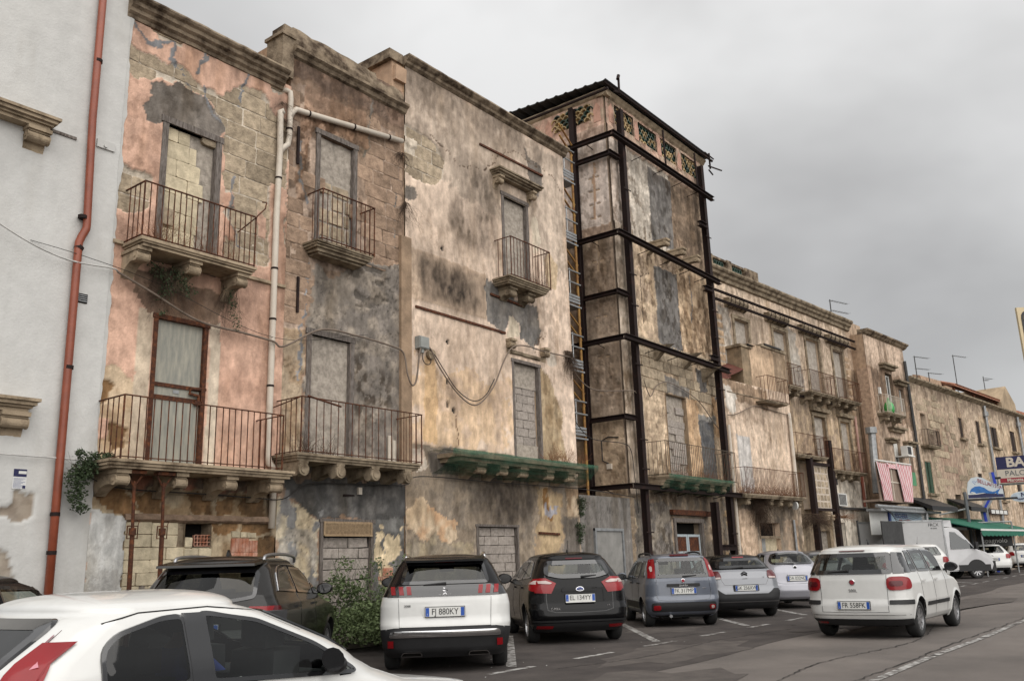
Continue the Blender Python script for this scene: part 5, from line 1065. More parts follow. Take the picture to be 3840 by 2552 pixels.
hut = MB(T1); hut.box(34.55, 35.25, -1.4, .0, 8.5, 10.1, j=.03); hut.build('hut_pier', mat('hut_render', L8(170, 148, 120), rough=.95, var=.35, vscale=2.5, bump=.6, bscale=30, world_pos=True, col2=L8(112, 98, 80)), b5)
W = Wall(T1, 35.25, 38.5, 8.3, 10.35, .05, L8(214, 182, 148), h=.0, seed=66); W.coat([(37.3, 10.4), (38.6, 10.4), (38.6, 8.4), (37.3, 8.4)], L8(150, 128, 104), .01, color2=L8(176, 152, 124)); W.noise(.16, pits=.03); W.stain([(35.2, 10.4), (38.5, 10.4), (38.5, 10.1), (35.2, 10.1)], L8(90, 76, 62), .6, .1); W.stain([(35.2, 9.5), (36.2, 9.5), (36.2, 8.3), (35.2, 8.3)], L8(120, 98, 76), .5, .2); W.build(b5, depth=1.3, name='hut_wall')
cpn = MB(T1); cpn.box(34.45, 35.4, -1.4, .06, 10.1, 10.2, j=.02); cpn.box(36.3, 38.6, -1.3, .06, 10.35, 10.45, j=.03); cpn.build('hut_coping', M_PALECORN, b5)
for q4 in ((35.0, 35.6, -1.0, .1, 10.21, 10.25), (36.5, 38.0, -1.0, .12, 10.46, 10.52)): cpn = MB(T1); cpn.box(*q4, j=.03); cpn.build('tar_sheet', M_BLACKP, b5)
MB(T1).box(33.0, 34.55, -1.45, -1.3, 8.5, 9.6).build('dark_bay', M_DARK, b5)
V = []; F = []; n = 26
for k in range(n + 1):
    t = k / n; s = 32.95 + 1.6 * t; w = .03 * (1 if k % 2 else -1)
    V += [(s, -.9 + w, 9.0 + .62 * t ** .7), (s, .05 + w, 8.62 + .5 * t ** 1.4 - (.12 if t < .3 else 0)), ]
for k in range(n): F.append((2 * k, 2 * k + 2, 2 * k + 3, 2 * k + 1))
q = MB(T1); q.add(V, F); q.build('corrugated_sheet', M_CORRUR, b5)
balcony(b5, T1, 35.3, 37.25, 7.86, .55, (), 8.94, (35.65, 37.45), 13, bar_r=.008, steps=((0, .05), (.05, .05)), chipped=.02, rail_o=.5, m=M_PALECORN)
lbx = balcony(b5, T1, 32.5, 37.6, 3.9, .72, [(s, s + .2) for s in (32.95, 34.8, 35.6, 36.45, 37.3)], 4.93, (32.7, 37.62), 44, ch=.3, cd=.55, bar_r=.0075, rail_o=.68, m=M_PALECORN)
dr5 = plant('dry_weeds', 'reddish dry weeds along the lower balcony of the low cream house', 'plant', T1(35, .3, 3.9)); twigs('stems', T1, [(32.6 + .18 * k, .4, 3.92) for k in range(28)], 330, .5, M_DRY, r=.004, seed=71, parent=dr5)
wd = plant('hanging_weed', 'grey mass of dead creeper under the lower balcony of the low cream house', 'plant', T1(34.4, .3, 3.5)); twigs('stems', T1, [(33.9 + .1 * k, .35, 3.85) for k in range(9)] + [(34.6, .2, 3.4)] * 4, 330, 1.1, M_DRYG, up=-.9, spread=.5, r=.004, seed=72, droop=.25, parent=wd)
q = MB(T1); q.tube([(38.1, .1, 7.6), (38.08, .12, 7.4), (38.05, .12, 5.0), (38.0, .12, 3.8)], .075, 8); q.build('downpipe', M_PVC, b5)
q = MB(T1); q.tube([(36.9, .5, 3.55), (36.95, .52, 3.55)], .16, 12); q.build('satellite_dish', M_WHITEP, b5)
q = MB(T1); q.tube([(37.5, .1, 3.0), (37.5, .1, 0)], .05, 8); q.build('downpipe', M_GALV, b5)

# ================================================================== palazzo with bricked-up windows
b6 = thing('palazzo', 'long cream palazzo with heavy black-streaked cornice and bricked-up windows', 'building', base(T1, 41, -.7))
OP = -.7
def TP1(s, o, z): return T1(s, o + OP, z)
W = Wall(TP1, 32.7, 47.3, -.6, 13.35, .06, L8(214, 190, 164), h=.02, seed=81)
W.coat([(38.4, 8.7), (47.3, 8.7), (47.3, 5.5), (38.4, 5.5)], L8(216, 188, 152), .02, color2=L8(188, 164, 138), rough=.2); W.coat([(38.4, 6.0), (43.0, 6.0), (43.0, -.6), (38.4, -.6)], L8(164, 144, 118), .0, bare=True, color2=L8(190, 168, 138))
W.coat([(43.0, 5.1), (47.3, 5.1), (47.3, -.6), (43.0, -.6)], L8(226, 214, 196), .06, rough=.01)
for a, c in ((40.3, 41.3), (34.0, 35.0)): W.coat([(a, 12), (c, 12), (c + .3, 9), (a - .2, 9)], L8(180, 172, 160), .03, color2=L8(196, 184, 168), rough=.2)
for k in range(9): 
    z = 11.6 - k * .36
    for s in (46.75, 33.9): W.coat([(s, z), (s + .5, z), (s + .5, z - .26), (s, z - .26)], L8(196, 166, 132), .06, rough=.02)
    if k < 7: W.coat([(46.55, z - 3.4), (47.2, z - 3.4), (47.2, z - 3.66), (46.55, z - 3.66)], L8(200, 172, 138), .06, rough=.02)
W.noise(.17, pits=.03, streak=.3, crust=.6); W.stain([(32.7, 12.3), (47.3, 12.4), (47.3, 11.2), (32.7, 11.0)], L8(120, 100, 84), .4, .3)
for a in (36.9, 43.9, 39.5): W.stain([(a, 11.8), (a + .8, 11.8), (a + .9, 9), (a, 9)], L8(104, 88, 72), .7, .3)
W.stain([(38.4, 8.6), (44, 8.6), (43, 6.9), (38.4, 7.2)], L8(98, 82, 68), .7, .3); W.stain([(38.4, 9.1), (47.3, 9.1), (47.3, 8.4), (38.4, 8.4)], SOOT_SHADE, .5, .15)  # last tint adds painted shade below the palazzo balconies
WN = [(35.4, 36.6, 8.9, 11.6), (38.95, 40.25, 8.9, 11.75), (42.3, 43.72, 8.9, 11.85), (45.3, 46.5, 8.9, 11.75)]; WN2 = [(42.2, 43.45, 5.9, 8.0), (45.2, 46.3, 5.5, 8.0)]
for a in WN + WN2: W.hole(*a)
W.hole(41.35, 42.6, -.6, 2.6); W.hole(43.3, 44.3, -.6, 3.0)
W.build(b6, depth=6, side_col=L8(190, 160, 130))
for i, (a, c, z0, z1) in enumerate(WN + WN2):
    relief(b6, TP1, a, c, z0, z1, -.12, M_CEMP, 'infill', .02, .07, 90 + i); frame(b6, TP1, a - .16, c + .16, z0, z1 + .02, .07, .16, .1, M_PALECORN, name='window_surround')
    if i >= 4: q = MB(TP1); q.box(a - .3, c + .3, 0, .25, z1 + .22, z1 + .4); q.build('window_hood', M_PALECORN, b6)
for a, c in ((34.7, 36.4), (38.25, 40.25), (41.6, 43.7), (44.6, 46.95)):
    q = MB(TP1); n = 6
    q.prism([(0, 12.42), (.3, 12.38), (.32, 12.28), (.22, 12.12), (.14, 12.04), (0, 12.0)], a, c, j=.01, seg=8); hh = q.build('window_hood', M_PALECORN, b6)
    for k in range(5): q = MB(TP1); s = a + .15 + (c - a - .3) * k / 4; q.tube([(s, .33, 12.4), (s, .34, 12.26), (s, .24, 12.1), (s, .1, 12.0)], .012, 4); q.build('cage_rod', M_RUSTD, hh)
for z in (12.52, 12.12): hbeam_h(TP1, 33.5, 47.75, .3, z, .09, 'tie_beam', parent=b6)
hbeam_h(TP1, 38.6, 47.0, .25, 8.8, .1, 'tie_beam', parent=b6)
cornice(b6, TP1, 32.7, 47.7, 13.62, [(-.4, 0), (.36, 0), (.38, -.08), (.34, -.15), (.27, -.19), (.24, -.3), (.14, -.36), (.12, -.5), (0, -.55), (-.4, -.55)], M_PALECORN, seg=30)
# roof balustrade with round openings
bp = MB(TP1); bp.box(34.0, 38.2, -.35, -.1, 13.62, 13.72); bp.box(34.0, 38.2, -.35, -.1, 13.98 + .22, 14.3)
for a, c in ((33.6, 34.25), (35.45, 35.85), (37.08, 38.25)): bp.box(a, c, -.38, -.06, 13.621, 14.32)
bp.build('roof_balustrade', M_CORN, b6)
rg = []; rgf = []
for k in range(14):
    a = 2 * pi * k / 14
    for r, o in ((1, 0), (.75, 0), (.75, -1), (1, -1)): rg.append((r * cos(a), o, r * sin(a)))
for k in range(14):
    for i in range(4): rgf.append((k * 4 + i, k * 4 + (i + 1) % 4, ((k + 1) % 14) * 4 + (i + 1) % 4, ((k + 1) % 14) * 4 + i))
RING = new_mesh('clay_ring', rg, rgf, M_GLAZE)
for a in (34.4, 36.0):
    for r in range(2):
        for k in range(5 if r == 0 else 4):
            o = bpy.data.objects.new('clay_ring', RING); put(o, b6); o.matrix_basis = Matrix.Translation(Vector(TP1(a + .2 * k + .1 * r + .02, -.12, 13.84 + .2 * r))) @ Matrix.Rotation(_A, 4, 'Z') @ Matrix.Diagonal((.1, -.15, .1, 1))
for s0, s1, cc in ((38.62, 39.95, (38.75, 39.6)), (40.85, 43.45, (41.0, 41.9, 42.85)), (43.85, 46.5, (44.0, 44.9, 45.9))):
    balcony(b6, TP1, s0, s1, 8.98, .75, [(s, s + .22) for s in cc], 10.0, (s0 + .05, s1 + .05), int((s1 - s0) / .12), ch=.42, cd=.6, bar_r=.0075, rail_o=.72, m=M_PALECORN)
balcony(b6, TP1, 38.7, 41.8, 5.9, .75, (), 6.85, (38.75, 41.9), 26, bar_r=.0075, rail_o=.72, m=M_PALECORN)
balcony(b6, TP1, 42.3, 46.1, 5.4, .75, [(s, s + .22) for s in (42.6, 43.5, 44.4, 45.3)], 6.42, (42.35, 46.2), 30, ch=.32, cd=.6, bar_r=.0075, rail_o=.72, m=M_PALECORN)
masonry(b6, TP1, 'pale', 38.75, 39.75, 2.8, 5.85, .34, (.42, .6), .02, None, seed=22, cap=24)
panel = thing('shored_masonry_panel', 'square of pale stone blocks framed by two dark steel posts', 'wall panel', base(TP1, 41.2, .5))
MB(TP1).box(40.25, 42.15, .0, .45, 3.55, 5.6).build('wall', mat('pale_mortar', L8(206, 192, 176), rough=.95, var=.15, bump=.6, bscale=40, world_pos=True), panel)
masonry(panel, TP1, 'tufa', 40.3, 42.1, 3.6, 5.55, .31, (.3, .44), .458, None, seed=25, cap=60, joint=.075, proud=.003)
for s, z in ((40.1, 6.0), (42.32, 6.75)): b_ = MB(TP1); b_.box(s - .12, s + .12, .45, .69, 0, z); b_.build('steel_post', M_RUSTD, panel)
for z in (5.62, 3.56): b_ = MB(TP1); b_.box(40.22, 42.2, .47, .6, z - .1, z + .02); b_.build('steel_beam', M_RUSTD, panel)
wd = plant('hanging_weed', 'brown bushy dead weed below the framed panel of stone blocks', 'plant', TP1(40, .7, 3.2)); twigs('stems', TP1, [(39.5 + .12 * k, .6, 3.3 - .1 * (k % 4)) for k in range(9)], 420, .8, M_DRYG, up=-.2, spread=1, r=.004, seed=75, droop=.12, parent=wd)
wd = plant('hanging_weed', 'rust-coloured dead weed at the right foot of the framed panel of stone blocks', 'plant', TP1(43, .7, 3.2)); twigs('stems', TP1, [(42.4 + .2 * k, .6, 3.2) for k in range(5)], 200, .8, M_DRY, up=.1, spread=1, r=.0035, seed=76, parent=wd)
for k in range(2): corbel(b6, TP1, 41.3 + .5 * k, 41.55 + .5 * k, 3.3, .6, .32)
relief(b6, TP1, 41.35, 42.6, -.6, 2.62, -.14, M_CEM, 'infill', .02, .06, 99); MB(TP1).box(43.3, 44.3, -.3, -.25, -.6, 3.0).build('door', M_GALV, b6)
q = MB(TP1); q.box(43.25, 47.25, .08, .3, 3.62, 3.72); q.build('awning_rail', M_CORRU, b6); q = MB(TP1); q.box(43.2, 44.1, .09, .4, 3.75, 4.35); ac_ = q.build('air_conditioner', M_WHITEP, b6)
for k in range(6): MB(TP1).box(43.25 + .13 * k, 43.3 + .13 * k, .4, .42, 3.8, 4.3).build('grille_slat', M_BLACKP, ac_)
q = MB(TP1); q.tube([(46.9, .15, 8.4), (46.85, .15, 4.0)], .06, 8); q.build('downpipe', mat('pink_pipe', L8(190, 150, 136), rough=.5, var=.1), b6); q = MB(TP1); q.tube([(46.8, .15, 5.4), (46.75, .15, 3.8)], .06, 8); q.build('downpipe', M_COPPER, b6)
q = MB(TP1); q.box(43.35, 43.5, .1, .3, 4.75, 5.1); q.build('wall_lantern', M_CORRU, b6)

# ================================================================== narrow house with the striped curtain
b7 = thing('narrow_house', 'tall narrow brown house with a glazed white window and a striped curtain below', 'building', base(T1, 50.5))
W = Wall(T1, 47.9, 53.5, -.6, 12.9, .07, L8(206, 180, 156), h=.02, seed=91)
W.coat([(47.9, 11.3), (53.5, 11.0), (53.5, 8.4), (50.8, 8.4), (50.2, 9.0), (48, 8.5)], L8(150, 126, 104), .02, color2=L8(176, 146, 120), rough=.3)
W.coat([(47.9, 6), (53.5, 6), (53.5, -.6), (47.9, -.6)], L8(186, 164, 138), .02); W.noise(.2, pits=.03, streak=.35, crust=.6)
W.stain([(48.4, 11.6), (50.4, 11.7), (50.3, 9.9), (48.3, 9.6)], L8(84, 68, 56), .85, .35); W.stain([(51.2, 11.4), (53.4, 11.6), (53.3, 10), (51.3, 10)], L8(90, 74, 60), .7, .35); W.stain([(47.9, 8.6), (50, 8.6), (49.8, 5.5), (47.9, 5.5)], L8(110, 92, 74), .5, .3)
for h_ in ((50.25, 51.2, 8.7, 11.05), (52.0, 52.7, 9.1, 10.4), (50.1, 51.1, 5.2, 7.4), (52.1, 52.7, 5.2, 6.9)): W.hole(*h_)
W.build(b7, depth=6, side_col=L8(176, 150, 126))
cornice(b7, T1, 47.9, 53.8, 13.15, [(-.3, 0), (.3, 0), (.3, -.08), (.2, -.14), (.14, -.22), (0, -.3), (-.3, -.3)])
W = Wall(TP1, 47.3, 49.5, -.6, 13.7, .08, L8(184, 158, 132), h=.0, seed=95); W.coat([(47.2, 11), (48.6, 11), (48.6, -.6), (47.2, -.6)], L8(140, 116, 92), .02, color2=L8(166, 140, 112)); W.noise(.22, pits=.05, streak=.3); W.stain([(47.3, 11), (49, 11), (49, 6), (47.3, 6)], L8(96, 80, 66), .5, .4); W.build(b7, depth=5, name='rear_wall')
q = MB(T1); q.box(47.7, 48.1, -.5, .12, -.6, 11.0, j=.02); q.build('buttress', M_STONEB, b7)
white = mat('white_window_frame', L8(224, 222, 216), rough=.5, var=.05); gl_d = mat('dark_window_glass', (.02, .025, .028), rough=.05, var=.1, spec=.9)
def casement(parent, T, a, c, z0, z1, m=white, o=-.12, mull=1):
    b = MB(T); w = .07; b.box(a, a + w, o - .05, o, z0, z1); b.box(c - w, c, o - .05, o, z0, z1); b.box(a + w, c - w, o - .05, o, z1 - w, z1); b.box(a + w, c - w, o - .05, o, z0, z0 + w)
    if mull: b.box((a + c) / 2 - .04, (a + c) / 2 + .04, o - .05, o, z0 + w, z1 - w)
    f = b.build('window', m, parent); MB(T).box(a + .01, c - .01, o - .06, o - .051, z0 + .01, z1 - .01).build('pane', gl_d, f); return f
casement(b7, T1, 50.28, 51.17, 8.72, 11.0); casement(b7, T1, 52.03, 52.67, 9.12, 10.38); w2 = casement(b7, T1, 50.13, 51.07, 5.22, 7.37); MB(T1).box(50.2, 51.0, -.119, -.1, 6.5, 7.3).build('roller_blind', white, w2); casement(b7, T1, 52.12, 52.68, 5.22, 6.88)
for a, c, z in ((49.5, 51.4, 11.5), (51.3, 52.9, 10.8), (49.6, 51.6, 8.05), (49.0, 50.2, 7.4), (51.5, 53.0, 7.4)): q = MB(T1); q.box(a, c, 0, .4, z - .1, z, j=.01); q.box(a + .1, c - .1, 0, .25, z - .25, z - .1, j=.01); q.build('window_hood', M_PALECORN, b7)
bs = balcony(b7, T1, 48.4, 50.9, 8.65, .62, ((48.6, 48.85), (49.4, 49.65), (50.3, 50.55)), 9.6, (48.45, 50.95), 18, ch=.36, cd=.5, bar_r=.008, railm=M_PVC, rail_o=.58, m=M_PALECORN)
gbot = bpy.data.objects.new('demijohn', None)
q = MB(); prof = [(.0, 0), (.2, 0), (.24, .1), (.25, .25), (.2, .4), (.09, .52), (.05, .6), (.06, .66), (0, .66)]
P0 = Vector(T1(49.2, .4, 8.66)); V = []; F = []
for r, z in prof:
    for k in range(14): V.append((P0.x + r * cos(2 * pi * k / 14), P0.y + r * sin(2 * pi * k / 14), P0.z + z * 1.15))
for i in range(len(prof) - 1):
    for k in range(14): F.append((i * 14 + k, i * 14 + (k + 1) % 14, i * 14 + 14 + (k + 1) % 14, i * 14 + 14 + k))
gm = mat('green_bottle_glass', (.03, .26, .05), rough=.08, var=.1, spec=.8)
o = bpy.data.objects.new('demijohn', new_mesh('demijohn', V, F, gm, smooth=True)); put(o); tag(o, 'big green glass demijohn standing on the pale-railed balcony', 'bottle')
bpy.data.objects.remove(gbot)
q = MB(T1); q.box(49.0, 49.18, .02, .12, 9.75, 10.1); q.build('alarm_box', white, b7)
q = MB(T1); q.box(50.6, 51.4, .2, .55, 6.55, 7.05); q.box(50.5, 51.5, 0, .6, 6.48, 6.54); acu = q.build('air_conditioner', white, b7); MB(T1).box(50.65, 51.1, .55, .57, 6.6, 7.0).build('fan_grille', M_BLACKP, acu)
q = MB(T1); q.tube([(46.6, .3, 7.7), (46.65, .3, 7.4), (46.5, .3, 6.0), (46.3, .3, 4.4)], .17, 10); q.tube([(46.6, .3, 7.4), (46.6, .3, 7.7)], .26, 10); q.build('wide_downpipe', M_GALV, b7); q = MB(T1); q.tube([(53.2, .15, 12.1), (53.3, .15, 8.0), (53.2, .15, 2.5)], .08, 8); q.build('downpipe', M_CORRU, b7)
cw = thing('striped_curtain', 'red and white striped curtain pulled to the sides of a wooden balcony enclosure', 'curtain', T1(47.4, .8, 4.0))
def stripes_cloth(name, pts_top, pts_bot, n=44, fold=.05):
    V = []; F = []; mi = []
    for i in range(n + 1):
        t = i / n
        for j in range(9):
            u = j / 8; a = pts_top[0] + (pts_top[1] - pts_top[0]) * t; c = pts_bot[0] + (pts_bot[1] - pts_bot[0]) * t
            s = a + (c - a) * (u ** 1.3); z = pts_top[2] + (pts_bot[2] - pts_top[2]) * u - .05 * sin(t * pi) * (1 - u)
            V.append(T1(s, .93 + fold * sin(t * 26 + u * 3), z))
    for i in range(n):
        for j in range(8): k = i * 9 + j; F.append((k, k + 9, k + 10, k + 1)); mi.append(i % 2)
    me = new_mesh(name, V, F, [mat('curtain_white', L8(226, 216, 214), rough=.9, var=.06) if 'curtain_white' not in MATS else MATS['curtain_white'], mat('curtain_red', L8(196, 112, 122), rough=.9, var=.1) if 'curtain_red' not in MATS else MATS['curtain_red']], mi, smooth=True)
    o = bpy.data.objects.new(name, me); put(o, cw); return o
stripes_cloth('curtain_panel', (45.1, 46.5, 5.84), (45.5, 46.6, 4.0)); stripes_cloth('curtain_panel', (47.6, 49.6, 5.9), (48.1, 49.3, 4.0)); stripes_cloth('curtain_valance', (46.4, 47.8, 5.86), (46.4, 47.8, 5.6), 40)
q = MB(T1); q.tube([(45.0, .92, 5.9), (49.7, .92, 5.93)], .04, 6); q.build('curtain_rod', white, cw); q = MB(T1); q.box(45.2, 49.5, 0, .85, 3.95, 4.05); q.box(45.3, 49.4, .78, .84, 4.05, 5.85); q.build('enclosure_panel', mat('brown_board', L8(142, 124, 110), rough=.8, var=.15), cw)
q = MB(T1); q.box(47.0, 47.06, .84, .88, 4.05, 5.8); q.box(45.4, 49.3, .84, .87, 4.9, 4.96); q.build('enclosure_batten', M_PVC, cw)
gt = MB(T1); gt.box(49.7, 50.7, .7, .75, 4.9, 5.6); tag(gt.build('green_cloth', mat('green_cloth', L8(84, 142, 104), rough=.9)), 'small green cloth hung out right of the striped curtain', 'cloth')
q = MB(T1); q.box(45.0, 53.4, .2, .9, 3.5, 3.62); q.tube([(44.8, .8, 3.72), (50.9, .8, 3.7), (51.3, .8, 3.5), (51.3, .8, 2.9)], .08, 8); q.build('shop_gantry', M_GALV, b7)
# ---- fish shop sign and front
q = MB(T1); q.box(45.2, 53.3, .22, .26, 2.4, 3.49); q.build('shop_front', M_WHITEP, b7)
ps = thing('shop_sign', 'pale blue fish shop sign reading PESCHERIA BELLAVISTA', 'sign', T1(49.7, .3, 3.2)); q = MB(T1); q.box(47.6, 51.9, .28, .34, 2.85, 3.5); q.build('sign_board', mat('pale_blue_board', L8(176, 200, 216), rough=.5, var=.08), ps); q = MB(T1); q.box(47.4, 47.62, .28, .35, 2.85, 3.5); q.build('sign_edge', M_BLUESIGN, ps)
def on_T1(s, o, z, rot=_A): return Matrix.Translation(Vector(T1(s, o, z))) @ Matrix.Rotation(rot, 4, 'Z') @ Matrix.Rotation(pi / 2, 4, 'X')
text('PESCHERIA', .3, M_BLUESIGN, on_T1(49.0, .345, 3.33), ps, extrude=.002, spacing=1.1, bold=.012); text('BELLAVISTA', .3, M_REDSIGN, on_T1(49.5, .345, 3.03), ps, extrude=.002, bold=.012)
q = MB(T1); q.prism([(0, 3.1), (1.6, 2.75), (1.6, 2.6), (0, 2.95)], 52.0, 55.0); tag(q.build('white_canopy', M_WHITEP), 'white sloping canopy behind the refrigerated van', 'canopy')

# ================================================================== long stone building in the distance
b8 = thing('long_stone_building', 'long weathered stone building with shuttered windows at the far end of the street', 'building', base(T1, 66))
W = Wall(T1, 53.55, 84.0, -.8, 11.1, .1, L8(202, 178, 152), h=.0, seed=101); W.bare[:] = True
W.coat([(53.5, 11.2), (84, 11.2), (84, 9.9), (66, 9.9), (60, 10.2), (53.5, 10.8)], L8(198, 176, 150), .02, color2=L8(174, 152, 130), rough=.3)
W.coat([(66, 10), (84, 10), (84, 5), (68, 5)], L8(212, 188, 156), .012, color2=L8(198, 172, 142), rough=.4); W.coat([(63, 8), (65, 8), (65, 3.8), (63.5, 3.8)], L8(206, 188, 166), .02, rough=.4)
W.noise(.24, pits=.06, relief=.012, streak=.3, crust=.6)
W.stain([(54, 10.5), (64, 10.5), (63, 5), (57, 5)], L8(110, 88, 72), .45, .8); W.stain([(57, 8), (62, 8), (61, 5.5), (57, 5.5)], L8(150, 110, 96), .4, .6); W.stain([(53.5, 11.2), (84, 11.2), (84, 10.7), (53.5, 10.7)], L8(92, 76, 62), .7, .15)
WB = [(54.85, 55.75, 7.4, 9.35), (61.7, 62.4, 8.4, 9.7), (65.2, 66.0, 8.3, 9.85), (68.3, 69.8, 8.3, 9.75), (73.0, 74.1, 8.3, 9.8), (78.0, 79.0, 8.3, 9.8), (54.5, 55.6, 4.7, 6.55), (64.0, 64.8, 4.9, 6.3), (68.6, 69.4, 4.7, 6.2), (72.6, 73.5, 4.8, 6.3), (59.0, 60.0, 3.4, 4.8)]
for h_ in WB: W.hole(*h_)
for h_ in ((55.2, 56.4, 0, 2.6), (61, 62.2, 0, 2.7), (66, 67.4, 0, 2.6), (71, 72.2, 0, 2.6)): W.hole(*h_)
W.build(b8, depth=8, side_col=L8(176, 150, 120))
rnd8 = random.Random(4)
masonry(b8, T1, 'tufa', 53.7, 70, 4.0, 10.9, .42, (.6, 1.1), .012, lambda s, z, a, b, c, d: rnd8.random() < .5 and not any(a < h[1] + .1 and b > h[0] - .1 and c < h[3] + .1 and d > h[2] - .1 for h in WB), seed=31, cap=230, joint=.05, proud=.02)
for h_ in ((55.2, 56.4, 0, 2.6), (61, 62.2, 0, 2.7), (66, 67.4, 0, 2.6), (71, 72.2, 0, 2.6)): MB(T1).box(h_[0], h_[1], -.36, -.3, h_[2], h_[3]).build('shop_door', M_SHUT, b8)
for i, (a, c, z0, z1) in enumerate(WB):
    MB(T1).box(a, c, -.36, -.3, z0, z1).build('dark_pane', gl_d, b8)
    sm_ = M_SHUTG if i in (6,) else M_SHUT
    if i not in (0, 10):
        for s0, s1 in ((a - .02, a + (c - a) * .42), (c - (c - a) * .42, c + .02)):
            sh = MB(T1); sh.box(s0, s1, -.06, -.03, z0, z1); sh_ = sh.build('shutter', sm_, b8)
            sl = MB(T1)
            for k in range(int((z1 - z0) / .14)): sl.box(s0 + .04, s1 - .04, -.03, -.012, z0 + .05 + .14 * k, z0 + .14 + .14 * k)
            tag(sl.build('louvre', sm_, sh_), kind='stuff')
    MB(T1).box(a - .2, c + .2, 0, .2, z0 - .14, z0 - .002).build('window_sill', M_PALECORN, b8)
balcony(b8, T1, 54.3, 56.3, 7.4, .5, (), 8.3, (54.35, 56.3), 14, bar_r=.01, railm=M_RUSTD, rail_o=.47, m=M_PALECORN)
cornice(b8, T1, 53.55, 84, 11.3, [(-.3, 0), (.3, 0), (.3, -.1), (.15, -.2), (0, -.3), (-.3, -.3)], M_PALECORN, seg=40)
rp = MB(T1); rp.box(57.0, 63.4, -1.6, -1.1, 11.1, 11.9, j=.1); rp.box(59.5, 63.4, -1.6, -1.1, 11.9, 12.4, j=.08); rp.box(63.4, 64.8, -1.5, -1.0, 11.1, 12.1, j=.05); rp.build('parapet_ruin', M_STONEB, b8)
at_ = MB(T1)
at_.add([(74.6, -.6, 11.2), (78.4, -.6, 11.2), (78.4, -.6, 12.4), (76.4, -.6, 13.6), (74.6, -.6, 12.2), (74.6, -5, 11.2), (78.4, -5, 11.2), (78.4, -5, 12.4), (76.4, -5, 13.6), (74.6, -5, 12.2)], [(0, 1, 2, 3, 4), (5, 6, 7, 8, 9), (0, 1, 6, 5), (1, 2, 7, 6), (2, 3, 8, 7), (3, 4, 9, 8), (4, 0, 5, 9)])
at_.build('attic_gable', mat('attic_render', L8(170, 150, 124), rough=.95, var=.25, vscale=1.5, world_pos=True), b8)
MB(T1).box(64.9, 74.6, -4.0, -3.0, 11.1, 12.3).build('attic_recess', M_DARK, b8)
q = MB(T1); q.box(64.9, 74.6, -1.0, -.9, 12.15, 12.32); q.box(64.9, 65.05, -1.0, -.85, 11.2, 12.15); q.box(74.4, 74.55, -1.0, -.85, 11.2, 12.15); q.box(69, 69.15, -1.0, -.85, 11.2, 12.15); q.build('attic_beam', M_RUST, b8)
lat = MB(T1)
for k in range(46): lat.box(65.1 + .2 * k, 65.16 + .2 * k, -.8, -.78, 11.2, 11.8)
lat.box(65, 74.4, -.79, -.77, 11.78, 11.84); tag(lat.build('attic_railing', M_SHUT, b8), kind='stuff')
trf = MB(T1); trf.add([(64.7, -.7, 12.3), (75.2, -.7, 12.3), (76.5, -3.5, 13.75), (65.2, -3.5, 13.3), (64.7, -.7, 12.2), (75.2, -.7, 12.2), (76.5, -3.5, 13.6), (65.2, -3.5, 13.2)], [(0, 1, 2, 3), (4, 5, 6, 7), (0, 1, 5, 4), (1, 2, 6, 5), (2, 3, 7, 6), (3, 0, 4, 7)]); roof8 = trf.build('tiled_roof', M_TILE, b8)
tm = []; tfm = []
for k in range(7):
    a = pi * k / 6
    for y in (0, 1): tm.append((cos(a) * .5, y, sin(a) * .35))
for k in range(6): tfm.append((2 * k, 2 * k + 1, 2 * k + 3, 2 * k + 2))
TILEM = new_mesh('roof_tile', tm, tfm, M_TILE)
for i in range(36):
    for j in range(6):
        o = bpy.data.objects.new('roof_tile', TILEM); put(o, roof8)
        t = j / 6; p0 = Vector(T1(64.85 + .295 * i + .35 * t + .02 * i * t, -.7 - 2.8 * t, 12.31 + (1.0 + .012 * i) * t))
        o.matrix_basis = Matrix.Translation(p0) @ Matrix.Rotation(_A, 4, 'Z') @ Matrix.Rotation(radians(20), 4, 'X') @ Matrix.Diagonal((.27, .5, .24, 1))
for s in (67.3, 75.2): q = MB(T1); q.tube([(s, .15, 11.0), (s + .05, .15, 3)], .09, 8); q.tube([(s, .15, 10.3), (s, .15, 10.6)], .17, 8); q.build('downpipe', M_GALV, b8)
for a, c, z, lab in ((50.9, 54.9, 4.4, 'black shop awning left of the whale sign, over the far shops'), (57.3, 60.8, 4.5, 'black shop awning right of the whale sign post, over the far shops')):
    q = MB(T1); q.add([(a, .05, z), (c, .05, z), (c, 1.3, z - .55), (a, 1.3, z - .55), (a, 1.3, z - .8), (c, 1.3, z - .8), (a, .05, z - .1), (c, .05, z - .1)], [(0, 1, 2, 3), (3, 2, 5, 4), (4, 5, 7, 6), (0, 3, 4, 6), (1, 7, 5, 2), (0, 6, 7, 1)]); tag(q.build('awning', M_BLACKP), lab, 'awning')
q = MB(T1); q.prism([(0, 3.2), (.5, 3.18), (1.0, 3.0), (1.2, 2.7), (0, 2.7)], 55.5, 59.8); tag(q.build('awning', mat('blue_awning_cloth', L8(62, 84, 120), rough=.8)), 'dark blue rounded awning beyond the green one', 'awning')
for a, c in ((64.6, 66.2), (67.0, 69.8)): q = MB(T1); q.prism([(0, 2.9), (.6, 2.85), (.9, 2.6), (0, 2.6)], a, c); tag(q.build('awning', M_SHUT), 'small dark awning over a far doorway, %s' % ('left of a pair' if a < 65 else 'right of a pair'), 'awning')
q = MB(T1); q.box(64.6, 68.5, .1, .25, 3.72, 4.05); hs = q.build('shop_sign', M_SHUT); tag(hs, 'dark framed panel sign of white squares over a far doorway', 'sign')
for k in range(4): MB(T1).box(64.8 + .9 * k, 65.5 + .9 * k, .25, .27, 3.77, 4.0).build('sign_square', M_WHITEP, hs)
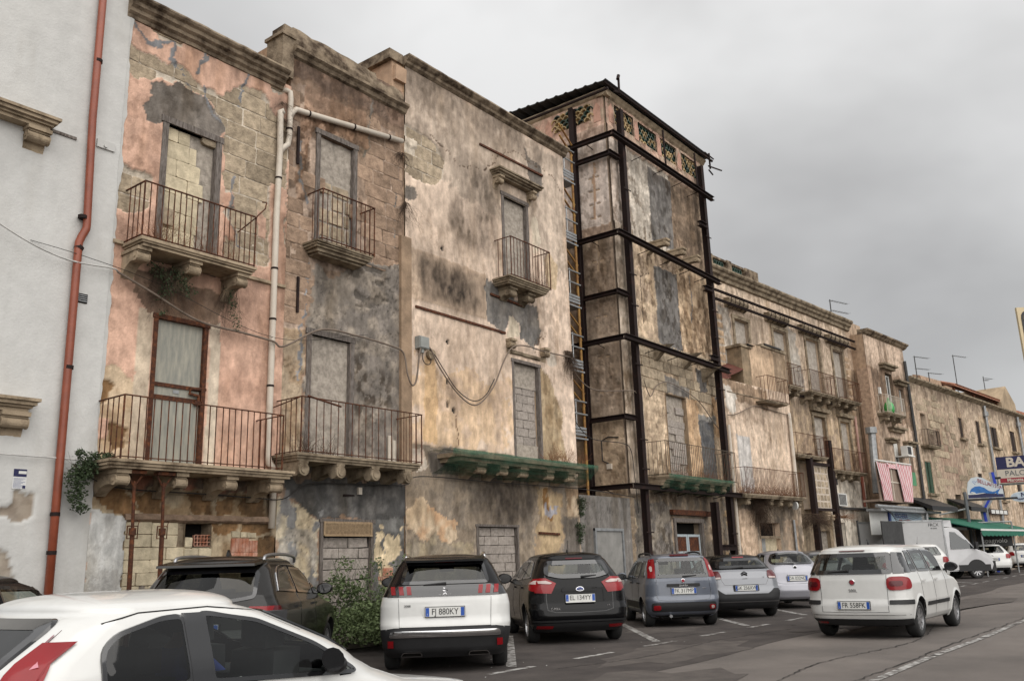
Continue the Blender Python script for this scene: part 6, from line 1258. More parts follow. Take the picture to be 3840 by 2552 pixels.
# houses closing the street at the far right
b9 = thing('far_house', 'pale gabled house at the far right end of the street', 'building', base(T1, 92)); q = MB(T1); q.box(84.2, 112, -9, .3, -1, 11.6); q.build('wall', mat('far_render', L8(196, 168, 132), rough=.95, var=.2, vscale=.6, world_pos=True), b9)
q = MB(T1); q.add([(84.2, .3, 11.6), (112, .3, 11.6), (112, -9, 11.6), (84.2, -9, 11.6), (86, -4, 13.8), (110, -4, 13.8)], [(0, 1, 5, 4), (1, 2, 5), (2, 3, 4, 5), (3, 0, 4)]); q.build('tiled_roof', M_TILE, b9)
for k in range(5): wf = MB(T1); wf.box(86 + 5 * k, 87.2 + 5 * k, .3, .34, 7.6, 9.2); wf.build('shutter', M_SHUT, b9); wf = MB(T1); wf.box(86 + 5 * k, 87.2 + 5 * k, .3, .34, 3.6, 5.2); wf.build('shutter', M_SHUT, b9)

# ------------------------------------------------------------------ roof aerials
def aerial(s, o, z0, z1, arms, lab):
    a = thing('tv_aerial', lab, 'aerial', T1(s, o, z0), 0, 'aerials on the roofs'); q = MB(T1); q.tube([(s, o, z0), (s + .02, o, z1)], .028, 5); q.build('mast', M_CORRU, a)
    for z, l in arms:
        q = MB(T1); q.tube([(s, o, z), (s + l, o, z + l * .1)], .016, 4)
        for k in range(7): x = s + .15 + (l - .2) * k / 6; q.tube([(x, o - .16, z + (x - s) * .1), (x, o + .16, z + (x - s) * .1)], .006, 3)
        q.build('boom', M_CORRU, a)
aerial(46.6, -1, 12.6, 14.75, ((14.7, 2.3), (14.15, 2.3)), 'two-armed aerial on the palazzo roof, leftmost of the aerials')
aerial(58.4, -1, 10.9, 13.4, ((13.35, 2.6), (12.6, 2.4)), 'two-armed aerial above the far stone building, beside the narrow house')
aerial(60.6, -1, 11, 12.65, ((12.6, 2.6),), 'short one-armed aerial behind the ruined parapet'); aerial(66.8, -1.2, 11, 14.75, ((14.7, 3.0),), 'tall one-armed aerial over the far ruined parapet'); aerial(76.3, -2, 12, 14.6, ((14.45, 2.4), (14.3, 1.2)), 'small aerial on the far tiled roof')

# ------------------------------------------------------------------ cables along the facades
cable('cable', [(4.0, .2, 7.9), (5.6, .25, 7.05), (6.6, .2, 6.78), (7.45, .18, 6.82), (7.6, .12, 6.8)], .014, M_CABLEW, 'pale sagging cable across the white building')
cable('cable', [(7.6, .12, 6.8), (8.2, .2, 6.55), (9.2, .2, 6.2), (10.2, .2, 6.15), (10.9, .22, 6.1), (11.2, .2, 6.05), (12.2, .16, 6.6), (13.2, .16, 6.65), (14.3, .16, 6.6), (14.7, .16, 6.5), (14.8, .2, 6.0), (14.95, .2, 5.75), (15.1, .2, 5.9), (15.2, .2, 6.5), (15.25, .2, 6.7)], .02, M_CABLE, 'thick bundled cable running from the pink house to the grey box on the cream house')
cable('cable', [(15.4, .2, 6.75), (15.6, .2, 6.75), (15.9, .2, 6.35), (16.6, .2, 5.75), (17.3, .2, 5.55), (18.0, .2, 6.1), (18.5, .2, 6.9), (18.9, .2, 7.35), (19.5, .2, 7.5), (20.5, .18, 7.5), (21.8, .16, 7.55)], .018, M_CABLE, 'thick cable hanging in a loop across the middle of the cream house')
cable('cable', [(15.55, .18, 6.75), (15.8, .18, 6.6), (16.1, .18, 6.3), (16.6, .18, 5.85), (17.2, .18, 5.65), (17.7, .18, 5.85), (18.1, .18, 6.35)], .012, M_CABLED, 'thin black cable beside the looped cable on the cream house')
cable('cable', [(15.38, .15, 6.62), (15.38, .15, 6.45), (15.5, .15, 6.35), (15.65, .15, 6.4), (15.7, .12, 6.6)], .011, M_CABLED, 'short black lead between the two junction boxes')
cable('cable', [(21.8, .16, 7.55), (22.6, -.2, 7.2), (23.6, -.2, 6.85), (25.1, .25, 6.95), (25.4, .3, 6.9)], .018, M_CABLE, 'pale cable crossing the gap to the corner of the tower house')
cable('cable', [(22.1, -.1, 5.8), (23.4, -.3, 5.3), (24.6, .1, 5.2), (25.0, .18, 5.0), (25.1, .2, 4.2), (25.2, .2, 3.0)], .012, M_CABLED, 'thin dark cable down the corner of the tower house')
cable('cable', [(7.2, .15, 3.25), (7.9, .12, 3.02), (9.5, .12, 2.98), (10.6, .15, 2.95), (11.3, .2, 2.95), (12.0, .12, 3.28), (13.5, .12, 3.35), (14.8, .12, 3.4), (15.3, .14, 3.62), (18, .16, 3.62), (22.2, .2, 3.62), (25, .2, 3.5)], .011, M_CABLED, 'long thin dark cable just above the ground storey from the white building to the gap')
cable('cable', [(26.3, .1, 7.5), (26.5, .12, 7.1), (26.7, .12, 7.0), (27.2, .12, 7.45), (28.2, .12, 7.65), (30.2, .12, 7.3), (31.6, .12, 6.5), (32.4, .14, 6.2)], .016, M_CABLE, 'pale cable looping across the front of the tower house')
cable('cable', [(32.7, .15, 7.0), (33.5, .1, 7.12), (34.9, .1, 7.58), (35.6, .1, 7.62), (37.0, .1, 7.55), (38.3, .1, 7.5)], .018, M_CABLE, 'pale cable rising across the low cream house', T=T1)
cable('cable', [(3.0, .12, 3.45), (6.9, .14, 3.44), (7.35, .12, 3.4), (7.45, .12, 3.3)], .011, M_CABLEW, 'thin cable low across the white building behind the red-brown pipe')
cable('cable', [(6.1, .07, 7.0), (7.0, .2, 6.9), (8.4, .14, 6.75), (11.0, .16, 6.2), (13.6, .12, 6.75)], .005, M_CABLED, 'hair-thin wire strung from the white building to the brown house')
for i in range(4): cable('cable', [(45.3 + i * .3, .9, 3.62 - .05 * i), (47, .95, 3.3 - .12 * i), (49.5, .9, 3.45 - .08 * i), (52.5, .8, 3.6)], .012, M_CABLED, ('topmost', 'second', 'third', 'lowest')[i] + ' of four dark cables sagging under the shop gantry', T=T1, group='tangled cables under the shop gantry')
# ================================================================== street
def ground_sheet(name, poly_y, x0, x1, dz, m, step=2.0, kind='structure', parent=None):
    xs = np.arange(x0, x1 + .01, step) if x1 - x0 > step else np.array([x0, x1])
    xs = np.unique(np.concatenate([xs, [x0, x1, 20.0] if x0 < 20 < x1 else [x0, x1]]))
    V = []; F = []
    for x in xs:
        for y in poly_y: V.append((x, y, gz(x) + dz))
    n = len(poly_y)
    for i in range(len(xs) - 1):
        for j in range(n - 1): a = i * n + j; F.append((a, a + n, a + n + 1, a + 1))
    me = new_mesh(name, V, F, m); o = bpy.data.objects.new(name, me); put(o, parent); WM[o.name] = Matrix.Identity(4)
    if kind: o['kind'] = kind
    return o
M_ASPH = mat('asphalt', L8(110, 104, 100, .62), rough=.9, col2=L8(140, 132, 126, .62), vscale=.55, detail=14, bump=.5, bscale=120, world_pos=True, spec=.25, thresh=(.3, .7))
M_ASPHD = mat('darker_parking_asphalt', L8(80, 75, 73, .6), rough=.92, col2=L8(106, 99, 95, .6), vscale=1.1, detail=12, bump=.6, bscale=110, world_pos=True, spec=.2, thresh=(.35, .72))
M_LINE = mat('worn_white_line', L8(200, 198, 194, .6), rough=.8, col2=L8(110, 104, 100, .6), vscale=7, detail=14, world_pos=True, thresh=(.44, .56), spec=.2)
M_PAVE = mat('dusty_pavement', L8(150, 140, 128, .7), rough=.95, var=.25, vscale=2, bump=.5, bscale=60, world_pos=True)
ground_sheet('road', [-60, 4, 6.9, 13.7, 90], -60, 400, 0, M_ASPH, 4.0)
V = []; F = []
xs = np.arange(-20, 90, 1.0)
for x in xs:
    e = 6.1 + .012 * x + .10 * sin(x * .9)
    for y in (e, 13.6): V.append((x, y, gz(x) + .004))
for i in range(len(xs) - 1): F.append((2 * i, 2 * i + 2, 2 * i + 3, 2 * i + 1))
o = bpy.data.objects.new('parking_lane', new_mesh('parking_lane', V, F, M_ASPHD)); put(o); o['kind'] = 'structure'
pv = MB(); pv.add([(x, y, z) for x in (-20, 20, 75) for y, z in ((12.9, gz(x) - .02), (12.9, gz(x) + .09), (13.6, gz(x) + .1), (13.6, gz(x) - .02))],
                  [(0, 4, 5, 1), (1, 5, 6, 2), (2, 6, 7, 3), (4, 8, 9, 5), (5, 9, 10, 6), (6, 10, 11, 7)]); 
for v in range(8, 12): pv.v[v] = (75, pv.v[v][1] - 4.6, pv.v[v][2])
pv.v[4:8] = [(29.8, y, z + gz(29.8) - gz(20)) for _, y, z in pv.v[4:8]]
o = pv.build('pavement', M_PAVE); o['kind'] = 'structure'
mk = thing('road_markings', 'worn white dashes and bay lines painted on the road', 'road markings', (12, 8.1, 0)); mk['kind'] = 'structure'
def mark(name, x0, y0, x1, y1, w):
    d = Vector((x1 - x0, y1 - y0, 0)); n_ = Vector((-d.y, d.x, 0)).normalized() * w / 2; k = max(1, int(d.length / 1.5)); V = []; F = []
    for i in range(k + 1):
        p = Vector((x0, y0, 0)) + d * i / k
        for s in (-1, 1): q = p + n_ * s; V.append((q.x, q.y, gz(q.x) + .008))
    for i in range(k): F.append((2 * i, 2 * i + 2, 2 * i + 3, 2 * i + 1))
    o = bpy.data.objects.new(name, new_mesh(name, V, F, M_LINE)); put(o, mk); return o
for i in range(26):
    x = 7.55 + i * 2.11; y = 8.07 + .002 * i
    mark('lane_dash', x, y, x + 1.05, y, .12)
for x in (6.05, 10.5, 14.7, 18.6, 22.0, 25.6, 29.3, 33.0, 36.8, 40.5): mark('bay_line', x + .05, 8.35, x + 4.5, 11.9, .15)
for x0 in range(-10, 90, 3): 
    if x0 != 500: mark('edge_line', x0, 3.48 + .02 * sin(x0), x0 + 2.9, 3.48 + .02 * sin(x0 + 3), .11)
M_PATCH = mat('asphalt_repair', L8(98, 92, 89, .6), rough=.92, col2=L8(118, 111, 106, .6), vscale=2.5, detail=12, bump=.6, bscale=110, world_pos=True, spec=.2); M_CRACK = mat('asphalt_crack', L8(58, 54, 52, .6), rough=.95)
for k, (px_, py_, w_, d_, m_) in enumerate(((13.2, 7.1, 1.9, .8, M_PATCH), (21.0, 6.6, 3.5, 1.0, M_ASPHD), (9.6, 5.6, 1.6, 1.1, M_PATCH), (28.5, 5.6, 5.5, .7, M_PATCH), (17.5, 9.6, 1.3, .7, M_PATCH), (24, 7.7, 2.2, .35, M_PATCH))):
    q = MB(); n = 18; q.add([(px_ + w_ * cos(2 * pi * i / n) * (1 + .25 * sin(i * 2.3 + k)), py_ + d_ * sin(2 * pi * i / n) * (1 + .25 * cos(i * 1.7 + k)), gz(px_) + .006) for i in range(n)], [tuple(range(n))]); o = q.build('asphalt_patch', m_); o['kind'] = 'structure'
def crack(pts, w, seed):
    rn = random.Random(seed); V = []; F = []; P = curve_pts([(x, y, 0) for x, y in pts], 26)
    for x, y, _ in P: a = w * rn.uniform(.3, 1.2); y += rn.uniform(-.03, .03); V += [(x, y - a, gz(x) + .0095), (x, y + a, gz(x) + .0095)]
    for i in range(len(P) - 1): F.append((2 * i, 2 * i + 2, 2 * i + 3, 2 * i + 1))
    o = bpy.data.objects.new('crack', new_mesh('crack', V, F, M_CRACK)); put(o); o['kind'] = 'structure'
for i, c_ in enumerate(([(8, 3.7), (12, 3.62), (17, 3.66), (24, 3.6), (34, 3.65)], [(9, 4.2), (12.5, 4.6), (16, 4.3), (20, 4.9)], [(10.5, 7.6), (12.5, 7.2), (15.5, 7.4), (19, 7.0)], [(14, 9.2), (15, 8.6), (16.4, 8.4)], [(20, 8.4), (22.5, 7.6), (27, 7.9)], [(22, 5.9), (26, 6.3), (33, 6.0)])): crack(c_, .013, i)
q = MB(); rn = random.Random(77)
for k in range(40):
    x, y = rn.uniform(9, 30), rn.choice((rn.uniform(7.6, 9.5), rn.uniform(11.5, 12.8))); a = rn.uniform(.01, .035); q.add([(x, y, gz(x) + .011), (x + a, y + a * .3, gz(x) + .02), (x + a * .7, y + a, gz(x) + .012), (x - a * .3, y + a * .6, gz(x) + .016)], [(0, 1, 2, 3)])
tag(q.build('litter', M_WHITEP), 'scraps of pale litter scattered over the parking lane', 'litter', kind='stuff')
# weeds
bush = thing('weed_bush', 'leafy green bush of weeds between the dark SUV and the white crossover', 'bush', (11.6, 12.7, 0))
leaves('foliage', [(10.9 + .22 * k, 12.6 + .35 * sin(k * 2.1), .35 + .22 * abs(sin(k * 1.3)), .42) for k in range(14)] + [(11.6, 12.9, .95, .35), (11.2, 12.8, 1.1, .25), (12.8, 12.7, .75, .4), (13.2, 12.9, .9, .3), (10.7, 12.9, .9, .3), (11.9, 12.2, .3, .35), (12.6, 12.1, .3, .35), (12.2, 11.8, .2, .35), (11.6, 11.7, .35, .4), (11.9, 12.3, .75, .4), (11.2, 12.2, .6, .4), (10.9, 11.7, .4, .35)], 15000, .06, M_LEAF, 21, bush)
twigs('stems', lambda s, o, z: (s, o, z), [(10.9 + .25 * k, 12.8, .1) for k in range(11)], 90, 1.5, M_LEAFD, r=.006, seed=22, parent=bush, spread=.4)
leaves('sprigs', [(10.9 + .25 * k, 12.85, 1.0 + .25 * (k % 3), .2) for k in range(10)], 900, .055, M_LEAF, 23, bush)
wl = thing('weed_clump', 'low green weeds along the wall behind the grey hatchback', 'weeds', (19.0, 12.9, .1)); leaves('foliage', [(17.6 + .4 * k, 12.9, .15, .22) for k in range(8)], 1200, .05, M_LEAF, 24, wl)

# ================================================================== vehicles
M_TYRE = mat('tyre_rubber', (.018, .018, .018), rough=.85, var=.2, bump=.2, bscale=80)
M_RIM = mat('alloy_rim', L8(176, 176, 178), rough=.3, metal=.8, var=.1)
M_PLAST = mat('black_car_plastic', (.014, .014, .015), rough=.6, var=.15)
M_GLOSSB = mat('gloss_black_trim', (.008, .008, .009), rough=.08, var=.1, spec=.7, coat=.6)
M_RED = mat('red_lamp', (.20, .004, .007), rough=.25, var=.1, coat=.3, spec=.3)
M_REDD = mat('deep_red_lamp', (.075, .004, .007), rough=.25, var=.1, coat=.3, spec=.3)
M_CLEARL = mat('clear_lamp', (.42, .34, .32), rough=.25, var=.1, coat=.3)
M_CHROME = mat('chrome', (.62, .62, .63), rough=.12, metal=1.0, var=.05)
M_PLATE = mat('plate_white', L8(222, 222, 218), rough=.4, var=.03); M_PBLUE = mat('plate_blue', (.015, .07, .32), rough=.4, var=.05); M_PTXT = mat('plate_ink', (.02, .02, .02), rough=.5)
M_SEAT = mat('seat_fabric', (.035, .035, .037), rough=.9, var=.2)
G_CLEAR = glass('car_glass', (.66, .72, .70), .05); G_DARK = glass('privacy_glass', (.16, .17, .17), .05); G_MID = glass('tinted_glass', (.66, .70, .68), .05)
def paint(name, col, metal=0.0, rough=.32, coat=.7, spec=.45): return mat(name, col, rough=rough, metal=metal, var=.07, vscale=1.4, coat=coat, twoside=True, spec=spec, detail=4)
P_WHITE = paint('white_car_paint', L8(226, 226, 223, .74)); P_BLACK = paint('black_car_paint', (.004, .004, .0045), rough=.25, coat=.2, spec=.12); P_DKBR = paint('dark_brown_car_paint', (.007, .006, .005), .1, rough=.25, coat=.4, spec=.25)
P_GREY = paint('grey_blue_car_paint', L8(98, 104, 116, .85), .25); P_SILV = paint('silver_car_paint', L8(132, 134, 139, .8), .35); P_LILAC = paint('pale_silver_car_paint', L8(162, 162, 170, .8), .3)
P_DGREY = paint('dark_grey_car_paint', L8(92, 90, 90, .8), .3)
def clip_band(poly, a, c):
    for sgn, lim in ((1, a), (-1, c)):
        out = []
        for i in range(len(poly)):
            p, q = poly[i], poly[(i + 1) % len(poly)]; ip = sgn * (p[0] - lim) >= 0; iq = sgn * (q[0] - lim) >= 0
            if ip: out.append(p)
            if ip != iq: t = (lim - p[0]) / (q[0] - p[0]); out.append((lim, p[1] + t * (q[1] - p[1])))
        poly = out
        if not poly: return []
    return poly
def area2(p): return sum(p[i][0] * p[(i + 1) % len(p)][1] - p[(i + 1) % len(p)][0] * p[i][1] for i in range(len(p)))
def inset(poly, d):
    n = len(poly); sg = 1 if area2(poly) > 0 else -1; out = []
    for i in range(n):
        p0, p1, p2 = Vector(poly[i - 1]), Vector(poly[i]), Vector(poly[(i + 1) % n]); a = (p1 - p0).normalized(); b = (p2 - p1).normalized()
        n1 = Vector((-a.y, a.x)) * sg; n2 = Vector((-b.y, b.x)) * sg; m_ = n1 + n2; L = max(.35, m_.length ** 2 / 2)
        q = p1 + m_ * d / L; out.append((q.x, q.y))
    return out
def rounded(poly, r, k=3):
    out = []; n = len(poly)
    for i in range(n):
        p0, p1, p2 = Vector(poly[i - 1]), Vector(poly[i]), Vector(poly[(i + 1) % n]); a = p0 - p1; b = p2 - p1
        ra = min(r, a.length * .45); rb = min(r, b.length * .45); A = p1 + a.normalized() * ra; B = p1 + b.normalized() * rb
        for j in range(k + 1): t = j / k; q = A * (1 - t) ** 2 + p1 * 2 * t * (1 - t) + B * t * t; out.append((q.x, q.y))
    return out
def ellipse(cx, cy, rx, ry, n=16): return [(cx + rx * cos(2 * pi * k / n), cy + ry * sin(2 * pi * k / n)) for k in range(n)]
def rect(a, c, z0, z1): return [(a, z0), (c, z0), (c, z1), (a, z1)]
def fill2d(loops, sp=.07):
    v = []; e = []
    for lp in loops:
        n0 = len(v); d = []
        for i in range(len(lp)):
            p, q = Vector(lp[i]), Vector(lp[(i + 1) % len(lp)]); k = max(1, int((q - p).length / sp)); d += [p + (q - p) * j / k for j in range(k)]
        v += d; e += [(n0 + i, n0 + (i + 1) % len(d)) for i in range(len(d))]
    xs = [p[0] for p in loops[0]]; ys = [p[1] for p in loops[0]]
    if len(loops) == 1:
        ins = inset(loops[0], sp * .35)
        gx, gy = np.meshgrid(np.arange(min(xs) + sp / 2, max(xs), sp), np.arange(min(ys) + sp / 2, max(ys), sp))
        ok = inpoly(gx, gy, ins); v += [Vector((a, b)) for a, b in zip(gx[ok], gy[ok])]
    r = delaunay_2d_cdt(v, e, [], 1, 1e-5); vv, ff = r[0], r[2]
    if len(loops) > 1:
        c = np.array([[sum(vv[i][0] for i in f) / len(f), sum(vv[i][1] for i in f) / len(f)] for f in ff]); bad = inpoly(c[:, 0], c[:, 1], loops[1]); ff = [f for f, b in zip(ff, bad) if not b]
    return [(p[0], p[1]) for p in vv], [tuple(f) for f in ff]
TEMPL = {
 'suv': dict(rear=[(.13, .20), (.20, .06), (.33, 0), (.40, .015), (.46, .05), (.60, .06), (.70, .09), (.73, .13), (.93, .42), (.955, .5), (.985, .85), (1, 1.35)],
             front=[(.13, .2), (.25, .05), (.40, 0), (.52, .1), (.58, .45), (.62, 1.0), (.655, 1.2), (.90, 1.95), (.94, 2.2), (.98, 2.6), (1.0, 2.95)],
             hw=[(.13, .86), (.22, .95), (.40, 1.0), (.56, .995), (.63, .97), (.68, .92), (.75, .87), (.90, .745), (.94, .69), (.975, .57), (.992, .36), (1.0, .08)]),
 'mpv': dict(rear=[(.13, .2), (.20, .06), (.30, 0), (.38, .03), (.44, .08), (.60, .10), (.70, .16), (.90, .46), (.945, .56), (.985, .95), (1, 1.5)],
             front=[(.13, .2), (.25, .05), (.38, 0), (.48, .12), (.55, .4), (.60, .75), (.645, .95), (.90, 1.9), (.95, 2.2), (.985, 2.5), (1.0, 2.8)],
             hw=[(.13, .86), (.22, .95), (.38, 1.0), (.55, .985), (.64, .95), (.70, .90), (.90, .72), (.94, .66), (.975, .54), (.992, .34), (1.0, .08)]),
 'box': dict(rear=[(.14, .14), (.20, .05), (.27, 0), (.36, .0), (.42, .03), (.62, .04), (.70, .06), (.92, .20), (.955, .28), (.985, .5), (1, 1.0)],
             front=[(.14, .16), (.25, .04), (.40, 0), (.52, .1), (.58, .35), (.62, .75), (.655, .9), (.90, 1.45), (.94, 1.62), (.98, 1.95), (1.0, 2.3)],
             hw=[(.14, .86), (.22, .95), (.38, 1.0), (.58, .985), (.66, .95), (.90, .80), (.94, .74), (.97, .64), (.99, .44), (1.0, .08)]),
 'hatch': dict(rear=[(.14, .16), (.20, .05), (.30, 0), (.40, .02), (.48, .06), (.62, .10), (.71, .17), (.90, .50), (.945, .62), (.985, 1.0), (1, 1.5)],
             front=[(.14, .2), (.25, .05), (.40, 0), (.52, .1), (.58, .4), (.63, .85), (.665, 1.05), (.90, 1.75), (.945, 2.0), (.985, 2.35), (1.0, 2.6)],
             hw=[(.14, .86), (.22, .95), (.40, 1.0), (.58, .985), (.66, .95), (.72, .89), (.90, .735), (.94, .67), (.975, .55), (.992, .34), (1.0, .08)]),
}
class Car:
    def __init__(s, name, label, x, y, h, L, Wd, H, wb, templ, mats, zsplit=None, group=None, wheel_r=.32, ro=.85, bulge=.06, cat='car', rc=(.26, .30), rear=None, hw=None, front=None):
        s.t = thing(name, label, cat, (x, y, gz(x)), h, group); s.L, s.W, s.H, s.wb = L, Wd, H, wb; s.ro = ro; s.bulge = bulge
        T = TEMPL[templ]; xr0 = -wb / 2 - ro; xf0 = xr0 + L
        P = lambda l, f: (np.array([a * H for a, _ in l]), np.array([f(b) for _, b in l]))
        s.rz, s.rx = P(rear or T['rear'], lambda b: xr0 + b); s.fz, s.fx = P(front or T['front'], lambda b: xf0 - b); s.hz, s.hv = P(hw or T['hw'], lambda b: b * Wd / 2)
        s.xm = (np.interp(.93 * H, s.rz, s.rx) * .45 + np.interp(.93 * H, s.fz, s.fx) * .55); s.z0, s.z1 = T['hw'][0][0] * H, H; s.rcx, s.rcy = rc; s.wr = wheel_r; s.del_ = []; s.mats = mats; s.zs = zsplit
    def _t(s, z): return np.clip((np.asarray(z) / s.H - .93) / .07, 0, .9995)
    def hw(s, z): t = s._t(z); return np.interp(np.minimum(z, .93 * s.H), s.hz, s.hv) * (1 - t ** 2) ** .42
    def xr(s, z): t = s._t(z); a = np.interp(np.minimum(z, .93 * s.H), s.rz, s.rx); return s.xm + (a - s.xm) * (1 - t ** 2.4) ** .25
    def xf(s, z): t = s._t(z); a = np.interp(np.minimum(z, .93 * s.H), s.fz, s.fx); return s.xm + (a - s.xm) * (1 - t ** 2.4) ** .25
    def radii(s, z):
        w = s.hw(z); g = min(1, max(0, (z / s.H - .60) / .10)); return min(s.rcx, w * .6), min(s.rcy, w * .7), min(.45 - .27 * g, w * .8), min(.4 - .2 * g, w * .8)
    def rear_x(s, y, z):
        w = float(s.hw(z)); rx, ry, _, _ = s.radii(z); a = abs(y); x = float(s.xr(z)) + s.bulge * min(1, a / w) ** 2
        if a > w - ry: u = min(1, (a - (w - ry)) / ry); x += rx * (1 - math.sqrt(max(0, 1 - u * u)))
        return x
    def side_y(s, x, z):
        w = float(s.hw(z)); rx, ry, fx_, fy = s.radii(z); a = float(s.xr(z)) + s.bulge + rx; b = float(s.xf(z)) - fx_ - .1; y = w
        if x < a: u = min(1, (a - x) / rx); y = w - ry * (1 - math.sqrt(max(0, 1 - u * u)))
        elif x > b: u = min(1, (x - b) / fx_); y = w - fy * (1 - math.sqrt(max(0, 1 - u * u)))
        return y - .03 * max(0, (x - .6)) ** 2 * 0.15
    def front_x(s, y, z):
        w = float(s.hw(z)); _, _, fx_, fy = s.radii(z); a = abs(y); x = float(s.xf(z)) - .1 * min(1, a / w) ** 2
        if a > w - fy: u = min(1, (a - (w - fy)) / fy); x -= fx_ * (1 - math.sqrt(max(0, 1 - u * u)))
        return x
    def outline(s, z):
        w = float(s.hw(z)); rx, ry, fx_, fy = s.radii(z); P = []
        for k in range(15): y = -(w - ry) + 2 * (w - ry) * k / 14; P.append((s.rear_x(y, z), y))
        for k in range(1, 7): a = pi / 2 * k / 7; y = w - ry + ry * sin(a); P.append((s.rear_x(y, z), y))
        x0 = float(s.xr(z)) + s.bulge + rx; x1 = float(s.xf(z)) - fx_ - .1
        for k in range(75): x = x0 + (x1 - x0) * k / 74; P.append((x, s.side_y(x, z)))
        for k in range(1, 7): a = pi / 2 * (1 - k / 7); y = w - fy + fy * sin(a); P.append((s.front_x(y, z), y))
        for k in range(8): y = (w - fy) * (1 - k / 7.5); P.append((s.front_x(y, z), y))
        half = P[7:]                 # from the rear centre round the left side to the front centre
        return half + [(x, -y) for x, y in half[::-1][:-1]] if abs(half[-1][1]) < 1e-6 else half + [(x, -y) for x, y in half[::-1] if abs(y) > 1e-9]
    def window(s, face, poly, name, gm=None, ring=.045, r=.06, off=.014):
        poly = rounded(poly, r); inn = rounded(inset(poly, ring), .03, 2) if False else inset(poly, ring); s.del_.append((face, inset(poly, ring * .45)))
        for sd in ((1, -1) if face == 'side' else (1,)):
            nm = name if face != 'side' else name
            s.patch(face, [poly, inn], 'window_seal', M_GLOSSB, off, sd, skirt=.025, sp=.04); s.patch(face, [inn], nm, gm or G_CLEAR, off - .002, sd, skirt=0, sp=.05)
    def patch(s, face, loops, name, m, off=.006, sd=1, skirt=.015, sp=.04, parent=None, tilt=None):
        v, f = fill2d(loops, sp); V = []
        e = .006; cl = lambda q: max(-3.0, min(3.0, q))
        for a, z in v:
            if face == 'side':
                a = max(a, float(s.xr(z)) + s.bulge * .9 + s.rcx * .22); y = s.side_y(a, z); gx = cl((s.side_y(a + e, z) - s.side_y(a - e, z)) / (2 * e)); g2 = cl((s.side_y(a, z + e) - s.side_y(a, z - e)) / (2 * e)); k = off / math.sqrt(1 + gx * gx + g2 * g2)
                V.append((a - gx * k, sd * (y + k), z - g2 * k))
            else:
                f_ = s.rear_x if face == 'rear' else s.front_x; sg = -1 if face == 'rear' else 1
                x = f_(a, z); gy = cl((f_(a + e, z) - f_(a - e, z)) / (2 * e)); g2 = cl((f_(a, z + e) - f_(a, z - e)) / (2 * e)); k = sg * off / math.sqrt(1 + gy * gy + g2 * g2)
                V.append((x + k, a - gy * k, z - g2 * k))
        if skirt:
            cnt = {}
            for fc in f:
                for i in range(len(fc)): e = (fc[i], fc[(i + 1) % len(fc)]); cnt[tuple(sorted(e))] = cnt.get(tuple(sorted(e)), []) + [e]
            dv = {'rear': (skirt, 0, 0), 'front': (-skirt, 0, 0), 'side': (0, -sd * skirt, 0)}[face]; mp_ = {}
            for k, es in list(cnt.items()):
                if len(es) == 1:
                    a, b = es[0]
                    for q in (a, b):
                        if q not in mp_: mp_[q] = len(V); V.append(V[q]); V.append(tuple(V[q][i] + dv[i] for i in range(3)))
                    f.append((mp_[b], mp_[a], mp_[a] + 1, mp_[b] + 1))
        me = new_mesh(name, V, f, m, smooth=True); bm = bmesh.new(); bm.from_mesh(me); bmesh.ops.recalc_face_normals(bm, faces=bm.faces)
        ov = Vector({'rear': (-1, 0, 0), 'front': (1, 0, 0), 'side': (0, sd, 0)}[face])
        bad = [fa for fa in bm.faces if len(fa.verts) == 3 and fa.normal.dot(ov) < 0]
        if bad: bmesh.ops.reverse_faces(bm, faces=bad)
        bm.to_mesh(me); bm.free()
        o = bpy.data.objects.new(name, me); put(o, parent or s.t, local=True); return o
    def both(s, polyf, name, m, **kw):
        for sg in (1, -1): s.patch('rear', [[(sg * a, z) for a, z in polyf]], name, m, **kw)
    def build_body(s):
        zs = set(np.round(np.arange(s.z0, s.z1 * .9, .035), 4).tolist()) | set(np.round(s.rz, 4).tolist()) | set(np.round(s.fz, 4).tolist()) | set(np.round(s.hz, 4).tolist()) | set(np.round(s.z1 * (.93 + .07 * np.sin(np.linspace(0, pi / 2, 15))), 4).tolist()) | set(np.round(np.linspace(s.z1 * .9, s.z1 * .93, 3), 4).tolist())
        if s.zs: zs.add(round(s.zs[0], 4))
        zs = sorted(z for z in zs if s.z0 <= z <= s.z1); zz = [zs[0]]
        for z in zs[1:]:
            if z - zz[-1] > (.008 if z < .93 * s.H else .0012): zz.append(z)
        zz[-1] = s.z1; V = []; F = []; MI = []; n = None
        for z in zz:
            P = s.outline(z); n = len(P); V += [(x, y, z) for x, y in P]
        VA = np.array(V); nz_ = len(zz); I = np.arange(nz_ * n).reshape(nz_, n); J = np.roll(I, -1, 1)
        Q = np.stack([I[:-1], J[:-1], J[1:], I[1:]], -1).reshape(-1, 4); cen = VA[Q].mean(1); cx, cy, zc = cen[:, 0], cen[:, 1], cen[:, 2]; drop = np.zeros(len(Q), bool); hwz = s.hw(zc); xrz = s.xr(zc); xfz = s.xf(zc)
        for fc, pl in s.del_:
            if fc == 'rear': drop |= (cx < xrz + .3) & inpoly(cy, zc, pl)
            elif fc == 'front': drop |= (cx > xfz - .5) & inpoly(cy, zc, pl)
            else: drop |= (abs(cy) > hwz - .3) & inpoly(cx, zc, pl)
        for xw in (-s.wb / 2, s.wb / 2): drop |= (abs(cy) > .45) & ((cx - xw) ** 2 + (zc - s.wr) ** 2 < (s.wr + .055) ** 2) & (cx > xrz + .12)
        mi = np.zeros(len(Q), int)
        if s.zs: mi[zc > s.zs[0]] = 1
        mi[zc < s.z0 + .05] = 2
        F = Q[~drop].tolist(); MI = mi[~drop].tolist()
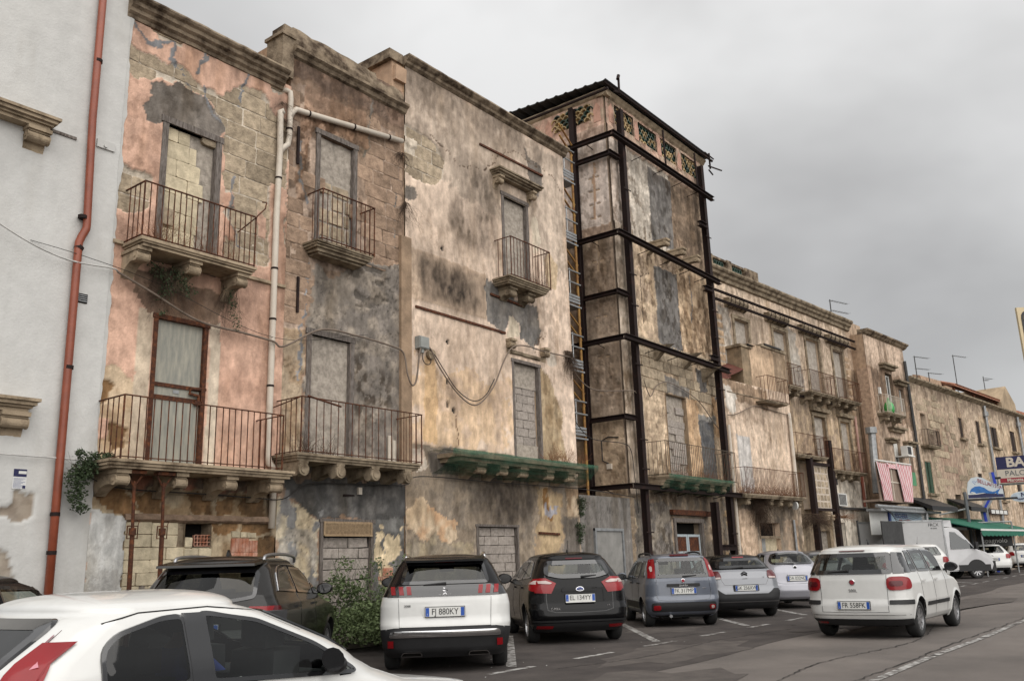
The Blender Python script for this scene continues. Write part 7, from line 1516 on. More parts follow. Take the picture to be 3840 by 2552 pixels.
        F.append(tuple(range(n))[::-1]); MI.append(2); F.append(tuple(range((len(zz) - 1) * n, len(zz) * n))); MI.append(1 if s.zs else 0)
        me = new_mesh('body', V, F, [s.mats[0], s.mats[1] if len(s.mats) > 1 else s.mats[0], M_PLAST], MI, smooth=True)
        bm = bmesh.new(); bm.from_mesh(me); bmesh.ops.recalc_face_normals(bm, faces=bm.faces)
        if sum(f.normal.dot(f.calc_center_median() - Vector((0, 0, .7))) * f.calc_area() for f in bm.faces) < 0: bmesh.ops.reverse_faces(bm, faces=bm.faces)
        bm.to_mesh(me); bm.free()
        o = bpy.data.objects.new('body', me); put(o, s.t, local=True); return o
    def wheels(s, rim='spoke5', ring_m=None, arch=True):
        r = s.wr; w = .205; tr = s.W / 2 - .04
        prof = [(r * .62, -w / 2), (r * .9, -w / 2), (r * .975, -w / 2 + .03), (r, -w / 2 + .06), (r, w / 2 - .06), (r * .975, w / 2 - .03), (r * .9, w / 2), (r * .66, w / 2), (r * .62, w / 2 - .05), (r * .62, -w / 2)]
        key = ('tyre', r)
        if key not in _WH:
            V = []; F = []; n = 32
            for q, y in prof:
                for k in range(n): V.append((q * cos(2 * pi * k / n), y, q * sin(2 * pi * k / n)))
            for i in range(len(prof) - 1):
                for k in range(n): F.append((i * n + k, i * n + (k + 1) % n, i * n + n + (k + 1) % n, i * n + n + k))
            _WH[key] = new_mesh('tyre', V, F, M_TYRE, smooth=True)
            V = []; F = []; q = r * .66
            def disc(r0, r1, y0, y1, m=32):
                b = len(V)
                for rr, yy in ((r0, y0), (r1, y1)):
                    for k in range(m): V.append((rr * cos(2 * pi * k / m), yy, rr * sin(2 * pi * k / m)))
                for k in range(m): F.append((b + k, b + (k + 1) % m, b + m + (k + 1) % m, b + m + k))
            disc(q, q * .93, w / 2 - .008, w / 2 - .004); disc(q * .93, q * .88, w / 2 - .004, w / 2 - .06); disc(.001, q * .2, w / 2 - .02, w / 2 - .024); disc(q * .2, q * .22, w / 2 - .024, w / 2 - .05)
            for k in range(9):
                a = 2 * pi * k / 9; ca, sa = cos(a), sin(a); b = len(V); hw0, hw1 = q * .1, q * .13
                for rr, hh, yy in ((q * .18, hw0, w / 2 - .026), (q * .9, hw1, w / 2 - .02)):
                    for sg in (-1, 1):
                        for dy in (0, -.04): V.append((rr * ca - sg * hh * sa, yy + dy, rr * sa + sg * hh * ca))
                F.extend([(b, b + 4, b + 6, b + 2), (b, b + 1, b + 5, b + 4), (b + 2, b + 6, b + 7, b + 3)])
            _WH[('rim', r)] = new_mesh('rim', V, F, M_RIM)
            V = []; F = []; disc(.001, q * .95, 0, 0); _WH[('hub', r)] = new_mesh('brake_disc', V, F, M_PLAST)
        for xw in (-s.wb / 2, s.wb / 2):
            for sg in (1, -1):
                e = bpy.data.objects.new('wheel', _WH[key]); put(e, s.t, local=True); e.location = (xw, sg * (tr - w / 2), r)
                if sg < 0: e.rotation_euler = (0, 0, pi)
                for nm in ('rim', 'hub'): c = bpy.data.objects.new('rim' if nm == 'rim' else 'brake_disc', _WH[(nm, r)]); put(c, e, local=True)
                # flared lip of the arch and its dark liner
                R = r + .085; V = []; F = []; n = 26
                for k in range(n + 1):
                    a = radians(-12) + radians(204) * k / n; x0, z0 = xw + (R + .03) * cos(a), r + (R + .03) * sin(a); x1, z1 = xw + (R - .035) * cos(a), r + (R - .035) * sin(a)
                    yo = max(s.side_y(x0, max(z0, s.z0)), s.side_y(x1, max(z1, s.z0)))
                    V += [(x0, sg * (s.side_y(x0, max(z0, s.z0)) - .004), z0), (x1, sg * (s.side_y(x1, max(z1, s.z0)) + .012), z1), (x1, sg * (yo - .07), z1), (xw + (R - .02) * cos(a), sg * .42, r + (R - .02) * sin(a))]
                mi = []
                for k in range(n):
                    for j in range(3): F.append((k * 4 + j, k * 4 + j + 1, k * 4 + 5 + j, k * 4 + 4 + j)); mi.append(0 if j < 1 else 1)
                me = new_mesh('wheel_arch', V, F, [ring_m or s.mats[0], M_PLAST], mi, smooth=False); bm = bmesh.new(); bm.from_mesh(me); bmesh.ops.recalc_face_normals(bm, faces=bm.faces); bm.to_mesh(me); bm.free()
                c = bpy.data.objects.new('wheel_arch', me); put(c, s.t, local=True)
        b = MB(); b.box(-s.wb / 2 - .3, s.wb / 2 + .3, -s.W / 2 + .35, s.W / 2 - .35, .19, s.z0 + .1); b.build('underbody', M_PLAST, s.t, local=True)
    def plate(s, y, z, txt, tilt=0.0, off=.02):
        x = min(s.rear_x(y + d, z + e) for d in (-.25, .25, 0) for e in (-.05, .05)) - off; b = MB(); b.box(x - .012, x + .012, y - .27, y + .27, z - .062, z + .062); o = b.build('number_plate', M_PLATE, s.t, local=True)
        b = MB(); b.box(x - .0135, x - .0121, y - .266, y - .218, z - .057, z + .057); b.build('blue_band', M_PBLUE, o, local=True); b = MB(); b.box(x - .0135, x - .0121, y + .218, y + .266, z - .057, z + .057); b.build('blue_band', M_PBLUE, o, local=True)
        text('I', .035, M_PLATE, s.rtm(x - .014, y + .242, z - .03), o, local=True, extrude=.0006)
        b = MB(); b.box(x - .011, x + .02, y - .277, y + .277, z - .07, z + .07); b.build('plate_holder', M_PLAST, o, local=True)
        text(txt, .118, M_PTXT, s.rtm(x - .0145, y, z) @ Matrix.Diagonal((.86, 1, 1, 1)), o, local=True, extrude=.001, spacing=.98)
    def rtm(s, x, y, z): return Matrix(((0, 0, -1, x), (-1, 0, 0, y), (0, 1, 0, z), (0, 0, 0, 1)))
    def badge(s, txt, size, y, z, m=None, off=.008, name='badge', **kw): return text(txt, size, m or M_CHROME, s.rtm(s.rear_x(y, z) - off, y, z), s.t, local=True, name=name, extrude=.003, **kw)
    def gap(s, face, pts, sd=1, w=.008, name='panel_gap'):
        b = MB(); b.tube([(s.rear_x(q[0], q[1]) - .001, q[0], q[1]) if face == 'rear' else (q[0], sd * (s.side_y(q[0], q[1]) + .001), q[1]) for q in pts], w * .5, 4, raw=True); b.build(name, M_GLOSSB, s.t, local=True)
    def gapl(s, face, pts, **kw):
        out = []
        for (a, b), (c, d) in zip(pts[:-1], pts[1:]):
            n = max(1, int(math.hypot(c - a, d - b) / .07)); out += [(a + (c - a) * k / n, b + (d - b) * k / n) for k in range(n)]
        s.gap(face, out + [pts[-1]], **kw)
    def side_windows(s, b, t, xb, xt, splits, gm=None, slope=0.0, fb=.32, ft=.16, zdip=0.0):
        xa_b = float(s.xf(b)) - fb; xa_t = float(s.xf(t)) - ft
        mid = (xa_t + xb) / 2
        poly = [(xb, b + slope), (xa_b, b), (xa_t, t - .015), (mid, t + .015), (xt, t - .02)]
        xs = [-9] + splits + [9]
        for a, c in zip(xs[:-1], xs[1:]):
            p = clip_band(poly, a + (.035 if a > -9 else 0), c - (.035 if c < 9 else 0))
            if len(p) >= 3 and abs(area2(p)) > .03: s.window('side', p, 'side_window', gm, ring=.03, r=.05)
        for sg in (1, -1):
            for c in splits: s.gapl('side', [(c, t - .1), (c, b), (c + .02, s.z0 + .12)], sd=sg)
        s.belt = b
    def mirrors(s, m=None, x=None):
        x = x if x is not None else float(s.xf(s.belt)) - .42; y = s.side_y(x, s.belt)
        for sg in (1, -1):
            bm = bmesh.new(); bmesh.ops.create_uvsphere(bm, u_segments=12, v_segments=8, radius=1)
            for v in bm.verts: v.co = Vector((v.co.x * (.085 if v.co.x > 0 else .05), v.co.y * .125, v.co.z * .085 * (1 - .12 * v.co.y * sg)))
            me = bpy.data.meshes.new('mirror'); bm.to_mesh(me); bm.free(); me.materials.append(m or M_GLOSSB); me.polygons.foreach_set('use_smooth', np.ones(len(me.polygons), bool))
            o = bpy.data.objects.new('mirror', me); put(o, s.t, local=True); o.location = (x, sg * (y + .14), s.belt + .07)
            b = MB(); b.tube([(x + .02, sg * (y - .02), s.belt + .01), (x, sg * (y + .1), s.belt + .03)], .022, 6); b.build('mirror_arm', M_PLAST, o if False else s.t, local=True)
            b = MB(); b.add([(x - .052, sg * (y + .14) + .1 * cos(k * pi / 6), s.belt + .07 + .065 * sin(k * pi / 6)) for k in range(12)], [tuple(range(12))]); b.build('mirror_glass', M_GLOSSB, s.t, local=True)
    def handles(s, xs, z, m=None):
        for sg in (1, -1):
            for x in xs: y = s.side_y(x, z); b = MB(); b.box(x - .09, x + .09, sg * y - .004 * 0 - .015, sg * y + .03 if sg > 0 else sg * y + .015, z - .015, z + .015) if sg > 0 else b.box(x - .09, x + .09, sg * y - .03, sg * y + .015, z - .015, z + .015); b.build('door_handle', m or s.mats[0], s.t, local=True)
    def seats(s, n=2):
        for x, ys, nm in ((.1, (.36, -.36), 'front_seat'), (-.75, (.42, 0, -.42), 'rear_seat')):
            for y in ys:
                b = MB(); b.box(x - .12, x + .06, y - .22, y + .22, .4, .98 if nm == 'front_seat' else .9, j=.012); b.box(x - .1, x + .02, y - .13, y + .13, (1.0 if nm == 'front_seat' else .93), (1.2 if nm == 'front_seat' else 1.06), j=.015); b.build(nm, M_SEAT, s.t, local=True)
        xd = float(s.xf(.66 * s.H)) - .55; b = MB(); b.box(xd - .1, xd + .3, -.6, .6, .6, .62 * s.H); b.build('dashboard', M_SEAT, s.t, local=True)
    def windscreen(s, b, t): 
        w0 = float(s.hw(b)) - .16; w1 = float(s.hw(t)) - .12; s.window('front', [(-w0, b), (w0, b), (w1, t), (-w1, t)], 'windscreen', G_CLEAR, ring=.05)
        xm = float(s.xf(t)) - .25; bb = MB(); bb.box(xm - .02, xm + .02, -.12, .12, t - .1, t - .03); bb.build('rear_view_mirror', M_PLAST, s.t, local=True)
    def wiper(s, y0, z0, y1, z1):
        b = MB(); b.tube([(s.rear_x(y0, z0) - .03, y0, z0), (s.rear_x(y1, z1) - .02, y1, z1)], [.022, .01], 6); b.build('wiper', M_PLAST, s.t, local=True)
    def antenna(s, x, l=.3): z = s.H - .005; b = MB(); b.tube([(x, 0, z - .02), (x - .02, 0, z + .05)], [.03, .012], 6); b.tube([(x - .02, 0, z + .03), (x - l * .6, 0, z + l)], .005, 4); b.build('aerial', M_PLAST, s.t, local=True)
    def rails(s, m, x0, x1):
        z = .955 * s.H; 
        for sg in (1, -1):
            y = float(s.hw(z)) - .03; b = MB(); pts = [(x0, sg * y, z - .01), (x0 + .12, sg * y, z + .06), ((x0 + x1) / 2, sg * (y + .01), z + .085), (x1 - .15, sg * y, z + .06), (x1, sg * (y - .02), z - .01)]
            b.tube(curve_pts(pts, 5), .022, 7, raw=True); b.build('roof_rail', m, s.t, smooth=True, local=True)
    def emblem(s, y, z, r, m=None, ring=None):
        x = s.rear_x(y, z) - .012; b = MB(); n = 20
        b.add([(x + d, y + r * q * cos(2 * pi * k / n), z + r * q * sin(2 * pi * k / n)) for d, q in ((.02, 1), (0, 1), (-.004, .8)) for k in range(n)], [(i * n + k, i * n + (k + 1) % n, i * n + n + (k + 1) % n, i * n + n + k) for i in range(2) for k in range(n)] + [tuple(range(2 * n, 3 * n))]); o = b.build('emblem', M_CHROME, s.t, local=True)
        if m: b = MB(); b.add([(x - .0055, y + r * .74 * cos(2 * pi * k / n), z + r * .74 * sin(2 * pi * k / n)) for k in range(n)], [tuple(range(n))]); b.build('emblem_field', m, o, local=True)
        return o
_WH = {}
def place(xp, yp, h, L, ro, wb, zplate=None):
    """centre of the car from the middle of its rear bumper"""
    d = wb / 2 + ro; return xp + d * cos(h), yp + d * sin(h)
D = radians
PARK = 'cars parked in a slanting row along the wall'
# ---- white crossover with black roof
h = D(41.5); x, y = place(9.5, 8.66, h, 4.45, .90, 2.675)
c = Car('parked_car', 'white crossover with black roof and lion badge, parked between the bush and the black car', x, y, h, 4.45, 1.84, 1.60, 2.675, 'suv', [P_WHITE, P_BLACK], zsplit=(1.12,), group=PARK, wheel_r=.345, ro=.90)
c.window('rear', [(-.63, 1.175), (.63, 1.175), (.555, 1.475), (-.555, 1.475)], 'rear_window', G_DARK)
c.side_windows(1.12, 1.46, -1.55, -1.2, [-.62, .35], G_DARK, slope=.06); c.windscreen(1.06, 1.44)
c.build_body(); c.wheels(ring_m=M_PLAST); c.mirrors(P_BLACK); c.seats(); c.handles((-.75, .2), 1.0)
b = MB(); xs = float(c.xr(1.5)); b.add([(xs - .12, -.56, 1.485), (xs - .12, .56, 1.485), (xs + .3, .6, 1.525), (xs + .3, -.6, 1.525), (xs - .12, -.56, 1.515), (xs - .12, .56, 1.515), (xs + .3, .58, 1.565), (xs + .3, -.58, 1.565)], [(0, 1, 2, 3), (4, 7, 6, 5), (0, 4, 5, 1), (1, 5, 6, 2), (2, 6, 7, 3), (3, 7, 4, 0)]); b.build('spoiler', P_BLACK, c.t, local=True)
c.patch('rear', [rect(-.14, .14, 1.462, 1.478)], 'brake_light', M_REDD, off=.02)
c.patch('rear', [[(-.80, 1.02), (.80, 1.02), (.79, 1.13), (.66, 1.165), (-.66, 1.165), (-.79, 1.13)]], 'rear_band', M_GLOSSB, off=.012)
for sg in (1, -1):
    c.patch('side', [[(-2.02, 1.02), (-1.72, 1.04), (-1.78, 1.12), (-1.98, 1.13)]], 'tail_light', M_GLOSSB, off=.01, sd=sg)
    for a in (.46, .565, .675): c.patch('rear', [[(sg * a, 1.045), (sg * (a + .06), 1.045), (sg * (a + .06 + .015), 1.15), (sg * (a + .015), 1.15)]], 'tail_light', M_RED, off=.02)
    c.patch('rear', [rect(sg * .70, sg * .775, .36, .455)], 'reflector', M_RED, off=.03)
    fr = rounded([(sg * .31, .245), (sg * .62, .245), (sg * .58, .315), (sg * .33, .315)], .02, 2); c.patch('rear', [fr, inset(fr, .014)], 'exhaust_trim', M_CHROME, off=.03); c.patch('rear', [inset(fr, .012)], 'exhaust_mouth', M_DARK, off=.024)
    c.patch('side', [[(-2.1, .22), (-1.75, .22), (-1.72, .5), (-1.75, .56), (-2.1, .6)]], 'side_cladding', M_PLAST, off=.008, sd=sg); c.patch('side', [[(-.93, .22), (.93, .22), (.93, .36), (-.93, .36)]], 'sill_cladding', M_PLAST, off=.008, sd=sg)
    c.gapl('rear', [(sg * .645, 1.0), (sg * .63, .62)])
c.patch('rear', [[(-.84, .22), (.84, .22), (.86, .50), (.80, .60), (.70, .615), (-.70, .615), (-.80, .60), (-.86, .50)]], 'rear_bumper', M_PLAST, off=.012)
c.patch('rear', [rounded([(-.76, .495), (.76, .495), (.74, .57), (-.74, .57)], .03)], 'chrome_strip', M_CHROME, off=.03)
c.patch('rear', [rounded([(-.30, .745), (.30, .745), (.35, .90), (-.35, .90)], .03)], 'plate_recess', P_WHITE, off=.006)
c.plate(0, .815, 'FJ 880KY', off=.014); c.emblem(0, 1.09, .028, M_CHROME)
lion = MB(); xl = c.rear_x(0, 1.09) - .022      # a small rampant silver figure
for p in ([(.0, 1.06), (.012, 1.09), (.004, 1.125)], [(.004, 1.125), (-.02, 1.13)], [(.012, 1.09), (-.025, 1.095)], [(.0, 1.06), (-.02, 1.045)], [(.004, 1.07), (.02, 1.045)], [(.01, 1.1), (.035, 1.11), (.03, 1.13)]): lion.tube([(xl, -a * 1.1, z) for a, z in p], .007, 5)
tag(lion.build('lion_badge', M_CHROME, c.t, local=True)); c.badge('PEUGEOT', .028, 0, 1.037, spacing=1.5, off=.018); c.badge('3008', .045, .52, .90, M_GLOSSB); c.wiper(-.02, 1.19, .3, 1.175); c.rails(M_CHROME, -1.45, .2)
c.gapl('rear', [(-.63, .62), (.63, .62)])

# ---- black mpv
h = D(46); x, y = place(13.85, 9.32, h, 4.38, .83, 2.648)
c = Car('parked_car', 'glossy black compact people carrier, plate EL 134YY, parked right of the white crossover', x, y, h, 4.38, 1.83, 1.62, 2.648, 'mpv', [P_BLACK], group=PARK, wheel_r=.33, ro=.83)
c.window('rear', [(-.62, 1.20), (-.35, 1.135), (.35, 1.135), (.62, 1.20), (.55, 1.45), (-.55, 1.45)], 'rear_window', G_CLEAR, ring=.075, r=.08)
c.side_windows(1.06, 1.47, -1.55, -1.15, [-.68, .2], G_CLEAR, slope=.1); c.windscreen(1.06, 1.46); c.build_body(); c.wheels(); c.mirrors(P_BLACK); c.seats(); c.handles((-.85, .05), .98)
c.patch('rear', [rounded(rect(-.16, .16, 1.475, 1.5), .01)], 'brake_light', M_REDD, off=.01)
for sg in (1, -1):
    c.patch('rear', [[(sg * .42, 1.06), (sg * .60, 1.15), (sg * .80, 1.14), (sg * .83, 1.0), (sg * .80, .90), (sg * .52, .885)]], 'tail_light', M_RED, off=.012); c.patch('rear', [[(sg * .49, 1.065), (sg * .60, 1.105), (sg * .74, 1.10), (sg * .73, 1.055), (sg * .53, 1.045)]], 'reversing_light', M_CLEARL, off=.02)
    c.patch('side', [[(-2.06, .89), (-1.75, .96), (-1.62, 1.06), (-1.80, 1.13), (-2.02, 1.15)]], 'tail_light', M_RED, off=.012, sd=sg); c.patch('side', [[(-1.98, 1.04), (-1.72, 1.05), (-1.82, 1.105), (-1.98, 1.12)]], 'reversing_light', M_CLEARL, off=.02, sd=sg)
    c.patch('rear', [[(sg * .52, .29), (sg * .78, .29), (sg * .78, .345), (sg * .50, .335)]], 'reflector', M_RED, off=.02); c.gapl('rear', [(sg * .60, 1.2), (sg * .615, .8), (sg * .60, .6), (sg * .45, .56), (0, .55)])
c.patch('rear', [rounded(rect(-.84, .84, .40, .435), .02)], 'bumper_strip', M_PLAST, off=.03); c.patch('rear', [rounded([(-.8, .23), (.8, .23), (.84, .38), (-.84, .38)], .03)], 'bumper_valance', M_PLAST, off=.01)
c.patch('rear', [rounded([(-.34, .91), (.34, .91), (.31, .985), (-.31, .985)], .03)], 'handle_bar', P_BLACK, off=.035); c.plate(0, .80, 'EL 134YY')
c.patch('rear', [ellipse(0, .948, .075, .034, 18)], 'emblem', M_CHROME, off=.04); c.patch('rear', [ellipse(0, .948, .066, .027, 18)], 'emblem_field', M_BLUESIGN, off=.043); c.badge('Ford', .04, 0, .948, off=.048); c.badge('C-MAX', .055, .46, .62); c.badge('TDCi', .028, -.52, .66); c.wiper(-.05, 1.165, -.34, 1.185); c.antenna(-1.05, .22)
pl_ = MB(); xx = c.rear_x(0, .73) - .03; pl_.box(xx - .006, xx + .01, -.27, .27, .72, .738); pl_.build('dealer_strip', M_PLATE, c.t, local=True)

# ---- grey-blue city car
h = D(41); x, y = place(17.95, 9.4, h, 3.65, .62, 2.30)
c = Car('parked_car', 'boxy grey-blue city car with tall red corner lamps, plate FK 317MP', x, y, h, 3.65, 1.645, 1.55, 2.30, 'box', [P_GREY], group=PARK, wheel_r=.295, ro=.62, rc=(.22, .24))
c.window('rear', [(-.575, 1.03), (.575, 1.03), (.54, 1.44), (-.54, 1.44)], 'rear_window', G_CLEAR, ring=.07, r=.03)
c.side_windows(.99, 1.40, -1.38, -1.25, [-.83, -.05], G_CLEAR, slope=.06); c.windscreen(1.0, 1.40); c.build_body(); c.wheels(); c.mirrors(P_GREY); c.seats(); c.handles((-.8, .0), .92, M_PLAST)
c.patch('rear', [rounded(rect(-.21, .21, 1.475, 1.505), .012)], 'brake_light', M_REDD, off=.02)
for sg in (1, -1):
    c.patch('rear', [[(sg * .585, 1.03), (sg * .735, 1.03), (sg * .70, 1.25), (sg * .645, 1.42), (sg * .55, 1.43)]], 'tail_light', M_RED, off=.012); c.patch('rear', [[(sg * .625, 1.17), (sg * .66, 1.16), (sg * .67, 1.24), (sg * .645, 1.28), (sg * .615, 1.26)]], 'reversing_light', M_CLEARL, off=.02)
    c.patch('side', [[(-1.74, 1.03), (-1.62, 1.03), (-1.52, 1.38), (-1.58, 1.42)]], 'tail_light', M_RED, off=.012, sd=sg)
    c.gapl('rear', [(sg * .575, 1.0), (sg * .60, .7), (sg * .56, .575), (sg * .4, .56), (0, .555)]); c.patch('side', [rounded([(-.8, .38), (.75, .38), (.75, .52), (-.8, .52)], .03)], 'rubbing_strip', M_PLAST, off=.012, sd=sg)
c.patch('rear', [rounded(rect(-.70, .70, .335, .52), .06)], 'bumper_insert', M_PLAST, off=.014); c.patch('rear', [rounded(rect(.52, .66, .375, .465), .03)], 'fog_light', M_RED, off=.03); c.patch('rear', [rounded(rect(-.66, -.54, .375, .465), .03)], 'reversing_light', M_RED, off=.03); c.patch('rear', [rounded(rect(-.63, -.57, .395, .445), .02)], 'lamp_core', M_CLEARL, off=.036)
c.patch('rear', [rounded(rect(-.36, .36, .84, .905), .02)], 'handle_bar', M_PLAST, off=.03); c.badge('panda', .065, 0, .872, off=.036, spacing=1.25); c.plate(0, .755, 'FK 317MP'); c.emblem(0, .965, .045, M_REDSIGN); c.badge('EASY', .035, -.46, .80, off=.006); c.wiper(0.0, 1.05, -.3, 1.07); c.antenna(-.9, .25); c.rails(M_PLAST, -1.2, .3)
b = MB(); b.tube([(-1.5, .3, .25), (-1.78, .32, .24)], .035, 8); b.build('exhaust', M_RIM, c.t, local=True)

# ---- silver hatch with black roof
h = D(40); x, y = place(20.75, 9.2, h, 3.99, .72, 2.54)
c = Car('parked_car', 'silver hatchback with a black roof and chunky black bumper, plate GK 256XW', x, y, h, 3.99, 1.75, 1.48, 2.54, 'hatch', [P_SILV, P_BLACK], zsplit=(1.12,), group=PARK, wheel_r=.32, ro=.72)
c.window('rear', [(-.60, 1.14), (.60, 1.14), (.62, 1.2), (.50, 1.375), (-.50, 1.375), (-.62, 1.2)], 'rear_window', G_CLEAR, ring=.065, r=.07); c.side_windows(1.02, 1.35, -1.3, -1.0, [-.6, .25], G_MID, slope=.06); c.windscreen(1.0, 1.34); c.build_body(); c.wheels(ring_m=M_PLAST); c.mirrors(P_BLACK); c.seats()
c.patch('rear', [rounded(rect(-.14, .14, 1.39, 1.41), .008)], 'brake_light', M_RED, off=.015)
for sg in (1, -1):
    c.patch('rear', [rounded([(sg * .55, .90), (sg * .80, .89), (sg * .80, 1.07), (sg * .58, 1.08)], .06)], 'tail_light', M_REDD, off=.016); c.patch('rear', [rounded([(sg * .58, .905), (sg * .76, .895), (sg * .76, .93), (sg * .58, .94)], .01)], 'reversing_light', M_CLEARL, off=.022); c.patch('side', [rounded([(-1.95, .9), (-1.72, .92), (-1.74, 1.05), (-1.92, 1.07)], .05)], 'tail_light', M_REDD, off=.012, sd=sg)
    c.gapl('rear', [(sg * .60, 1.1), (sg * .56, .86), (sg * .50, .765), (0, .755)])
c.patch('rear', [[(-.84, .22), (.84, .22), (.86, .60), (.80, .66), (.68, .665), (.60, .60), (.52, .555), (-.52, .555), (-.60, .60), (-.68, .665), (-.80, .66), (-.86, .60)]], 'rear_bumper', M_PLAST, off=.016); c.patch('rear', [rounded(rect(-.8, .8, .375, .395), .008)], 'bumper_strip', M_SEAT if False else P_DGREY, off=.028)
c.patch('rear', [rounded(rect(-.31, .31, .615, .765), .02)], 'plate_recess', M_PLAST, off=.01); c.plate(0, .69, 'GK 256XW', off=.012); c.wiper(-.02, 1.165, .26, 1.15); c.antenna(-.75, .15)
ch = MB()
for dz in (0, .05):
    x0 = c.rear_x(0, .99) - .014; ch.prism([(0, 0)] * 0 or [(0, 0), (.012, 0), (.012, .012), (0, .012)], 0, .001) if False else None
    for sg in (1, -1): ch.add([(x0, 0, 1.0 + dz), (x0, sg * .075, .955 + dz), (x0, sg * .075, .982 + dz), (x0, 0, 1.027 + dz), (x0 + .02, 0, 1.0 + dz), (x0 + .02, sg * .075, .955 + dz), (x0 + .02, sg * .075, .982 + dz), (x0 + .02, 0, 1.027 + dz)], [(0, 1, 2, 3), (4, 5, 6, 7), (0, 1, 5, 4), (1, 2, 6, 5), (2, 3, 7, 6)])
ch.build('chevron_badge', M_GLOSSB, c.t, local=True); c.badge('CITROEN', .025, 0, .905, spacing=1.3); c.badge('C3', .035, -.46, .93)

# ---- pale silver rounded hatch
h = D(40); x, y = place(24.2, 9.25, h, 3.72, .62, 2.43)
c = Car('parked_car', 'pale silver rounded hatchback with round-eyed tail lamps, plate DA 032ND', x, y, h, 3.72, 1.66, 1.54, 2.43, 'hatch', [P_LILAC], group=PARK, wheel_r=.30, ro=.62, bulge=.1, rc=(.34, .36))
c.window('rear', [(-.55, 1.15), (.55, 1.15), (.60, 1.24), (.45, 1.45), (0, 1.48), (-.45, 1.45), (-.60, 1.24)], 'rear_window', G_CLEAR, ring=.05, r=.1); c.side_windows(1.03, 1.42, -1.3, -1.0, [-.65, .1], G_CLEAR, slope=.08); c.windscreen(1.02, 1.40); c.build_body(); c.wheels(); c.mirrors(P_LILAC); c.seats()
for sg in (1, -1):
    c.patch('rear', [rounded([(sg * .58, .67), (sg * .72, .69), (sg * .76, .96), (sg * .62, .99)], .05)], 'tail_light', M_REDD, off=.012); c.patch('rear', [ellipse(sg * .675, .90, .04, .045, 12)], 'lamp_eye', M_RED, off=.02); c.patch('rear', [ellipse(sg * .67, .80, .035, .04, 12)], 'lamp_eye', M_CLEARL, off=.02); c.patch('side', [rounded([(-1.72, .7), (-1.6, .72), (-1.58, .95), (-1.68, .98)], .04)], 'tail_light', M_REDD, off=.012, sd=sg)
    c.gapl('rear', [(sg * .56, 1.1), (sg * .56, .7), (sg * .4, .655), (0, .65)])
c.plate(0, .79, 'DA 032ND'); c.emblem(0, 1.075, .05, P_LILAC); c.patch('rear', [rounded(rect(-.25, .25, .87, .9), .01)], 'handle_bar', P_LILAC, off=.03); c.wiper(.0, 1.17, .3, 1.18); c.antenna(-.4, .15)
b = MB(); b.tube([(-1.5, -.3, .24), (-1.82, -.32, .23)], .035, 8); b.build('exhaust', M_RIM, c.t, local=True)

# ---- dark grey saloon behind
h = D(36); x, y = place(27.9, 9.6, h, 4.2, .8, 2.6)
c = Car('parked_car', 'grey car parked between the pale silver hatchback and the moving white family car', x, y, h, 4.2, 1.75, 1.5, 2.6, 'hatch', [P_DGREY], group=PARK, wheel_r=.31, ro=.8); c.window('rear', [(-.58, 1.12), (.58, 1.12), (.5, 1.36), (-.5, 1.36)], 'rear_window', G_MID); c.side_windows(1.0, 1.37, -1.4, -1.0, [-.6, .3], G_MID, slope=.06); c.windscreen(1.0, 1.36); c.build_body(); c.wheels(); c.mirrors(P_DGREY); c.seats()
for sg in (1, -1): c.patch('rear', [[(sg * .55, .85), (sg * .8, .85), (sg * .8, 1.0), (sg * .6, 1.02)]], 'tail_light', M_REDD, off=.012)
c.plate(0, .8, 'EB 205RK')

# ---- dark brown suv on the left
h = D(38); x, y = place(6.28, 9.68, h, 4.3, .82, 2.60)
c = Car('parked_car', 'dark brown-black SUV with silver roof rails, parked at the left behind the moving white car', x, y, h, 4.3, 1.80, 1.64, 2.60, 'suv', [P_DKBR], group=PARK, wheel_r=.34, ro=.82, bulge=.1)
c.window('rear', [(-.66, 1.12), (-.4, 1.08), (.4, 1.08), (.66, 1.12), (.60, 1.45), (-.60, 1.45)], 'rear_window', G_DARK, ring=.04); c.side_windows(1.09, 1.47, -1.5, -1.12, [-.6, .3], G_DARK, slope=.1); c.windscreen(1.08, 1.46); c.build_body(); c.wheels(); c.mirrors(P_DKBR, x=.75); c.seats(); c.handles((-.75, .2), .98)
b = MB(); xs = float(c.xr(1.52)); b.add([(xs - .16, -.6, 1.5), (xs - .16, .6, 1.5), (xs + .3, .62, 1.54), (xs + .3, -.62, 1.54), (xs - .15, -.6, 1.53), (xs - .15, .6, 1.53), (xs + .3, .60, 1.58), (xs + .3, -.60, 1.58)], [(0, 1, 2, 3), (4, 7, 6, 5), (0, 4, 5, 1), (1, 5, 6, 2), (2, 6, 7, 3), (3, 7, 4, 0)]); b.build('spoiler', P_DKBR, c.t, local=True)
c.patch('rear', [rounded(rect(-.24, .24, 1.47, 1.485), .005)], 'brake_light', M_CLEARL, off=.06); c.rails(M_RIM, -1.35, .35); c.wiper(0, 1.11, -.38, 1.10); b = MB(); b.prism([(-.03, 1.62), (.03, 1.62), (.008, 1.72)], -1.0, -.9); b.build('aerial_fin', M_GLOSSB, c.t, local=True)
for sg in (1, -1): c.patch('rear', [[(sg * .52, .9), (sg * .82, .92), (sg * .84, 1.02), (sg * .6, 1.03)]], 'tail_light', M_RED, off=.012); c.patch('side', [[(-1.95, .92), (-1.62, .95), (-1.66, 1.02), (-1.92, 1.03)]], 'tail_light', M_REDD, off=.012, sd=sg)
c.plate(0, .78, 'FT 619BL')
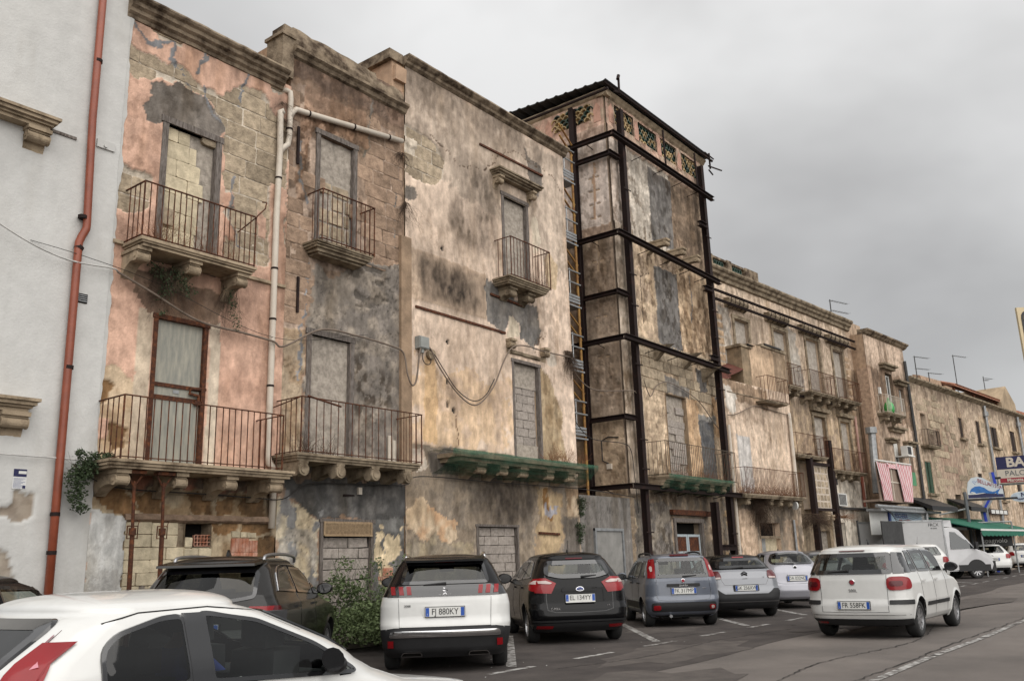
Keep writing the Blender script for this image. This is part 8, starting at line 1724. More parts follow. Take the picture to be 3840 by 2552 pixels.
for sg in (1, -1):
    b = MB(); b.tube(curve_pts([(-1.5, sg * (c.side_y(-1.5, 1.19) + .008), 1.19), (-1.1, sg * (c.side_y(-1.1, 1.485) + .008), 1.485), (-.2, sg * (c.side_y(-.2, 1.5) + .008), 1.5), (.4, sg * (c.side_y(.4, 1.45) + .008), 1.45)], 6), .009, 5, raw=True); b.build('chrome_trim', M_CHROME, c.t, local=True)

# ---- moving white family car in the lane
h = D(0); 
c = Car('moving_car', 'white tall family car driving away in the lane, plate FR 558FK', 18.2, 5.22, h, 4.25, 1.78, 1.57, 2.61, 'box', [P_WHITE], wheel_r=.315, ro=.80, rc=(.30, .34), bulge=.07, group='white cars driving past')
c.window('rear', [(-.66, 1.07), (.66, 1.07), (.60, 1.42), (-.60, 1.42)], 'rear_window', G_CLEAR, ring=.07, r=.05); c.side_windows(1.06, 1.455, -1.5, -1.36, [-1.08, -.25, .62], G_CLEAR, slope=.03, fb=.38); c.windscreen(1.04, 1.43); c.build_body(); c.wheels(); c.mirrors(M_PLAST); c.seats(); c.handles((-.95, -.1), .93)
c.patch('rear', [rounded(rect(-.22, .22, 1.445, 1.468), .01)], 'brake_light', M_REDD, off=.02)
c.patch('side', [rect(-1.85, -1.5, 1.08, 1.40)], 'corner_glass', M_GLOSSB, off=.012, sd=-1); c.patch('side', [rect(-1.85, -1.5, 1.08, 1.40)], 'corner_glass', M_GLOSSB, off=.012, sd=1)
for sg in (1, -1):
    c.patch('rear', [[(sg * .665, 1.07), (sg * .80, 1.07), (sg * .74, 1.41), (sg * .61, 1.42)]], 'corner_glass', M_GLOSSB, off=.012)
    lp = rounded([(sg * .56, .80), (sg * .85, .80), (sg * .85, 1.02), (sg * .56, 1.02)], .09, 4); c.patch('rear', [lp], 'tail_light', M_RED, off=.02); c.patch('rear', [rounded([(sg * .60, .87), (sg * .78, .87), (sg * .78, .95), (sg * .60, .95)], .04, 4)], 'lamp_core', M_REDD, off=.03)
    c.patch('side', [rounded([(-2.0, .80), (-1.74, .82), (-1.74, 1.0), (-2.0, 1.02)], .08, 4)], 'tail_light', M_RED, off=.02, sd=sg)
    c.patch('rear', [rounded(rect(sg * .58, sg * .86, .57, .64), .015)], 'bumper_insert', M_PLAST, off=.014); c.patch('side', [rounded(rect(-2.0, -1.72, .57, .64), .015)], 'bumper_insert', M_PLAST, off=.014, sd=sg); c.patch('side', [rounded(rect(-.82, -.14, .50, .565), .015)], 'door_strip', M_PLAST, off=.014, sd=sg); c.patch('side', [rounded(rect(-.10, .72, .50, .565), .015)], 'door_strip', M_PLAST, off=.014, sd=sg)
    c.gapl('rear', [(sg * .565, 1.06), (sg * .56, .45), (0, .44)])
c.patch('rear', [[(-.82, .235), (.82, .235), (.84, .34), (-.84, .34)]], 'rear_valance', M_PLAST, off=.012); c.patch('rear', [rounded(rect(.5, .7, .265, .3), .01)], 'fog_light', M_RED, off=.02); c.patch('rear', [rounded(rect(-.34, .34, .48, .66), .03)], 'plate_recess', P_WHITE, off=.004); c.plate(0, .56, 'FR 558FK', off=.012); c.emblem(0, .94, .05, M_REDSIGN); c.badge('500L', .07, 0, .80, spacing=1.05); c.wiper(.05, 1.13, .42, 1.11); c.antenna(-.9, .1)
c.gapl('rear', [(-.84, .40), (.84, .40)])
for sg in (1, -1): c.gapl('side', [(-1.1, 1.485), (.3, 1.48)], sd=sg)

# ---- white car crossing the foreground
h = D(0); PX = 3.43; PY = 5.02
c = Car('moving_car', 'white three-door car crossing the foreground with its driver seen through the side window', PX, PY, h, 3.62, 1.60, 1.345, 2.25, 'hatch', [P_WHITE], wheel_r=.285, ro=.62, group='white cars driving past', rc=(.20, .22), bulge=.1, rear=[(.14, .14), (.20, .05), (.30, 0), (.45, .03), (.66, .08), (.76, .16), (.90, .42), (.945, .58), (.985, 1.0), (1, 1.45)],
        front=[(.14, .2), (.25, .05), (.40, 0), (.47, .15), (.53, .74), (.60, 1.02), (.66, 1.22), (.76, 1.46), (.90, 1.90), (.945, 2.12), (.985, 2.4), (1.0, 2.5)], hw=[(.14, .86), (.22, .95), (.40, 1.0), (.56, .99), (.64, .97), (.72, .93), (.90, .80), (.94, .74), (.975, .62), (.992, .40), (1.0, .08)])
c.window('rear', [(-.58, .90), (.58, .90), (.5, 1.22), (-.5, 1.22)], 'rear_window', G_DARK)
sp = [(-1.14, .90), (.42, .82), (.44, .84), (.14, 1.02), (-.22, 1.17), (-.52, 1.222), (-.80, 1.212), (-1.04, 1.15), (-1.13, 1.08)]
c.window('side', clip_band(sp, -2, -.66), 'side_window', G_DARK, ring=.022, r=.05); c.window('side', clip_band(sp, -.56, 2), 'side_window', G_MID, ring=.022, r=.04)
c.belt = .86; c.windscreen(.92, 1.20); c.build_body(); c.wheels(); c.mirrors(M_PLAST, x=.18); c.seats()
for sg in (1, -1):
    c.patch('side', [rect(-.67, -.55, .86, 1.215)], 'door_pillar', M_GLOSSB, off=.017, sd=sg)
    c.patch('side', [[(-1.72, .62), (-1.50, .80), (-1.34, 1.06), (-1.36, 1.16), (-1.46, 1.17), (-1.62, 1.0)]], 'tail_light', M_RED, off=.014, sd=sg); c.patch('side', [[(-1.56, .98), (-1.40, 1.02), (-1.37, 1.10), (-1.41, 1.145), (-1.48, 1.14)]], 'reversing_light', mat('pink_lamp', (.5, .20, .24), rough=.2, var=.1, coat=.4) if sg > 0 else MATS['pink_lamp'], off=.022, sd=sg)
    c.patch('rear', [[(sg * .62, .70), (sg * .74, .74), (sg * .72, .95), (sg * .66, 1.12), (sg * .58, 1.12), (sg * .62, .92)]], 'tail_light', M_RED, off=.016)
    c.gapl('side', [(-1.10, 1.2), (-.9, 1.24), (-.5, 1.25), (-.2, 1.215), (.1, 1.085)], sd=sg, w=.01); c.gapl('side', [(-.61, .86), (-.62, .3)], sd=sg)
c.plate(0, .62, 'DX 471MV')
for o_ in c.t.children:
    if o_.name.startswith('mirror') and o_.type == 'MESH' and 'arm' not in o_.name and 'glass' not in o_.name: o_.scale = (.7, .7, .7); o_.location.y *= .95; o_.location.z -= .03
# its driver
def person_mesh(joints, edges, radii, mat_list, mat_fn, name='body'):
    me = bpy.data.meshes.new(name); me.from_pydata(joints, edges, []); o = bpy.data.objects.new(name, me); COL.objects.link(o)
    md = o.modifiers.new('skin', 'SKIN'); md.use_smooth_shade = True
    sv = me.skin_vertices[0].data
    for i, r in enumerate(radii): sv[i].radius = (r, r) if not isinstance(r, tuple) else r
    sv[0].use_root = True
    o.modifiers.new('sub', 'SUBSURF').levels = 2; o.modifiers['sub'].render_levels = 2
    dg = bpy.context.evaluated_depsgraph_get(); m2 = bpy.data.meshes.new_from_object(o.evaluated_get(dg)); bpy.data.objects.remove(o); bpy.data.meshes.remove(me)
    m2.materials.clear(); [m2.materials.append(m_) for m_ in mat_list]
    m2.polygons.foreach_set('material_index', np.array([mat_fn(p.center) for p in m2.polygons], dtype=np.int32)); m2.polygons.foreach_set('use_smooth', np.ones(len(m2.polygons), bool)); m2.name = name
    return m2
M_SKIN = mat('skin', (.42, .22, .15), rough=.55, var=.06); M_SHIRT = mat('blue_shirt', (.06, .09, .36), rough=.85, var=.2); M_JEANS = mat('dark_trousers', (.03, .035, .05), rough=.9, var=.15); M_HAIR = mat('dark_hair', (.02, .014, .01), rough=.7)
dx, dy = PX + .12, PY + .33
drv = thing('person', 'driver in a blue shirt holding the steering wheel of the near white car', 'person', (dx, dy, 0), 0)
J = [(-.05, 0, .50), (-.12, 0, .66), (-.18, 0, .82), (-.19, 0, .93), (-.17, 0, 1.0), (-.13, 0, 1.08), (-.12, 0, 1.17),      # pelvis, belly, chest, neck base, neck, head, crown
     (-.17, .17, .92), (.05, .23, .74), (.30, .14, .80), (.37, .12, .83), (-.17, -.17, .92), (.06, -.23, .73), (.31, -.12, .80), (.38, -.10, .83),
     (.0, .1, .48), (.42, .12, .56), (.72, .12, .22), (.0, -.1, .48), (.42, -.12, .56), (.72, -.12, .22)]
E_ = [(0, 1), (1, 2), (2, 3), (3, 4), (4, 5), (5, 6), (3, 7), (7, 8), (8, 9), (9, 10), (3, 11), (11, 12), (12, 13), (13, 14), (0, 15), (15, 16), (16, 17), (0, 18), (18, 19), (19, 20)]
R_ = [.15, .145, .15, .10, .06, .095, .075, .07, .05, .032, .036, .07, .05, .032, .036, .09, .07, .045, .09, .07, .045]
bmh = person_mesh(J, E_, R_, [M_SHIRT, M_SKIN, M_JEANS], lambda p: 1 if (p.z > .985 or (p.x > .12 and p.z > .72)) else (2 if p.z < .56 else 0))
ob = bpy.data.objects.new('body', bmh); put(ob, drv, local=True)
hm = MB(); n = 14
bmx = bmesh.new(); bmesh.ops.create_uvsphere(bmx, u_segments=16, v_segments=10, radius=1)
for v in bmx.verts: v.co = Vector((-.145 + v.co.x * .105, v.co.y * .092, 1.135 + v.co.z * .095))
bmesh.ops.delete(bmx, geom=[v for v in bmx.verts if v.co.x > -.085 and v.co.z < 1.16], context='VERTS')
mh = bpy.data.meshes.new('hair'); bmx.to_mesh(mh); bmx.free(); mh.materials.append(M_HAIR); ob = bpy.data.objects.new('hair', mh); put(ob, drv, local=True)
fc = MB(); fc.add([(-.03, 0, 1.10), (-.045, .018, 1.065), (-.045, -.018, 1.065), (-.005, 0, 1.072)], [(0, 1, 3), (0, 3, 2), (1, 2, 3)]); fc.build('nose', M_SKIN, drv, local=True)
for sg in (1, -1): fc = MB(); fc.tube([(-.038, sg * .032, 1.103), (-.03, sg * .032, 1.103)], .011, 6); fc.build('eye', M_HAIR, drv, local=True); fc = MB(); fc.tube([(-.13, sg * .09, 1.07), (-.13, sg * .102, 1.11)], .018, 6); fc.build('ear', M_SKIN, drv, local=True)
fc = MB(); fc.tube([(-.036, .022, 1.035), (-.03, 0, 1.033), (-.036, -.022, 1.035)], .006, 5); fc.build('mouth', M_REDSIGN, drv, local=True)
for sg, hx, hy in ((1, .39, .12), (-1, .40, -.10)):
    for k in range(4): fg = MB(); fg.tube([(hx - .01, hy + sg * (.012 - .012 * k), .835 + .02 * (k - 1.5)), (hx + .035, hy + sg * (.0 - .012 * k), .85 + .022 * (k - 1.5)), (hx + .055, hy - sg * .02, .845 + .022 * (k - 1.5)), (hx + .04, hy - sg * .045, .84 + .02 * (k - 1.5))], [.0095, .009, .0085, .007], 6); fg.build('finger', M_SKIN, drv, local=True)
    fg = MB(); fg.tube([(hx - .01, hy, .86), (hx + .01, hy - sg * .02, .89), (hx + .03, hy - sg * .03, .905)], [.012, .011, .008], 6); fg.build('thumb', M_SKIN, drv, local=True)
sw = MB(); n = 24; sw.tube([(.45 + .05 * sin(2 * pi * k / n), .18 * cos(2 * pi * k / n) + .01, .80 + .17 * sin(2 * pi * k / n)) for k in range(n + 1)], .016, 7); sw.tube([(.45, -.17, .80), (.5, .0, .79), (.45, .18, .80)], .018, 6); st = sw.build('steering_wheel', M_PLAST, c.t, local=True); st.location = (.12, .33, 0)

# ---- cars and the van farther along
def simple_car(label, xr_, yr_, hd, L, Wd, H, wb, ro, tp, pm, plate_txt, extras=None, gm=None, **kw):
    h = D(hd); x, y = place(xr_, yr_, h, L, ro, wb); c = Car('parked_car', label, x, y, h, L, Wd, H, wb, tp, [pm], group=PARK, wheel_r=.31, ro=ro, **kw)
    c.window('rear', [(-.58, .70 * H), (.58, .70 * H), (.50, .91 * H), (-.50, .91 * H)], 'rear_window', gm or G_MID); c.side_windows(.66 * H, .90 * H, -wb / 2 - .2, -wb / 2 + .1, [-.6, .25], G_MID, slope=.04); c.windscreen(.66 * H, .89 * H); c.build_body(); c.wheels(); c.mirrors(pm); c.seats(); c.plate(0, .5 * H, plate_txt); c.emblem(0, .62 * H, .045); c.antenna(-.8, .3)
    for sg in (1, -1): c.patch('rear', [rounded([(sg * .58, .52 * H), (sg * .80, .52 * H), (sg * .78, .66 * H), (sg * .60, .66 * H)], .05)], 'tail_light', M_RED, off=.015); c.patch('side', [rounded([(-wb / 2 - ro + .10, .53 * H), (-wb / 2 - ro + .32, .55 * H), (-wb / 2 - ro + .32, .64 * H), (-wb / 2 - ro + .12, .66 * H)], .04)], 'tail_light', M_RED, off=.012, sd=sg)
    c.patch('rear', [rounded(rect(-.7, .7, .17 * H, .24 * H), .03)], 'bumper_insert', M_PLAST, off=.012); return c
simple_car('silver car with pale wedge lamps, half hidden behind the moving white family car', 34.6, 9.1, 36, 4.0, 1.73, 1.46, 2.5, .75, 'hatch', P_SILV, 'CY 640TD')
c = simple_car('white small crossover just left of the refrigerated van', 40.0, 9.75, 30, 4.2, 1.8, 1.60, 2.57, .8, 'suv', P_WHITE, 'FN 607XK'); c.patch('rear', [rounded(rect(-.66, .66, .42, .58), .03)], 'rear_bumper', M_PLAST, off=.012)
c = simple_car('white hatchback directly right of the refrigerated van', 49.6, 9.1, 26, 4.1, 1.78, 1.50, 2.55, .8, 'hatch', P_WHITE, 'EP 318GH'); simple_car('white hatchback with bluish plate, second car right of the van', 59.5, 9.2, 24, 4.0, 1.75, 1.48, 2.5, .8, 'hatch', P_WHITE, 'ED 552RS'); simple_car('dark car at the far right end of the parked row', 66.5, 9.0, 24, 4.3, 1.8, 1.55, 2.6, .85, 'suv', P_BLACK, 'FA 093LN')
# edge of a dark car at the far left, behind the moving white car
simple_car('dark car whose roof edge just shows at the far left', 2.6, 9.55, 38, 4.1, 1.75, 1.5, 2.55, .75, 'hatch', P_BLACK, 'DK 777PA')

# ---- refrigerated van
vh = D(-48); van = thing('refrigerated_van', 'white refrigerated box van nose-out towards the road with FRCX on its box', 'van', (44.8, 11.5, gz(44.8)), vh)
VP = paint('van_paint', L8(206, 206, 208, .7))
b = MB(); b.box(-3.0, 1.0, -1.0, 1.0, .75, 2.62); box_ = b.build('cargo_box', mat('box_panel', L8(190, 190, 190, .7), rough=.45, var=.04), van, local=True)
b = MB()
for a in (-3.0, 1.0): b.box(a - .03, a + .03, -1.02, 1.02, .74, 2.64)
b.box(-3.03, 1.03, -1.02, 1.02, 2.57, 2.65); b.box(-3.03, 1.03, -1.02, 1.02, .7, .8); b.build('box_edging', M_GALV, box_, local=True)
b = MB(); b.box(-2.95, -1.2, -1.04, -1.0, .85, 2.5); b.build('side_door', MATS['box_panel'], box_, local=True); b = MB(); b.box(-1.22, -1.14, -1.06, -1.0, .85, 2.54); b.build('door_seal', M_BLACKP, box_, local=True)
text('FRCX', .2, M_BLACKP, Matrix.Translation((.55, -1.006, 2.42)) @ Matrix.Rotation(pi / 2, 4, 'X'), box_, local=True, extrude=.002); text('09-2020', .09, M_BLACKP, Matrix.Translation((.55, -1.006, 2.27)) @ Matrix.Rotation(pi / 2, 4, 'X'), box_, local=True, extrude=.002)
b = MB(); b.box(1.0, 1.55, -.75, .75, 2.32, 2.62, j=.02); fu = b.build('fridge_unit', VP, van, local=True)
for k in range(4): b = MB(); b.box(1.55, 1.57, -.65, .65, 2.36 + .06 * k, 2.39 + .06 * k); b.build('grille_slat', M_BLACKP, fu, local=True)
# cab: profile pulled across, with sunk windows
cp_ = [(1.03, .35), (3.1, .35), (3.22, .6), (3.15, .95), (2.9, 1.15), (2.45, 1.3), (1.75, 2.2), (1.5, 2.28), (1.03, 2.28)]
bm = bmesh.new(); L_ = []; 
for yy, q in ((-.98, .0), (-.9, .0), (.9, .0), (.98, .0)):
    L_.append([bm.verts.new((px_ if abs(yy) < .95 else px_ * .985 + .02, yy * (1 if pz < 1.35 else .93), pz)) for px_, pz in cp_])
for i in range(3):
    for k in range(len(cp_)): bm.faces.new((L_[i][k], L_[i][(k + 1) % len(cp_)], L_[i + 1][(k + 1) % len(cp_)], L_[i + 1][k]))
bm.faces.new(L_[0][::-1]); bm.faces.new(L_[3]); bmesh.ops.recalc_face_normals(bm, faces=bm.faces); bmesh.ops.bevel(bm, geom=[e for e in bm.edges if e.calc_face_angle(0) > .4], offset=.05, segments=2, affect='EDGES')
me = bpy.data.meshes.new('cab'); bm.to_mesh(me); bm.free(); me.materials.append(VP); ob = bpy.data.objects.new('cab', me); put(ob, van, local=True)
for sg in (-1, 1):
    yv = lambda z: sg * (.985 if z < 1.35 else .925)
    b = MB(); b.add([(1.25, yv(1.3), 1.33), (2.32, yv(1.3), 1.33), (1.78, sg * .92, 2.06), (1.3, sg * .92, 2.1), (1.25, yv(1.3) * .985, 1.33), (2.32, yv(1.3) * .985, 1.33), (1.78, sg * .90, 2.06), (1.3, sg * .90, 2.1)], [(0, 1, 2, 3), (4, 5, 6, 7), (0, 1, 5, 4), (1, 2, 6, 5), (2, 3, 7, 6), (3, 0, 4, 7)]); b.build('side_window', gl_d, van, local=True)
    b = MB(); b.box(2.3, 2.42, sg * 1.02, sg * 1.22, 1.3, 1.62) if sg > 0 else b.box(2.3, 2.42, -1.22, -1.02, 1.3, 1.62); b.build('mirror', M_PLAST, van, local=True)
    b = MB(); b.add([(3.02, sg * .62, 1.06), (2.62, sg * .985, 1.22), (2.95, sg * .99, .98), (3.17, sg * .75, .9)], [(0, 1, 2, 3)]); b.build('headlight', M_CLEARL, van, local=True)
    b = MB(); b.box(1.5, 3.0, sg * .97 - .02, sg * .97 + .02, .34, .62); b.build('side_cladding', M_PLAST, van, local=True)
b = MB(); b.add([(2.47, -.82, 1.32), (2.47, .82, 1.32), (1.80, .76, 2.17), (1.80, -.76, 2.17), (2.40, -.82, 1.32), (2.40, .82, 1.32), (1.74, .76, 2.17), (1.74, -.76, 2.17)], [(0, 1, 2, 3), (7, 6, 5, 4), (0, 4, 5, 1), (1, 5, 6, 2), (2, 6, 7, 3), (3, 7, 4, 0)]); b.build('windscreen', gl_d, van, local=True)
b = MB(); b.box(3.05, 3.26, -.97, .97, .32, .75, j=.02); b.build('front_bumper', M_PLAST, van, local=True); b = MB(); b.box(3.1, 3.19, -.5, .5, .78, .95); b.build('grille', M_BLACKP, van, local=True)
b = MB(); b.box(-2.8, 3.0, -.4, .4, .35, .75); b.build('chassis', M_PLAST, van, local=True)
class _V: pass
for xw in (-1.9, 2.35):
    for sg in (1, -1):
        e = bpy.data.objects.new('wheel', _WH[('tyre', .345)]); put(e, van, local=True); e.location = (xw, sg * .86, .36); e.scale = (1.05, 1.1, 1.05)
        if sg < 0: e.rotation_euler = (0, 0, pi)
        for nm in ('rim', 'hub'): c2 = bpy.data.objects.new('rim' if nm == 'rim' else 'brake_disc', _WH[(nm, .345)]); put(c2, e, local=True)
b = MB(); n = 18
for sg in (1, -1):
    V = [];  b.add([(2.35 + .47 * cos(a * pi / n), sg * y_, .38 + .47 * sin(a * pi / n)) for a in range(n + 1) for y_ in (.7, .995)], [(2 * k, 2 * k + 2, 2 * k + 3, 2 * k + 1) for k in range(n)]); b.add([(2.35 + r_ * cos(a * pi / n), sg * .992, .38 + r_ * sin(a * pi / n)) for a in range(n + 1) for r_ in (.02, .47)], [(2 * k, 2 * k + 2, 2 * k + 3, 2 * k + 1) for k in range(n)])
b.build('wheel_arch', M_PLAST, van, local=True)
# grey gate leaves and panels beside the van
gp2 = MB(T1); gp2.box(43.4, 43.5, .3, .36, 0, 3.05); gp2.box(44.6, 47.2, .95, 1.0, 0.0, 3.0); tag(gp2.build('steel_gate', M_CORRU), 'dark grey sheet steel gate standing open left of the refrigerated van', 'gate')

# ================================================================== signs on posts
def facing(x, y, z, yaw): return Matrix.Translation((x, y, z)) @ Matrix.Rotation(yaw, 4, 'Z') @ Matrix.Rotation(pi / 2, 4, 'X')
def board(parent, name, M, outline, t, m):
    n = len(outline); V = [M @ Vector((a, b, d)) for d in (0, -t) for a, b in outline]; F = [tuple(range(n)), tuple(range(n, 2 * n))[::-1]] + [(k, k + n, (k + 1) % n + n, (k + 1) % n) for k in range(n)]
    bm = MB(); bm.add([tuple(v) for v in V], F, raw=True); return bm.build(name, m, parent)
# whale sign
SX, SY = 51.6, 10.35
ws = thing('restaurant_sign', 'white arched BELLAVISTA sign with a blue whale on a steel post', 'sign', (SX, SY, gz(SX))); yaw = D(-70)
q = MB(); q.tube([(SX, SY, 0), (SX, SY, 4.35)], .09, 8); q.build('post', mat('grey_steel_post', L8(96, 100, 104), rough=.5, var=.1), ws)
M = facing(SX + .05, SY - .1, 4.0, yaw)
arc = [(.02, 0), (1.72, 0), (1.68, .62), (1.3, .72), (1.05, .88), (.85, 1.03), (.55, 1.1), (.3, 1.05), (.12, .85), (.03, .5)]
brd = board(ws, 'board', M, arc, .12, mat('pale_sign_face', L8(206, 214, 220), rough=.5, var=.04)); 
def shape(parent, name, M, pts, z, m): return board(parent, name, M @ Matrix.Translation((0, 0, z)), pts, .004, m)
shape(brd, 'sea', M, [(.04, .02), (1.7, .02), (1.7, .16), (1.3, .2), (.9, .24), (.45, .2), (.05, .24)], .006, M_NAVY); shape(brd, 'wave', M, [(.04, .2), (.45, .2), (.9, .25), (1.2, .22), (1.2, .27), (.85, .29), (.45, .24), (.04, .26)], .012, M_WHITEP)
MW = mat('whale_blue', (.02, .12, .36), rough=.45)
shape(brd, 'whale', M, [(.14, .28), (.42, .24), (.75, .27), (1.0, .22), (1.28, .2), (1.34, .24), (1.46, .12), (1.46, .26), (1.58, .44), (1.44, .38), (1.34, .32), (1.2, .3), (1.02, .36), (.85, .52), (.62, .62), (.4, .6), (.24, .5), (.17, .4)], .016, MW); shape(brd, 'belly', M, [(.15, .3), (.3, .26), (.42, .25), (.38, .3), (.24, .34)], .021, M_WHITEP)
for k, (s, z) in enumerate(((.43, .74), (.38, .8), (.34, .86), (.46, .82), (.52, .87), (.42, .9))): shape(brd, 'spout', M, ellipse(s, z, .025, .018, 8), .01, MW)
for i, ch_ in enumerate('BELLAVISTA'): text(ch_, .26 - .004 * i, M_REDSIGN, M @ Matrix.Translation((.63 + .108 * i, .88 - .034 * i - (.012 * i if i < 5 else .06), .012)) @ Matrix.Diagonal((.8, 1.15, 1, 1)), brd, extrude=.003)
q = MB(); q.add([tuple(M @ Vector(p)) for p in ((-.1, -.12, .05), (2.3, -.12, .05), (2.3, -.02, .05), (-.1, -.02, .05), (-.1, -.12, -.15), (2.3, -.12, -.15), (2.3, -.02, -.15), (-.1, -.02, -.15))], [(0, 1, 2, 3), (4, 5, 6, 7), (0, 1, 5, 4), (2, 3, 7, 6), (1, 2, 6, 5), (0, 3, 7, 4)], raw=True); q.build('support_bar', M_BLACKP, ws)
q = MB(); q.tube([(SX, SY, 3.5), (SX - 1.1, SY + 2.4, 3.0)], .04, 6); q.build('stay', M_GALV, ws)
q = MB(); P1 = M @ Vector((1.5, .95, .3)); q.tube([tuple(M @ Vector((1.5, .6, 0))), tuple(P1)], .02, 5); q.add([tuple(P1 + Vector((a, b_, c_))) for a in (-.12, .12) for b_ in (-.12, .12) for c_ in (-.04, .06)], [(0, 1, 3, 2), (4, 6, 7, 5), (0, 4, 5, 1), (2, 3, 7, 6), (0, 2, 6, 4), (1, 5, 7, 3)], raw=True); q.build('floodlight', M_PLAST, ws)
# bar sign
BX, BY = 55.0, 9.95
bs_ = thing('bar_sign', 'navy and cream BAR sign on a kinked grey post with a blue stripe', 'sign', (BX, BY, gz(BX))); yaw2 = D(-80); kx = Vector((cos(yaw2), sin(yaw2), 0))
grey_post = mat('pale_grey_post', L8(158, 160, 162), rough=.5, var=.08); blue_tape = mat('bright_blue_stripe', (.03, .06, .42), rough=.4, var=.1)
pts = [(0, 0), (-.12, 1.2), (-.25, 3.3), (.52, 4.5), (.45, 5.3)]
for nm, m_, w_, d_ in (('post', grey_post, .19, 0), ('blue_stripe', blue_tape, .07, .1)):
    for (a, z0), (b_, z1) in zip(pts[:-1], pts[1:]):
        q = MB(); B0 = Vector((BX, BY, 0)); nrm = Vector((sin(yaw2), -cos(yaw2), 0)); V = []
        for s_, z in ((a, z0), (b_, z1)):
            for dx_, dn in ((-w_, d_ + (.015 if d_ else -.1)), (w_, d_ + (.015 if d_ else -.1)), (w_, d_ + (0 if d_ else .1)), (-w_, d_ + (0 if d_ else .1))): V.append(tuple(B0 + kx * (s_ + dx_) + nrm * dn + Vector((0, 0, z + gz(BX)))))
        q.add(V, [(0, 1, 2, 3), (4, 5, 6, 7), (0, 1, 5, 4), (1, 2, 6, 5), (2, 3, 7, 6), (3, 0, 4, 7)], raw=True); q.build(nm, m_, bs_)
M = facing(BX + kx.x * .7, BY + kx.y * .7, 4.45, yaw2) @ Matrix.Scale(1.2, 4)
sb = board(bs_, 'board', M, [(0, .35), (2.6, .35), (2.6, 1.55), (0, 1.55)], .16, mat('cream_sign_face', L8(206, 196, 182), rough=.5, var=.05)); shape(sb, 'navy_panel', M, [(.0, .98), (2.6, .98), (2.6, 1.55), (0, 1.55)], .006, M_NAVY); shape(sb, 'red_panel', M, [(.06, .38), (2.6, .38), (2.6, .58), (.06, .58)], .006, M_REDSIGN)
CRM = MATS['cream_sign_face']
text('BAR', .58, CRM, M @ Matrix.Translation((.95, 1.26, .008)) @ Matrix.Diagonal((1.05, 1, 1, 1)), sb, extrude=.003, bold=.02); text('PALOMBA', .34, MATS['grey_steel_post'], M @ Matrix.Translation((1.05, .78, .006)), sb, extrude=.003); text('Marotta &', .2, CRM, M @ Matrix.Translation((.75, .48, .008)), sb, extrude=.003, bold=.006)
q = MB(); q.tube([tuple(M @ Vector((-.25, .3, -.08))), tuple(M @ Vector((2.7, .3, -.08)))], .05, 6, raw=True); q.build('support_bar', M_GALV, bs_)
el = board(bs_, 'oval_board', M, ellipse(.85, -.28, .5, .24, 24), .1, M_WHITEP); shape(el, 'oval_field', M, ellipse(.85, -.28, .47, .21, 24), .005, mat('pale_blue_face', L8(190, 202, 214), rough=.5)); text('N', .26, M_NAVY, M @ Matrix.Translation((.88, -.2, .008)), el, extrude=.003, bold=.008); text('NAPOLI', .13, M_NAVY, M @ Matrix.Translation((.85, -.38, .008)), el, extrude=.003, bold=.004)
q = MB(); q.tube([tuple(M @ Vector((.85, .3, -.08))), tuple(M @ Vector((.85, -.05, -.08)))], .02, 5, raw=True); q.build('hanger', M_GALV, bs_)
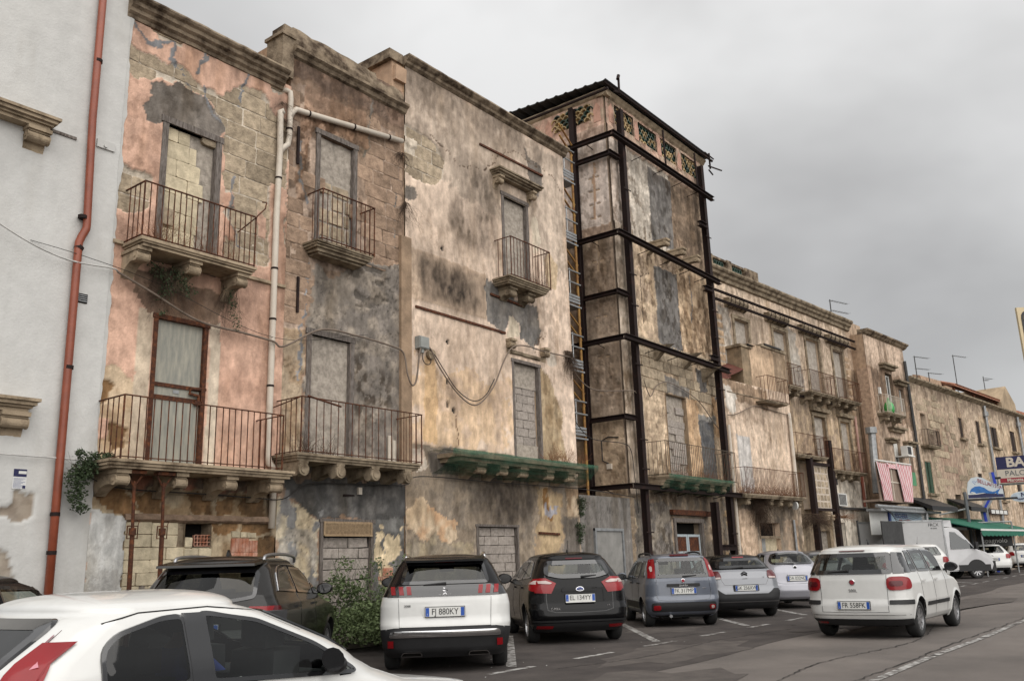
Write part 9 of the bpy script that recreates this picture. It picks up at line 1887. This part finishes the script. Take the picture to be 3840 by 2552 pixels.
# board of the castle restaurant and the green awning
CX, CY = 53.6, 10.1
cs_ = thing('menu_board', 'black board reading Castello spagnolo in a pale frame before the green awning', 'sign', (CX, CY, gz(CX))); M = facing(CX - .5, CY + .3, 1.55, D(-66)); cb = board(cs_, 'board', M, [(0, 0), (1.7, 0), (1.7, .95), (0, .95)], .08, M_BLACKP); text('Castello', .34, M_PLATE, M @ Matrix.Translation((.85, .68, .006)), cb, extrude=.003); text('spagnolo', .34, M_PLATE, M @ Matrix.Translation((.85, .3, .006)), cb, extrude=.003)
q = MB()
for a in (-.08, 1.78): q.tube([tuple(M @ Vector((a, -1.6, -.04))), tuple(M @ Vector((a, 1.25, -.04)))], .04, 6, raw=True)
q.tube([tuple(M @ Vector((-.08, 1.25, -.04))), tuple(M @ Vector((1.78, 1.25, -.04)))], .04, 6, raw=True); q.build('frame', M_GALV, cs_)
aw = thing('green_awning', 'green fabric awning with a scalloped white-edged valance beyond the van', 'awning', T1(54, 2, 2.6)); M_AWN = mat('green_awning_cloth', (.012, .105, .066), rough=.8, var=.12)
q = MB(T1); q.add([(52.5, .3, 3.35), (63, .3, 3.35), (63, 3.0, 2.6), (52.5, 3.0, 2.6), (52.5, .3, 3.3), (63, .3, 3.3), (63, 3.0, 2.55), (52.5, 3.0, 2.55)], [(0, 1, 2, 3), (4, 7, 6, 5), (0, 4, 5, 1), (1, 5, 6, 2), (2, 6, 7, 3), (3, 7, 4, 0)]); q.build('cloth', M_AWN, aw)
q = MB(T1); q.box(52.5, 63, 3.0, 3.03, 2.5, 2.6); q.build('white_edge', M_WHITEP, aw)
V = []; F = []
for k in range(61): s = 52.5 + 10.5 * k / 60; V += [(s, 3.015, 2.5), (s, 3.05, 2.28 - (.06 if k % 4 in (1, 2, 3) else 0))]
for k in range(60): F.append((2 * k, 2 * k + 2, 2 * k + 3, 2 * k + 1))
q = MB(T1); q.add(V, F); q.build('valance', M_AWN, aw)
for s in (52.7, 62.8): q = MB(T1); q.tube([(s, 2.95, 2.45), (s, 2.95, 0)], .035, 6); q.build('awning_post', M_GALV, aw)
# road sign whose edge reaches in at the right of the frame
RX, RY = 10.0, 1.27
rs = thing('road_sign', 'cream road sign panel with black border cut off by the right edge', 'sign', (RX, RY, 0)); M = facing(RX, RY, 3.12, D(-52))
sgb = board(rs, 'panel', M, [(0, 0), (1.2, 0), (1.2, .66), (0, .66)], .03, mat('cream_sign_sheet', L8(214, 196, 160), rough=.6, var=.1)); ol = rounded([(.03, .03), (1.17, .03), (1.17, .63), (.03, .63)], .09, 4); shape(sgb, 'border', M, ol, .004, M_BLACKP); shape(sgb, 'field', M, inset(ol, .025), .008, MATS['cream_sign_sheet'])
q = MB(); q.tube([tuple(M @ Vector((.9, -3.0, -.06))), tuple(M @ Vector((.9, .6, -.06)))], .03, 8, raw=True); q.build('post', M_GALV, rs)
